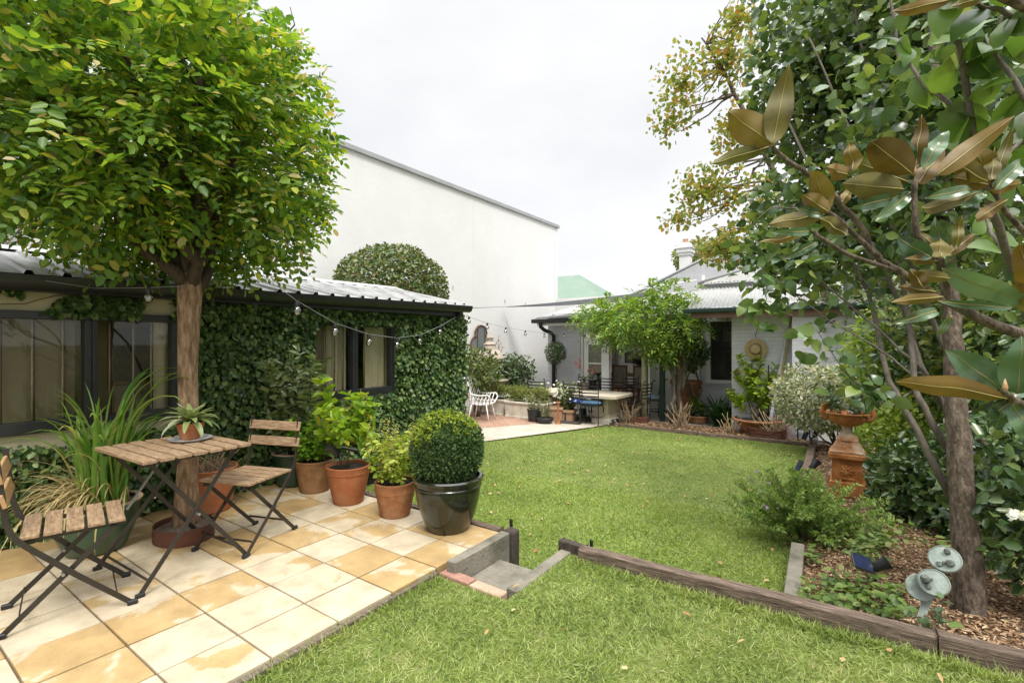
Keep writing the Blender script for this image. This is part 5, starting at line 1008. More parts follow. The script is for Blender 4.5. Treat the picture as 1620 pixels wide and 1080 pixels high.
# ---- troughs with clipped hedging
M['hedge'] = lm('low_box_hedge', [(.09, .15, .03), (.18, .24, .05), (.28, .32, .08), (.28, .22, .11)], trans=.3)
def trough(x0, x1, y0, y1, label):
    t = thing('stone_trough', label, 'planter', ((x0 + x1) / 2, (y0 + y1) / 2, -.19), R(-1.5), 'cast stone hedge troughs'); a, b, h = (x1 - x0) / 2, (y1 - y0) / 2, .37
    mb = MB(); mb.add([(-a * .95, -b * .92, .0), (a * .95, -b * .92, .0), (a * .95, b * .92, .0), (-a * .95, b * .92, .0), (-a * .98, -b * .97, h), (a * .98, -b * .97, h), (a * .98, b * .97, h), (-a * .98, b * .97, h)], [(0, 3, 2, 1), (4, 5, 6, 7), (0, 1, 5, 4), (1, 2, 6, 5), (2, 3, 7, 6), (3, 0, 4, 7)])
    mb.build('body', 'trough', t); w_ = .045
    MB().box((-a - .015, -b - .015, h - .028), (a + .015, -b + w_, h + .02)).box((-a - .015, b - w_, h - .028), (a + .015, b + .015, h + .02)).box((-a - .015, -b + w_ + .001, h - .028), (-a + w_, b - w_ - .001, h + .02)).box((a - w_, -b + w_ + .001, h - .028), (a + .015, b - w_ - .001, h + .02)).build('rim', 'trough', t, bevel=.008)
    MB().box((-a * .97, -b - .006, 0), (a * .97, b + .006, .05)).build('base', 'trough', t, bevel=.01)
    MB().box((-a + w_, -b + w_, h + .001), (a - w_, b - w_, h + .008)).build('soil', 'soil', t)
    wl = np.array(world_loc(t)); n = int(3000 * (x1 - x0)); P = np.stack([rng.uniform(-a * .93, a * .93, n), rng.uniform(-b * .85, b * .85, n), h + .33 * rng.uniform(0, 1, n) ** .55], 1); P[:, 2] += .05 * lump(P, 12); k = rng.uniform(.6, 1.3, n)
    leaves('hedge', P + wl, rnd_dir(n) + np.array([0, 0, .5]), rnd_dir(n) + np.array([0, 0, .5]), .045 * k, .022 * k, 'hedge', t)
trough(-7.98, -6.93, 9.60, 10.02, 'long pale stone trough of low hedging, the left one by the white wire chair')
trough(-6.83, -5.70, 9.46, 9.88, 'long pale stone trough of low hedging, the right one behind the nursery pot')
M['agbright'] = lm('bright_agave', [(.10, .27, .06), (.16, .35, .08), (.22, .40, .11)], trans=.3)
t = thing('agave', 'bright green agave rosette behind the gap between the two troughs', 'plant', (-6.95, 10.30, -.19)); mb = MB()
for i in range(26): strap(mb, (0, 0, .36), i * 2.4, .56 - .004 * i, .13, R(20 + 58 * i / 26), R(35), 8, fold=.4)
mb.tube([(0, 0, 0), (0, 0, .38)], .06, 8).build('foliage', 'agbright', t, smooth=True)
# ---- small pots at the terrace corner
def herb(name, label, loc, prof, mat, n, h, sp, L, W, lmat, lean=.15, per=22, cat='potted plant'):
    t, zs, rs = lathe_pot(name, label, cat, loc, prof, mat); tips = stems(t, n, zs, rs, h, .005, 'twig', lean, .9); leafy(t, tips, per, L, W, lmat, 'o', .1); return t
M['greyleaf'] = lm('grey_green_herb', [(.16, .20, .10), (.26, .30, .16), (.36, .37, .24)], trans=.3)
q = at(846, 668); herb('nursery_pot_plant', 'grey green herb in a round black nursery pot in front of the right trough', q, [(.13, 0), (.14, .01), (.165, .27), (.172, .275), (.172, .30)], 'blackpot', 14, .36, .1, .05, .018, 'greyleaf')
q = at(862, 671); t = herb('bowl_plant', 'pale wispy plant in a low black bowl beside the nursery pot', q, [(.12, 0), (.13, .01), (.185, .12), (.19, .14), (.185, .15)], 'blackpot', 16, .42, .1, .05, .010, 'greyleaf', .10)
def tbox(loc, a, b, h, rz, label, leaf, n, hh):
    t = thing('terracotta_box', label, 'planter', loc, rz); 
    MB().add([(-a * .85, -b * .85, 0), (a * .85, -b * .85, 0), (a * .85, b * .85, 0), (-a * .85, b * .85, 0), (-a, -b, h), (a, -b, h), (a, b, h), (-a, b, h)], [(0, 3, 2, 1), (0, 1, 5, 4), (1, 2, 6, 5), (2, 3, 7, 6), (3, 0, 4, 7)]).build('body', 'terrap', t)
    MB().box((-a - .02, -b - .02, h - .05), (a + .02, -b + .02, h + .012)).box((-a - .02, b - .02, h - .05), (a + .02, b + .02, h + .012)).box((-a - .02, -b + .021, h - .05), (-a + .02, b - .021, h + .012)).box((a - .02, -b + .021, h - .05), (a + .02, b - .021, h + .012)).build('rim', 'terrap', t, bevel=.01)
    MB().box((-a + .02, -b + .02, h - .03), (a - .02, b - .02, h - .01)).build('soil', 'soil', t)
    if leaf:
        tips = stems(t, n, h - .02, a * 1.6, hh, .007, 'twig', .3, .5); leafy(t, tips, 60, .055, .028, leaf, 'o', .1)
    return t
q = at(875, 668); tbox((q[0] - .02, q[1] + .12, ZT_), .17, .14, .33, R(25), 'pale terracotta box of bare soil beside the black bowl', None, 0, 0)
q = at(893, 669); tb = tbox((q[0] - .02, q[1] + .2, ZT_), .15, .14, .27, R(10), 'terracotta box with a dark bushy shrub flowering white by the iron chairs', 'bay', 26, .62)
wl = np.array(world_loc(tb)); n = 60; P = wl + np.array([-.05, -.1, .66]) + rng.normal(size=(n, 3)) * np.array([.22, .12, .13]); leaves('flowers', P, rnd_dir(n), rnd_dir(n), .06, .05, 'petal', tb, 'o')
q = at(883, 672); t = thing('terracotta_candlestick', 'slim orange turned terracotta candlestick on the terrace corner', 'candlestick', q)
MB().lathe([(.075, 0), (.07, .03), (.045, .06), (.026, .12), (.036, .18), (.02, .24), (.019, .36), (.03, .42), (.034, .45), (.055, .48), (.055, .50), (.03, .50)], n=20).build('stem', 'terra', t, smooth=2)
o = MB().obox((0, 0, .022), (.26, .04, 0), (-.02, .12, 0), (0, 0, .022)).build('flat_stone', 'timberd', bevel=.01); q = at(899, 670); o.location = q; tag(o, 'flat dark slab lying by the terracotta candlestick', 'slab')
q = at(858, 655); herb('terracotta_pot_plant', 'small terracotta pot of yellow green leaves behind the nursery pot', q, terra_prof(.10, .15, .26), 'terra', 14, .50, .1, .055, .022, 'basily', .14, 26)
q = at(843, 640, ZT_); t, zs, rs = lathe_pot('potted_laurel', 'upright leafy laurel in a pot at the end of the right trough', 'potted plant', (q[0] - .1, q[1] - .9, ZT_), terra_prof(.14, .19, .3), 'blackpot')
tips = stems(t, 10, zs, .1, 1.0, .009, 'twig', .3, .8); leafy(t, tips, 40, .085, .03, 'greyleaf', 'o', .1); leafy(t, tips, 30, .09, .03, 'camel', 'o', .1, name='inner_foliage')
q = at(905, 662); o = MB().lathe([(.07, 0), (.09, .2), (.085, .21)], n=16).build('black_bucket', 'blackpot', smooth=2); o.location = (q[0] + .1, q[1] + .35, ZT_); tag(o, 'small black pot on the paving behind the near iron chairs', 'pot')
q = at(975, 672); solar_light((q[0], q[1], ZT_ + .06), R(70), 'small solar spotlight standing on the paving by the right table pedestal', 'solar', .9, 55)
# ---- white wire chair
def wire_chair(loc, rz):
    t = thing('wire_chair', 'white metal lattice armchair at the end of the ivy wall', 'chair', loc, rz); mb = MB(); n, m = 11, 13
    def pt(u, v):       # shell: v 0 = front seat edge, 1 = top of the back; u across
        if v < .45: a = v / .45; y, z = .24 - .46 * a, .43 - .03 * math.sin(a * PI)
        else: a = (v - .45) / .55; y, z = -.22 - .15 * a, .43 + .56 * a
        wv_ = .26 - .03 * (1 if v > .8 else 0) * (v - .8) * 5; x = (u - .5) * 2 * wv_; e = abs(u - .5) * 2
        arm = max(0, e - .72) / .28; z2 = z + arm * (.22 if v < .75 else .22 * (1 - v) / .25) * (1 if v > .05 else .6); return (x * (1 + .12 * arm), y + .05 * arm, z2)
    for j in range(m): mb.tube([pt(u, j / (m - 1)) for u in np.linspace(0, 1, 17)], .013 if 0 < j < m - 1 else .018, 5)
    for i in range(n): mb.tube([pt(i / (n - 1), v) for v in np.linspace(0, 1, 19)], .012 if 0 < i < n - 1 else .018, 5)
    mb.build('lattice_shell', 'white', t, smooth=True)
    for sx in (1, -1):
        for sy in (1, -1): MB().tube([(sx * .20, sy * .17, .42), (sx * .25, sy * .25, 0)], .016, 7).build('leg', 'white', t, smooth=True)
    MB().tube([(-.2, .17, .40), (.2, .17, .40)], .01, 6).tube([(-.2, -.17, .40), (.2, -.17, .40)], .01, 6).build('seat_brace', 'white', t)
wire_chair((-6.84, 8.62, ZT_), R(-70))
q = at(748, 655); herb('small_pot_plant', 'small pale pot under the white wire chair', (q[0], q[1] + .2, ZT_), [(.09, 0), (.13, .2), (.13, .22)], 'trough', 5, .1, .05, .04, .02, 'terra' if 0 else 'hedge', .05, 8)
# ---- along the white wall: mirror, fountain, finial, shrubs
t = thing('arched_mirror', 'cusped arch mirror in a rusty frame hung on the white wall', 'mirror', (-8.46, 10.6, 1.2))
def cusp(a, z0, zs_, k=1.0):
    pts = [(-a, z0), (a, z0), (a, zs_)]
    pts += [(a * .55 + a * .45 * math.cos(th), zs_ + a * .55 * math.sin(th)) for th in np.linspace(.1, 1.75, 7)]
    pts += [(a * .62 * math.cos(th), zs_ + a * .62 + a * .62 * math.sin(th)) for th in np.linspace(.25, PI - .25, 11)]
    pts += [(-a * .55 + a * .45 * math.cos(th), zs_ + a * .55 * math.sin(th)) for th in np.linspace(PI - 1.75, PI - .1, 7)] + [(-a, zs_)]
    return pts
c0 = cusp(.44, -.55, .30); k = len(c0)
MB().add([(.02, y, z) for y, z in c0], [tuple(range(k))]).build('mirror_glass', 'mirror', t)
MB().tube([(.025, y, z) for y, z in c0] + [(.025, *c0[0])], .022, 6).build('frame', 'rustframe', t, smooth=True)
MB().box((.022, -.165, -.55), (.04, -.15, .85)).box((.022, .15, -.55), (.04, .165, .85)).box((.022, -.44, .06), (.036, .44, .075)).build('glazing_bar', 'rustframe', t)
fx = dp(775, 600, 12.4); fx = (float(fx[0]), float(fx[1]))
t = thing('stone_fountain', 'weathered tiered stone fountain half hidden by shrubs at the white wall', 'fountain', (*fx, -.2))
MB().lathe([(.42, 0), (.44, .10), (.30, .16), (.18, .30), (.16, .55), (.24, .68), (.46, .76), (.52, .84), (.50, .88), (.2, .86)], n=28).build('lower_bowl', 'stonep', t, smooth=2)
MB().lathe([(.12, .86), (.10, 1.10), (.12, 1.22), (.30, 1.30), (.36, 1.38), (.34, 1.42), (.30, 1.50), (.24, 1.58), (.18, 1.60), (.14, 1.70), (.16, 1.74), (.09, 1.80), (.08, 1.86), (.10, 1.90), (.03, 1.98), (.01, 2.02)], n=28).build('upper_tier', 'stonep', t, smooth=2)
q = dp(789, 590, 12.9)
t = thing('garden_finial', 'pierced iron star finial on a pole in front of the white wall', 'finial', (float(q[0]), float(q[1]), -.2)); mb = MB()
for a in range(8): mb.bar((0, 0, 1.66), (.20 * math.cos(a * PI / 4) * (1 if a % 2 == 0 else .62), 0, 1.66 + .30 * math.sin(a * PI / 4) * (1 if a % 2 == 0 else .62)), .012, .012, up=(0, 1, 0))
for a in range(8):
    f = lambda a: (.14 * math.cos(a * PI / 4) * (1 if a % 2 == 0 else .75), 0, 1.66 + .2 * math.sin(a * PI / 4) * (1 if a % 2 == 0 else .75)); mb.bar(f(a), f(a + 1), .014, .014, up=(0, 1, 0))
mb.build('star', 'stonep', t); MB().tube([(0, 0, 0), (0, 0, 1.4)], .022, 8).build('pole', 'stonep', t)
M['wallshrub'] = lm('mid_green_shrub', [(.035, .07, .016), (.07, .12, .025), (.12, .17, .04), (.20, .20, .06)], trans=.3)
def shrub(name, label, base, c, rad, n, L, W, mat, ns=6, r=.02, shell=.4, gap=.3, gs=5, shape='o', barkm='twig', cat='shrub', group=None):
    t = thing(name, label, cat, base, 0, group)
    for i in range(ns): limb(t, np.array(base) + np.array([random.uniform(-.05, .05), random.uniform(-.05, .05), 0]), np.array(c) + rnd_dir(1)[0] * np.array(rad) * .75, r, r * .25, barkm, 'stem', 6, .06, 6)
    crown('foliage', c, rad, n, L, W, mat, t, shell=shell, gap=gap, gs=gs, shape=shape); return t
q = dp(756, 620, 11.6); b = (float(q[0]), float(q[1]), -.2); c = dp(754, 590, 11.6); shrub('leafy_shrub', 'loose mid green shrub between the ivy corner and the stone fountain', b, V3(c), (.62, .55, .62), 1900, .09, .045, 'wallshrub')
q = dp(818, 625, 12.6); b = (float(q[0]), float(q[1]), -.2); c = dp(811, 588, 12.6); t = shrub('small_tree', 'small spreading dark leaved tree on a leaning stem before the white wall', b, V3(c), (.62, .5, .48), 1500, .09, .05, 'camel', 8, .028, .5, .35)
# ---- plants at the far end of the bed
q = at(1100, 668, -.18); t, zs, rs = lathe_pot('low_pot_plant', 'dark leafy plant in a wide low terracotta pan right of the wisteria', 'potted plant', (q[0] + .02, q[1] + .1, -.19), [(.20, 0), (.215, .01), (.245, .12), (.255, .13), (.255, .155), (.245, .16)], 'terrab')
tips = stems(t, 7, zs, .1, .30, .007, 'twig', .28, .6); leafy(t, tips, 14, .13, .045, 'camel', 'o', .2); tips = stems(t, 3, zs, .05, .42, .006, 'twig', .1, .6); leafy(t, tips, 8, .16, .05, 'basil', 'o', .4, name='young_leaves')
M['strappy'] = lm('dark_strap_leaves', [(.015, .05, .018), (.03, .085, .025), (.06, .13, .035)], rough=.3, trans=.25)
q = at(1140, 676, -.18); t = thing('strap_leaved_plant', 'dark glossy upright clump below the sash window', 'plant', (q[0] - .02, q[1] + .22, -.19)); mb = MB()
for i in range(85): strap(mb, (random.uniform(-.16, .16), random.uniform(-.1, .1), 0), random.uniform(0, 6.28), random.uniform(.40, .82), random.uniform(.045, .075), R(random.uniform(52, 88)), R(random.uniform(20, 80)), 8, fold=.3)
mb.build('foliage', 'strappy', t, smooth=True)
M['strapb'] = lm('bright_strap_leaves', [(.06, .16, .03), (.11, .23, .04)], trans=.35)
t = thing('clivia', 'bright green arching strap leaves at the foot of the dark clump', 'plant', (q[0] + .28, q[1] + .02, -.19)); mb = MB()
for i in range(26): strap(mb, (random.uniform(-.05, .05), 0, 0), random.uniform(0, 6.28), random.uniform(.34, .60), .035, R(random.uniform(48, 80)), R(random.uniform(50, 110)), 8, fold=.3)
mb.build('foliage', 'strapb', t, smooth=True)
q = at(1085, 660, -.18); t = thing('leaf_clump', 'low clump of broad green leaves at the base of the wisteria trunk', 'plant', (q[0] + .1, q[1], -.19)); tips = stems(t, 9, 0, .15, .2, .006, 'twig', .25, .8); leafy(t, tips, 9, .15, .09, 'basil', 'o', .5)
# ---- bowl planter with lime green shrub
q = at(1195, 688, -.18); bq = (q[0], q[1] + .20, -.19)
t = thing('bowl_planter', 'wide terracotta bowl planter with a tall lime green shrub against the brick wall', 'potted plant', bq)
pot_parts(t, [(.20, 0), (.24, .01), (.36, .20), (.40, .25), (.43, .26), (.44, .285), (.43, .30)], 'terra', 'soil')
MB().lathe([(.14, 0), (.16, .20), (.165, .2)], (.16, .05, .22), 20).build('inner_pot', 'blackpot', t, smooth=2)
mb = MB(); tips = []
for a, l, h in ((2.6, .50, .95), (3.3, .30, 1.3), (1.2, .16, 1.35), (.2, .34, 1.10), (5.6, .42, .78), (4.0, .20, 1.05), (1.9, .34, 1.2), (2.9, .55, .60), (.6, .40, .95)):
    p = wig((random.uniform(-.06, .06), 0, .24), (l * math.cos(a), .5 * l * math.sin(a), .24 + h), 7, .05); mb.tube(p, taper(.015, .006, 7), 6); tips.append(p)
mb.build('stems', 'twig', t, smooth=True); leafy(t, tips, 85, .12, .055, 'lime', 'o', .34, .6, .15)
mb = MB().tube([(.2, 0, .2), (.2, 0, 1.35)], .012, 6).build('garden_stake', 'dgreen', t)
q = at(1180, 690, -.18); t = thing('woven_basket', 'flattened brown woven basket of twigs under the bowl planter', 'basket', (q[0] + .35, q[1] + .05, -.19)); mb = MB()
for i in range(40): a = random.uniform(0, 6.28); mb.tube([(.28 * math.cos(a + k * .35) * (1 + .1 * random.random()), .16 * math.sin(a + k * .35), .03 + .004 * i) for k in range(7)], .009, 5)
mb.build('weave', 'rustring', t, smooth=True)
# hat, lantern, poles, wall fittings
YH = 10.72
q = yp(1196, 552, YH); t = thing('straw_hat', 'woven straw hat hung by a chain on the shaded brick wall', 'hat', (q[0], YH - .02, q[2]))
def latheY(prof, n=32): return [(r * math.cos(2 * PI * i / n), -z, r * math.sin(2 * PI * i / n)) for r, z in prof for i in range(n)], [(k * n + i, k * n + (i + 1) % n, (k + 1) * n + (i + 1) % n, (k + 1) * n + i) for k in range(len(prof) - 1) for i in range(n)]
MB().add(*latheY([(.20, .0), (.205, .012), (.155, .02), (.108, .022), (.10, .03), (.088, .09), (.07, .105), (.001, .108)])).build('hat_body', 'straw', t, smooth=2)
MB().add(*latheY([(.110, .020), (.110, .042), (.099, .042)])).build('hat_band', 'barred', t, smooth=2)
q2 = yp(1196, 507, YH); MB(True).tube(wig((q[0], YH - .04, q[2] + .22), (q2[0] + .03, YH - .04, q2[2]), 8, .03), .007, 6).build('hanging_chain', 'iron', t)
q = yp(1151, 527, 10.9); t = thing('hanging_lantern', 'small black lantern with an arched handle hung by the sash window', 'lantern', (q[0], 10.9, q[2]))
MB().lathe([(.06, -.16), (.085, -.15), (.085, -.13)], n=16).lathe([(.09, .05), (.06, .10), (.02, .13)], n=16).tube([(.07, 0, .08), (.07, 0, .17), (0, 0, .22), (-.07, 0, .17), (-.07, 0, .08)], .010, 7).build('frame', 'iron', t)
for k in range(6): MB().tube([(.078 * math.cos(k), .078 * math.sin(k), -.14), (.078 * math.cos(k), .078 * math.sin(k), .06)], .006, 5).build('frame_bar', 'iron', t)
MB().lathe([(.065, -.13), (.07, .0), (.06, .05)], n=16).build('glass_shade', 'glass', t, smooth=True); MB().tube([(0, 0, .22), (0, 0, .40)], .006, 5).build('hook', 'iron', t)
def pole(a, b, r, mat, label, n=10): o = thing('leaning_pole', label, 'pole', V3(a), 0, 'poles leaning on the brick wall'); MB(True).tube([a, b], r, n).build('shaft', mat, o, smooth=2); return o
pole(yp(1219, 664, 10.40), yp(1250, 500, 10.72), .030, 'coping', 'pale grey pole leaning on the shaded brick wall')
pole(yp(1226, 640, 10.45), yp(1255, 503, 10.70), .022, 'yelpole', 'mustard coloured pole leaning behind the pale grey pole')
pole(yp(1221, 668, 10.42), yp(1236, 590, 10.60), .026, 'bluepole', 'short royal blue pole leaning beside the pale grey pole')
q = yp(1303, 682, YL - .045); t = thing('meter_box', 'small pale grey utility box at the foot of the white wall', 'box', V3(q)); MB().box((-.085, -.04, -.17), (.085, .044, .15)).build('cover', 'white', t, bevel=.008); MB().box((.06, -.05, -.03), (.075, -.041, .03)).build('latch', 'coping', t)
q = yp(1273, 672, YL - .05); t = thing('garden_tap', 'dark metal water pipes and tap at the foot of the white wall', 'tap', V3(q)); MB().tube([(-.11, .0, -.28), (-.11, 0, .10), (.10, 0, .10), (.10, .05, .10)], .014, 8).tube([(-.11, 0, -.08), (.08, 0, -.08), (.08, 0, -.28)], .014, 8).build('pipe', 'iron', t, smooth=2); MB().lathe([(.03, 0), (.03, .012)], (.0, 0, .12), 10).tube([(0, 0, .10), (0, 0, .13)], .008, 6).build('handle', 'iron', t)
M['pinkcurl'] = pm('pink_grey_ornament', [(.28, .18, .16), (.40, .30, .28)], 12, .8, .2)
q = yp(1248, 680, YL - .1); t = thing('small_ornament', 'small pinkish figurine at the brick wall corner', 'ornament', V3(q)); MB().lathe([(.05, -.2), (.06, -.15), (.04, -.05), (.06, .03), (.045, .10), (.01, .14)], n=14).build('figure', 'pinkcurl', t, smooth=True)
# ================================================================== RIGHT: GARDEN BED
# ---- rusty urn on its pedestal
ub = gp(1340, 783, .03); ub = (float(ub[0]), float(ub[1]) + .16, .02)
t = thing('cast_iron_urn', 'rusty cast iron urn on a square pedestal with a relief panel', 'urn', ub)
MB().box((-.185, -.185, -.12), (.185, .185, .15)).build('base', 'rust', t, bevel=.012)
pd = MB().box((-.158, -.158, .151), (.158, .158, .40)).build('pedestal', 'rust', t, bevel=.008)
fr = MB()
for a, b in (((-.095, -.166, .175), (.095, -.154, .192)), ((-.095, -.166, .355), (.095, -.154, .372)), ((-.095, -.166, .193), (-.078, -.154, .354)), ((.078, -.166, .193), (.095, -.154, .354))): fr.box(a, b)
fr.build('panel_frame', 'rust', pd, bevel=.003)
mb = MB().sphere((0, -.155, .273), .03, 10, 6, (1, .45, 1))
for a in range(8): mb.tube([(.0, -.160, .273), (.04 * math.cos(a * PI / 4 + .3), -.166, .273 + .04 * math.sin(a * PI / 4 + .3)), (.068 * math.cos(a * PI / 4), -.159, .273 + .068 * math.sin(a * PI / 4))], [.012, .010, .006], 6)
mb.build('relief', 'rust', pd, smooth=True)
MB().box((-.195, -.195, .401), (.195, .195, .465)).build('cornice', 'rust', t, bevel=.016, seg=3)
MB().lathe([(.25, .466), (.25, .488), (.225, .50), (.15, .598), (.15, .612)], n=4, sq=True).build('plinth', 'rustp', t, bevel=.008)
MB().lathe([(.125, .605), (.115, .63), (.075, .67), (.055, .71), (.052, .75), (.075, .765)], n=28).build('stem', 'rustp', t, smooth=2)
mb = MB(); n = 48; prof = [(.075, .762), (.14, .785), (.19, .825), (.21, .865), (.205, .885), (.25, .91), (.24, .92), (.19, .90), (.15, .88), (.01, .87)]
vs = [(r * (1 + (.05 * math.cos(12 * 2 * PI * i / n) if .1 < r < .22 and j < 4 else 0)) * math.cos(2 * PI * i / n), r * (1 + (.05 * math.cos(12 * 2 * PI * i / n) if .1 < r < .22 and j < 4 else 0)) * math.sin(2 * PI * i / n), z) for j, (r, z) in enumerate(prof) for i in range(n)]
mb.add(vs, [(j * n + i, j * n + (i + 1) % n, (j + 1) * n + (i + 1) % n, (j + 1) * n + i) for j in range(len(prof) - 1) for i in range(n)]).build('bowl', 'rust', t, smooth=2)
for s in (1, -1): MB().tube([(s * .17, -.02, .86), (s * .23, -.02, .84), (s * .265, -.02, .89), (s * .25, -.02, .97), (s * .20, -.02, 1.0), (s * .20, -.02, .955)], [.022, .032, .036, .032, .028, .02], 10).build('handle', 'rust', t, smooth=True)
tips = stems(t, 20, .87, .2, .34, .004, 'twig', .36, .9); leafy(t, tips, 13, .075, .05, 'camel', 'o', .2)
t.scale = (.85, .85, .93)
# ---- fluted column
q = gp(1377, 718, -.12); t = thing('fluted_column', 'short pale fluted column standing behind the rusty urn', 'column', (float(q[0]), float(q[1]) + .1, -.16))
n = 64; prof = [(.19, 0), (.19, .06), (.165, .08), (.155, .12), (.145, .70), (.16, .72), (.185, .76), (.185, .80)]
MB().add([((r * (1 - (.06 * abs(math.cos(8 * 2 * PI * i / n)) if 2 < j < 5 else 0))) * math.cos(2 * PI * i / n), (r * (1 - (.06 * abs(math.cos(8 * 2 * PI * i / n)) if 2 < j < 5 else 0))) * math.sin(2 * PI * i / n), z) for j, (r, z) in enumerate(prof) for i in range(n)], [(j * n + i, j * n + (i + 1) % n, (j + 1) * n + (i + 1) % n, (j + 1) * n + i) for j in range(len(prof) - 1) for i in range(n)] + [tuple((len(prof) - 1) * n + i for i in range(n))]).build('shaft', 'trough', t, smooth=2)
# ---- variegated shrub
M['varieg'] = lm('variegated_leaves', [(.08, .13, .05), (.20, .25, .12), (.42, .42, .27), (.60, .58, .44), (.12, .17, .07)], trans=.3, rough=.4)
q = gp(1322, 700, -.15); b = (float(q[0]), float(q[1]) - .4, -.15); c = dp(1298, 628, 7.9)
shrub('variegated_shrub', 'spreading cream variegated shrub beside the urn, in front of the white wall', b, V3(c), (.74, .62, .56), 4200, .075, .034, 'varieg', 9, .02, .35, .28, 5)
# ---- small spotlights on the sleeper
for (x, y, s, lb) in ((1280, 702, 215, 'black solar spotlight at the far end of the weathered sleeper'), (1272, 757, 205, 'black solar spotlight at the near end of the weathered sleeper, behind the bushy daisy')):
    q = gp(x, y, -.07); solar_light((float(q[0]), float(q[1]), .03), R(s), lb, 'solar', 1.35, 65, (-.08, 0, .05), .13)
# ---- daisy bush
M['daisy'] = lm('feathery_daisy_leaves', [(.10, .19, .04), (.165, .28, .055), (.25, .37, .08), (.34, .42, .13)], trans=.35)
M['mauve'] = lm('mauve_flowers', [(.32, .16, .42), (.42, .26, .52)], trans=.3)
wl = (-.34, 4.70, .02); t = thing('daisy_bush', 'loose feathery green bush with a few mauve flowers spilling over the pale kerb', 'shrub', wl)
tp_ = []
mb = MB()
for i in range(170):
    a = random.uniform(0, 6.28); r = random.uniform(.05, 1); e = (.62 * r * math.cos(a), .52 * r * math.sin(a), random.uniform(.20, .58) * (1 - .35 * r * r)); p = wig((random.uniform(-.12, .12), random.uniform(-.1, .1), 0), e, 5, .05); mb.tube(p, taper(.004, .0015, 5), 4); tp_.append(p)
mb.build('stems', 'twig', t); leafy(t, tp_, 130, .034, .0105, 'daisy', 'r', .25, .5, -.1)
P = np.array(wl) + np.stack([rng.uniform(-.5, -.1, 14), rng.uniform(-.4, .3, 14), rng.uniform(.25, .48, 14)], 1); leaves('flowers', P, rnd_dir(14), np.tile([0, -1., 1], (14, 1)), .028, .024, 'mauve', t, 'o')
# ---- ground cover and low plants (uncountable)
M['cover'] = lm('ground_cover_leaves', [(.05, .10, .02), (.09, .16, .03), (.14, .21, .04), (.22, .24, .08)], trans=.3)
def cover(x0, x1, y0, y1, n, L, k, mat='cover', h=.05):
    P = np.stack([rng.uniform(x0, x1, n), rng.uniform(y0, y1, n), np.zeros(n)], 1); P = P[lump(P, 4.5) > k]; n = len(P); P[:, 2] = [bedz(a, b) for a, b, _ in P]; P[:, 2] += .012 + h * rng.uniform(0, 1, n)
    s = rng.uniform(.6, 1.3, n); o = leaves('ground_cover', P, rnd_dir(n) * np.array([1, 1, .3]), rnd_dir(n) * .5 + np.array([0, 0, 1]), L * s, L * .75 * s, mat, None, 'o'); o['kind'] = 'stuff'
cover(-.27, .22, 3.0, 4.6, 1700, .045, -.5, h=.09); cover(.1, 1.4, 3.6, 7.5, 2600, .055, -.05, h=.09); cover(.2, 1.6, 5.5, 9.8, 1200, .06, .0)
# rose sprig by the sculpture
M['rose'] = lm('blue_green_rose_leaves', [(.07, .13, .06), (.12, .19, .09), (.16, .24, .11)], trans=.3)
q = gp(1478, 1003, .27); t = thing('rose_sprig', 'thin sprig of blue green leaves in front of the bronze discs', 'plant', (float(q[0]), float(q[1]), .26))
mb = MB(); tips = []
for e in ((-.10, -.02, .11), (.03, 0, .19), (.0, .03, .13), (-.05, .02, .06)): p = wig((0, 0, 0), e, 5, .06); mb.tube(p, taper(.003, .0015, 5), 5); tips.append(p)
mb.build('stems', 'twig', t); leafy(t, tips, 11, .034, .022, 'rose', 'o', .3, .7, .1)
# fallen big leaf
q = gp(1500, 990, .285); o = leaves('fallen_leaf', np.array([q]), np.array([[CA, SA, .12]]), np.array([[.3, -.5, .8]]), .075, .04, 'cover', None, 'o'); tag(o, 'single green fallen leaf on the mulch by the trunk', 'leaf')
# ---- solar light with blue panel
q = gp(1376, 935, .17); solar_light((float(q[0]), float(q[1]), .305), R(215), 'black solar spotlight with a tilted blue panel in the ground cover', 'solar', 1.0, -20, (-.055, 0, .015), .12, 48, (-.6, .3, .5))
# ---- bronze disc sculpture
sb = dp(1455, 985, 2.45); t = thing('bronze_sculpture', 'verdigris sculpture of two round bronze discs on a flat stem by the trunk', 'sculpture', V3(sb))
vw = unit(ray(1480, 905)); ax = unit(np.cross(vw, [0, 0, 1])); uz = np.cross(ax, vw); 
def disc(name, x, y, d, r, th, mat, tilt=(.0, .0), par=None, sq=1.0):
    c = np.array(dp(x, y, d)) - np.array(sb); nrm = unit(-vw + ax * tilt[0] + uz * tilt[1]); a = unit(np.cross(nrm, [0, 0, 1])); b = np.cross(a, nrm); mb = MB(); k = 36
    prof = [(1.0, -th), (1.0, th), (.94, th * 1.4), (.92, th * .9), (.01, th * 1.1)]; vs = []
    for rr_, h in prof:
        for i in range(k): an = 2 * PI * i / k; vs.append(c + a * r * rr_ * math.cos(an) + b * r * sq * rr_ * math.sin(an) + nrm * h)
    mb.add(vs, [(j * k + i, j * k + (i + 1) % k, (j + 1) * k + (i + 1) % k, (j + 1) * k + i) for j in range(len(prof) - 1) for i in range(k)] + [tuple(range(k - 1, -1, -1))])
    return mb.build(name, mat, par or t, smooth=2), c, nrm, a, b
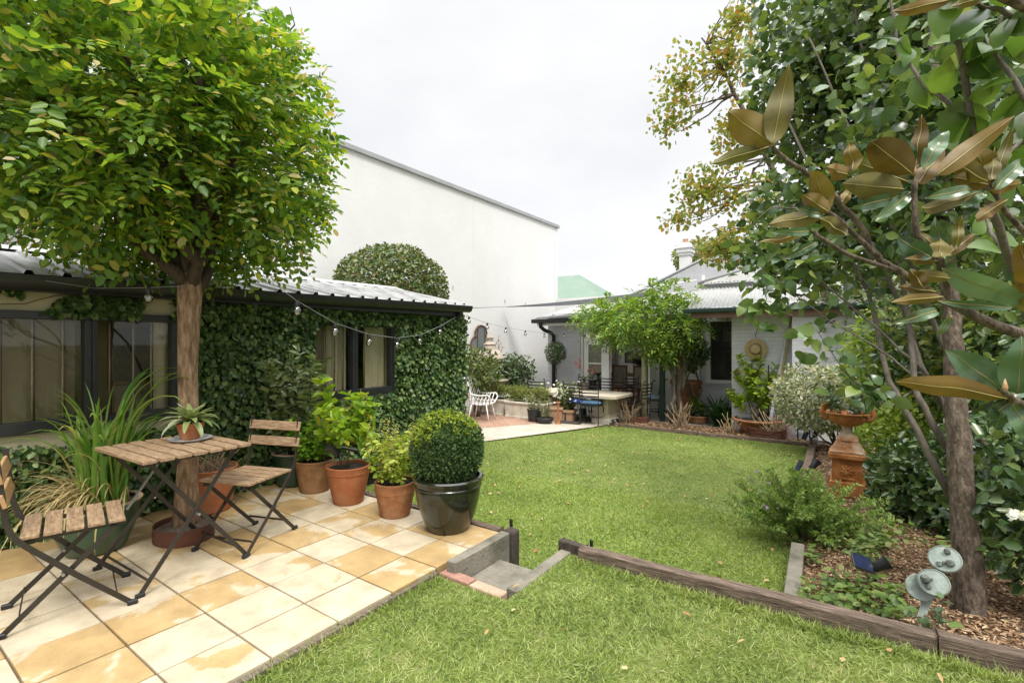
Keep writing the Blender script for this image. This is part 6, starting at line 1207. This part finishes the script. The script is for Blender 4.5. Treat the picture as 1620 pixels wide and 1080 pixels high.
for nm, x, y, d, r, th, tl, kn in (('disc', 1456, 929, 2.48, .064, .006, (.35, .1), []), ('disc', 1477, 921, 2.43, .065, .008, (-.1, .25), [(.45, .0, .020, .045), (.25, -.45, .012, .012), (.1, .15, .006, .006)]), ('disc', 1495, 884, 2.46, .067, .008, (-.15, .3), [(-.1, .55, .014, .020), (-.35, -.25, .018, .022), (.25, -.5, .014, .012), (.0, -.35, .008, .01)])):
    o, c, nrm, a, b = disc(nm, x, y, d, r, th, 'bronze', tl, None, .97)
    for u, v, kr, kh in kn:
        c2 = c + a * r * u + b * r * v; MB().tube([c2, c2 + nrm * (th + kh * .8), c2 + nrm * (th + kh) + b * .006], [kr, kr * .95, kr * .6], 10).build('boss', 'bronzed', o, smooth=2)
mb = MB(); p0, p1, p2 = [np.array(dp(x, y, d)) - np.array(sb) for x, y, d in ((1450, 1000, 2.43), (1466, 950, 2.47), (1500, 880, 2.50))]
mb.bar(p0, p1, .034, .006, up=-vw).bar(p1, p2, .034, .006, up=-vw).build('stem', 'bronze', t)
# ---- the near tree with many grey stems
M['pearleaf'] = lm('glossy_rounded_leaves', [(.035, .075, .028), (.065, .12, .04), (.11, .18, .052), (.18, .25, .065), (.28, .33, .09)], [0, .25, .6, .9, 1], rough=.26, trans=.28, tint=1.3, spec=.6)
b0 = gp(1535, 972, .22); d0 = -SA * b0[0] + CA * b0[1]
t = thing('grey_stemmed_tree', 'dark leaved tree with a furrowed trunk and many grey side stems in the right bed', 'tree', V3(b0))
def path(pts): return [dp(x, y, d) for x, y, d in pts]
def subdiv(pts, k=3, amp=.004):
    pts = [np.array(p) for p in pts]; out = []
    for i in range(len(pts) - 1):
        p0 = pts[max(i - 1, 0)]; p1 = pts[i]; p2 = pts[i + 1]; p3 = pts[min(i + 2, len(pts) - 1)]
        for j in range(k):
            u = j / k; out.append(.5 * ((2 * p1) + (p2 - p0) * u + (2 * p0 - 5 * p1 + 4 * p2 - p3) * u * u + (3 * p1 - p0 - 3 * p2 + p3) * u ** 3) + rng.normal(size=3) * amp)
    return out + [pts[-1]]
tr = path([(1537, 985, d0), (1533, 940, d0), (1530, 860, d0 + .02), (1519, 740, d0 + .05), (1512, 620, d0 + .1), (1505, 500, d0 + .15), (1494, 330, d0 + .3), (1482, 150, d0 + .45), (1470, -60, d0 + .6)])
p = subdiv(tr, 5, .003); k = len(p); MB(True).tube(p, list(np.interp(np.linspace(0, 1, k), [0, .05, .14, .4, .7, 1], [.098, .076, .066, .052, .036, .02])), 18, wob=.13).build('trunk', 'barkg', t, smooth=True)
def stem(pts, r0, r1, mat='barkl'):
    r0, r1 = r0 * .66, r1 * .66
    p = subdiv(path(pts), 4, .004); MB(True).tube(p, taper(r0, r1, len(p)), 9, wob=.12).build('stem', mat, t, smooth=True); return p
ST = []
ST.append(stem([(1512, 800, 2.75), (1490, 760, 2.7), (1455, 690, 2.75), (1430, 645, 2.8), (1402, 587, 2.9), (1382, 491, 3.1), (1362, 440, 3.2), (1340, 400, 3.3), (1300, 340, 3.5)], .032, .012))
ST.append(stem([(1516, 732, 2.75), (1495, 700, 2.7), (1452, 622, 2.75), (1440, 528, 2.9), (1432, 480, 3.0), (1420, 400, 3.1), (1398, 280, 3.3), (1370, 100, 3.5), (1340, -40, 3.6)], .030, .012))
ST.append(stem([(1567, 800, 2.95), (1555, 705, 2.95), (1505, 655, 2.9), (1470, 610, 2.9), (1450, 560, 3.0), (1420, 470, 3.1), (1360, 380, 3.3), (1300, 300, 3.5), (1240, 180, 3.8)], .036, .012))
ST.append(stem([(1505, 660, 2.75), (1470, 600, 2.8), (1410, 540, 2.9), (1340, 480, 3.1), (1270, 420, 3.3), (1215, 395, 3.4)], .016, .005))
ST.append(stem([(1500, 640, 2.8), (1440, 590, 2.8), (1380, 545, 2.9), (1310, 505, 3.1), (1240, 455, 3.3)], .012, .004))
ST.append(stem([(1497, 560, 2.8), (1450, 440, 2.9), (1400, 330, 3.1), (1340, 200, 3.3), (1280, 60, 3.5)], .022, .008))
ST.append(stem([(1490, 430, 2.9), (1460, 260, 3.0), (1425, 120, 3.1), (1410, -20, 3.2)], .026, .012))
ST.append(stem([(1500, 430, 2.9), (1545, 260, 3.0), (1560, 120, 3.1), (1600, -20, 3.2)], .026, .012))
ST.append(stem([(1440, 620, 2.8), (1400, 640, 2.75), (1340, 590, 2.75), (1290, 520, 2.8)], .009, .003))
ST.append(stem([(1340, 300, 3.4), (1280, 330, 3.4), (1220, 330, 3.4), (1180, 370, 3.5)], .012, .004))
mb = MB()
for p in ST:
    for k in range(9):
        i = random.randint(len(p) // 3, len(p) - 1); q = np.array(p[i]); e = q + rnd_dir(1)[0] * .35 + np.array([-.08, 0, .08]); mb.tube(wig(q, e, 4, .08), taper(.006, .002, 4), 5)
mb.build('twigs', 'barkl', t, smooth=True)
def lobes(specs):
    out = []
    for x, y, d, rad, n in specs: out.append(crown_pts(n, dp(x, y, d), rad, 2.2, .55, .46, 3.6))
    return np.concatenate(out)
P = lobes([(1480, 170, 2.75, (.55, .45, .55), 800), (1465, 350, 2.8, (.38, .35, .30), 260), (1440, 60, 3.9, (1.25, 1.1, .95), 6800), (1330, 130, 4.2, (.75, .8, .8), 3400), (1310, 330, 3.9, (.62, .6, .42), 1500), (1235, 405, 3.7, (.36, .4, .24), 380), (1420, 330, 3.7, (.7, .7, .6), 1600), (1560, 250, 3.5, (.6, .7, .8), 1500), (1300, 430, 3.3, (.46, .4, .32), 300), (1250, -60, 4.6, (.5, .6, .6), 600), (1365, 612, 2.75, (.17, .15, .12), 44), (1300, 540, 2.8, (.16, .15, .14), 24), (1215, 480, 3.2, (.18, .2, .2), 50)])
n = len(P); k = rng.uniform(.65, 1.25, n); V, Fc = leafverts(P, rnd_dir(n) * np.array([1, 1, .6]) + np.array([0, 0, -.45]), rnd_dir(n) * .8 + np.array([-.1, -.25, .45]), .082 * k, .060 * k, 'h'); np_mesh('crown', V, Fc, 'pearleaf', t)
# ---- large leaved pear close to the camera at the top right
M['pearbig'] = lm('large_pear_leaves', [(.05, .11, .02), (.09, .17, .03), (.14, .23, .04), (.09, .14, .06)], rough=.28, trans=.38, tint=1.2, spec=.55, mottle=9)
pb = gp(1700, 1000, .25); t = thing('pear_tree', 'near tree with large rounded light green leaves across the top right corner', 'tree', V3(pb))
p = subdiv(path([(1690, 1010, 2.4), (1670, 800, 2.3), (1640, 560, 2.1), (1600, 420, 1.9), (1560, 300, 1.75), (1541, 214, 1.7), (1524, 110, 1.65), (1503, 20, 1.6), (1480, -60, 1.6)]), 4, .003); MB(True).tube(p, taper(.020, .006, len(p)), 10, wob=.1).build('trunk', 'barkl', t, smooth=True)
tips = [p[-14:]]
for a in ([(1541, 214, 1.7), (1500, 160, 1.72), (1450, 120, 1.8), (1425, 60, 1.85)], [(1524, 110, 1.65), (1570, 70, 1.7), (1620, 60, 1.7)], [(1560, 300, 1.75), (1600, 240, 1.75), (1640, 180, 1.8)], [(1640, 40, 1.5), (1560, 10, 1.5), (1500, -10, 1.5)], [(1650, 185, 1.5), (1590, 110, 1.55), (1560, 60, 1.6)], [(1600, 420, 1.9), (1570, 370, 2.0), (1550, 330, 2.1)]):
    q = subdiv(path(a), 4, .003); MB(True).tube(q, taper(.010, .004, len(q)), 7).build('branch', 'barkl', t, smooth=True); tips.append(q)
P, T = [], []
for q in tips:
    for k in range(13): i = random.randint(1, len(q) - 1); P.append(np.array(q[i])); T.append(rnd_dir(1)[0] * .9 + np.array([-.1, 0, -.55]))
n = len(P); k = rng.uniform(.7, 1.2, n); V, Fc = leafverts(np.array(P), np.array(T), rnd_dir(n) * .7 + np.array([-.1, -.6, .5]), .115 * k, .082 * k, 'h'); np_mesh('crown', V, Fc, 'pearbig', t)
# ---- magnolia branch in the foreground
M['magn'] = lm('magnolia_leaves', [(.045, .095, .042), (.075, .14, .065), (.115, .19, .095)], rough=.25, trans=.14, spec=.6, back=(.185, .11, .016), brough=.6, mottle=14)
mbase = gp(1760, 1000, .25); t = thing('magnolia', 'foreground magnolia branches with big glossy leaves, brown felt beneath', 'tree', V3(mbase))
def mbr(pts, r0, r1, nm='branch', mat='barkg'): q = subdiv(path(pts), 4, .0015); MB(True).tube(q, taper(r0, r1, len(q)), 10, wob=.14).build(nm, mat, t, smooth=True)
mbr([(1750, 1010, 1.9), (1740, 800, 1.75), (1700, 620, 1.5), (1640, 545, 1.36), (1620, 532, 1.33), (1558, 506, 1.30), (1513, 484, 1.28)], .019, .012, 'trunk')
mbr([(1513, 484, 1.28), (1476, 465, 1.27), (1421, 428, 1.26), (1387, 406, 1.25), (1362, 358, 1.24), (1331, 323, 1.23), (1304, 295, 1.22), (1269, 268, 1.2), (1238, 249, 1.18), (1222, 229, 1.17)], .010, .0045)
mbr([(1498, 476, 1.27), (1495, 430, 1.25), (1478, 400, 1.24), (1452, 373, 1.22), (1448, 334, 1.21), (1446, 285, 1.20)], .010, .006)
mbr([(1660, 420, 1.35), (1611, 358, 1.3), (1584, 323, 1.28), (1564, 295, 1.27)], .008, .005)
mbr([(1700, 620, 1.5), (1690, 500, 1.42), (1660, 420, 1.35)], .014, .008)
mbr([(1387, 406, 1.25), (1343, 362, 1.22), (1308, 335, 1.20)], .007, .005)
mbr([(1421, 428, 1.26), (1343, 404, 1.22), (1288, 366, 1.20)], .006, .004)
mbr([(1660, 660, 1.3), (1611, 635, 1.22), (1587, 617, 1.18)], .010, .006)
mbr([(1690, 760, 1.6), (1660, 660, 1.3)], .014, .010)
mbr([(1660, 30, 1.25), (1600, 0, 1.22), (1560, -10, 1.2)], .015, .010)
mbr([(1740, 800, 1.75), (1780, 400, 1.6), (1720, 120, 1.4), (1660, 30, 1.25)], .026, .015)
M['rib'] = pm('leaf_midrib', [(.24, .20, .05), (.32, .28, .09)], 20, .5, 0); rb = MB(True)
ML = [(1222, 229, 1247, 107, 40, 0), (1221, 228, 1150, 176, 50, 0), (1213, 233, 1122, 260, 23, 0), (1426, 299, 1331, 290, 44, 0), (1434, 287, 1356, 257, 40, 0), (1440, 272, 1376, 222, 52, 0), (1447, 268, 1460, 183, 24, 0), (1452, 290, 1493, 237, 28, 0), (1478, 280, 1596, 190, 32, 0), (1443, 272, 1424, 212, 24, 1), (1462, 262, 1500, 206, 26, 1), (1432, 308, 1344, 330, 20, 1), (1453, 334, 1540, 309, 22, 0), (1472, 311, 1550, 296, 18, 1), (1446, 300, 1392, 345, 22, 1),
      (1562, 285, 1492, 250, 30, 0), (1560, 292, 1508, 280, 32, 0), (1562, 282, 1541, 231, 40, 0), (1568, 290, 1572, 240, 22, 0), (1570, 290, 1602, 205, 18, 0), (1574, 300, 1622, 247, 22, 1), (1566, 300, 1610, 290, 24, 0), (1302, 338, 1213, 357, 28, 0), (1308, 334, 1271, 308, 30, 0), (1310, 330, 1286, 266, 32, 0), (1285, 366, 1228, 368, 14, 1), (1293, 383, 1243, 410, 14, 1), (1272, 372, 1197, 385, 11, 0), (1340, 278, 1308, 264, 26, 0), (1352, 272, 1342, 225, 25, 0), (1300, 345, 1340, 372, 24, 0), (1306, 340, 1262, 330, 16, 1), (1330, 322, 1348, 296, 16, 0),
      (1474, 408, 1419, 376, 30, 1), (1480, 412, 1430, 409, 16, 0), (1487, 412, 1487, 378, 32, 0), (1494, 405, 1451, 364, 15, 0), (1490, 395, 1478, 346, 20, 1), (1512, 395, 1520, 342, 15, 0), (1500, 402, 1540, 372, 18, 0), (1487, 469, 1405, 478, 17, 0), (1480, 462, 1420, 452, 17, 0), (1495, 430, 1625, 480, 42, 1), (1491, 478, 1610, 488, 15, 1), (1489, 489, 1422, 510, 18, 1), (1506, 500, 1482, 534, 11, 1), (1462, 455, 1440, 425, 22, 0), (1496, 440, 1440, 432, 20, 0),
      (1583, 624, 1411, 600, 36, 0), (1587, 617, 1501, 554, 48, 1), (1610, 626, 1618, 535, 52, 1), (1600, 632, 1640, 560, 40, 1), (1592, 628, 1575, 680, 26, 1), (1604, 640, 1640, 700, 40, 1), (1598, 636, 1560, 665, 22, 1), (1640, 470, 1612, 385, 34, 0), (1650, 500, 1600, 445, 36, 0), (1505, 0, 1405, 22, 20, 0), (1560, -5, 1500, 12, 16, 0), (1540, -20, 1440, -5, 22, 0), (1560, 300, 1520, 330, 20, 1), (1583, 322, 1540, 350, 20, 0)]
mb = MB(True)
for i, (x0, y0, x1, y1, wpx, green) in enumerate(ML):
    d = (1.17 if x0 < 1240 else 1.2) + (.06 if x0 > 1540 else 0) + .012 * ((i * 7) % 5 - 2); a = dp(x0, y0, d); b = dp(x1, y1, d + random.uniform(-.05, .05)); L = np.linalg.norm(b - a); T = (b - a) / L
    v = unit(dp((x0 + x1) / 2, (y0 + y1) / 2, d) - _o); Bv = unit(np.cross(T, v)); Nv = np.cross(Bv, T); Nv = Nv if (Nv @ v < 0) == bool(green) else -Nv    # upper side to or from the viewer
    tl = random.uniform(-.35, .35); Bv = unit(np.cross(Nv, T)); Bv, Nv = Bv * math.cos(tl) + Nv * math.sin(tl), Nv * math.cos(tl) - Bv * math.sin(tl)
    hw = wpx / F * d * .5; m = 12; vs = []; cv = random.uniform(.02, .10) * L
    for j in range(m + 1):
        u = j / m; w_ = hw * (math.sin(PI * u ** .82) ** .72 if 0 < u < 1 else .02); c = a + T * L * u - Nv * cv * 4 * (u - .5) ** 2 + Nv * .006 * math.sin(u * 11 + i)
        for s in (-1, -.5, 0, .5, 1): vs.append(c + Bv * w_ * s + Nv * (abs(s) * w_ * .28 - .0012 * (s == 0)) + Nv * .003 * s * math.sin(7 * u + i))
    rb.tube([np.array(vs[j * 5 + 2]) + Nv * (.0006 if green else -.0002) for j in range(m + 1)], taper(.0016, .0006, m + 1), 5)
    mb.add(vs, [(j * 5 + q + 1, j * 5 + q, (j + 1) * 5 + q, (j + 1) * 5 + q + 1) for j in range(m) for q in range(4)])
nf = len(mb.f); mb.add(rb.v, rb.f); fo = mb.build('foliage', 'magn', t, smooth=True); fo.data.materials.append(M['rib'])
for k_ in range(nf, len(fo.data.polygons)): fo.data.polygons[k_].material_index = 1
mb = MB(True)
for x, y, d in ((1446, 270, 1.2), (1222, 224, 1.17), (1565, 286, 1.27), (1309, 330, 1.2), (1590, 612, 1.18)): q = dp(x, y, d); mb.tube([q - (0, 0, .012), q, q + (0, 0, .02)], [.004, .006, .001], 8)
mb.build('bud', 'tan', t, smooth=True)
# ---- shrubs and hedge filling the right boundary
M['hedgel'] = lm('yellow_green_privet', [(.11, .20, .03), (.19, .30, .04), (.29, .38, .055), (.38, .42, .09)], trans=.42, tint=1.2)
M['cam2'] = lm('camellia_leaves', [(.024, .058, .02), (.05, .10, .03), (.085, .145, .042), (.16, .22, .07)], rough=.25, trans=.2, spec=.6)
def hs(name, label, px, base, rad, n, L, W, mat, d, **k): c = dp(px[0], px[1], d); return shrub(name, label, (float(c[0]), float(c[1]), base), V3(c), rad, n, L, W, mat, **k)
hs('privet_shrub', 'tall bright yellow green shrub behind the urn and grey stems', (1405, 585), -.1, (.55, .6, .85), 4200, .07, .042, 'hedgel', 6.6, gap=.2)
hs('privet_shrub', 'lower bright green shrub to the right of the fluted column', (1425, 690), -.05, (.50, .55, .50), 2600, .06, .038, 'hedgel', 5.6, gap=.25)
hs('camellia_shrub', 'dark camellia shrub low between the urn and the trunk', (1468, 775), .0, (.42, .5, .46), 2600, .075, .042, 'cam2', 4.2, gap=.2)
hs('camellia_shrub', 'dark glossy camellia behind the right side of the trunk', (1590, 790), .05, (.55, .6, .62), 3600, .075, .042, 'cam2', 3.7, gap=.15)
t = hs('camellia_shrub', 'near camellia with a white bloom at the right edge', (1625, 800), .1, (.30, .34, .40), 1100, .07, .04, 'cam2', 2.55, gap=.25)
q = dp(1612, 812, 2.3); P = np.tile(q, (12, 1)) + rng.normal(size=(12, 3)) * .012; leaves('flower', P, rnd_dir(12), rnd_dir(12), .045, .038, 'petal', t, 'o')
for i, (x, y, d, rad, n, lb) in enumerate(((1400, 470, 8.5, (1.1, 1.0, 1.5), 3800, 'tall dark hedge tree past the end of the white wall'), (1490, 560, 6.0, (.85, .9, 1.4), 4600, 'tall dark hedge tree directly behind the grey stems'), (1590, 520, 5.0, (.8, .9, 1.25), 4600, 'tall dark hedge tree behind the magnolia leaves at the right'), (1640, 640, 4.2, (.6, .8, 1.0), 2600, 'tall dark hedge tree at the right edge, behind the camellias'))):
    hs('hedge_tree', lb, (x, y), -.1, rad, n, .085, .052, 'pearleaf' if i % 2 else 'wallshrub', d, gap=.12, shell=.5, r=.04, name=None) if 0 else shrub('hedge_tree', lb, (*V3(dp(x, y, d))[:2], -.1), V3(dp(x, y, d)), rad, n, .09, .055, 'pearleaf' if i % 2 else 'wallshrub', 6, .04, .5, .12, 4, 'o', 'barkg', 'tree', 'hedge trees on the right boundary')
# ---- autumn tree past the corner of the house
M['autumn'] = lm('turning_leaves', [(.12, .18, .035), (.20, .26, .05), (.30, .30, .06), (.38, .27, .06), (.36, .18, .045)], [0, .38, .68, .88, 1], trans=.42, tint=1.2, rough=.5)
ab = dp(1345, 690, 8.6); t = thing('autumn_tree', 'loose tree turning orange and yellow over the house roof', 'tree', (float(ab[0]), float(ab[1]), -.15))
q = subdiv(path([(1345, 705, 8.6), (1330, 560, 8.7), (1280, 400, 8.9), (1215, 250, 9.2), (1150, 120, 9.5), (1110, 60, 9.6)]), 4, .02); MB(True).tube(q, taper(.10, .015, len(q)), 9, wob=.1).build('trunk', 'barkg', t, smooth=True)
LB = [(1078, 135, 9.5, (.60, .7, .85), 480), (1150, 90, 9.5, (.60, .7, .8), 620), (1165, 210, 9.3, (.5, .6, .65), 460), (1058, 195, 9.5, (.42, .5, .38), 170), (1120, 300, 9.3, (.75, .7, .52), 700), (1150, 390, 9.1, (.62, .6, .42), 600), (1075, 345, 9.3, (.40, .5, .25), 140), (1200, 330, 9.0, (.6, .6, .7), 500), (1170, 30, 9.4, (.4, .5, .5), 260)]
P = []
for x, y, d, rad, n in LB:
    c = dp(x, y, d); P.append(crown_pts(n, c, rad, 2, .7, .42, 5)); b = min(q, key=lambda s: np.linalg.norm(s - np.array(c)) - .6 * s[2] * 0)
    for k in range(4): limb(t, b, np.array(c) + rnd_dir(1)[0] * np.array(rad) * .85, .022, .004, 'barkg', n=6, amp=.06, sides=5)
P = np.concatenate(P); n = len(P); k = rng.uniform(.6, 1.25, n); V, Fc = leafverts(P, rnd_dir(n) + np.array([0, 0, -.3]), rnd_dir(n) + np.array([0, 0, .3]), .105 * k, .075 * k, 'o'); np_mesh('crown', V, Fc, 'autumn', t)
q = dp(1112, 405, 24); t = thing('distant_tree', 'rounded green tree top behind the chimney', 'tree', (float(q[0]), float(q[1]), -.4)); MB(True).tube([(q[0], q[1], -.4), (q[0], q[1], q[2])], [.25, .15], 8).build('trunk', 'barkg', t, smooth=True); crown('crown', V3(q), (1.5, 1.3, .75), 2200, .2, .12, 'hedge', t, shell=.3)
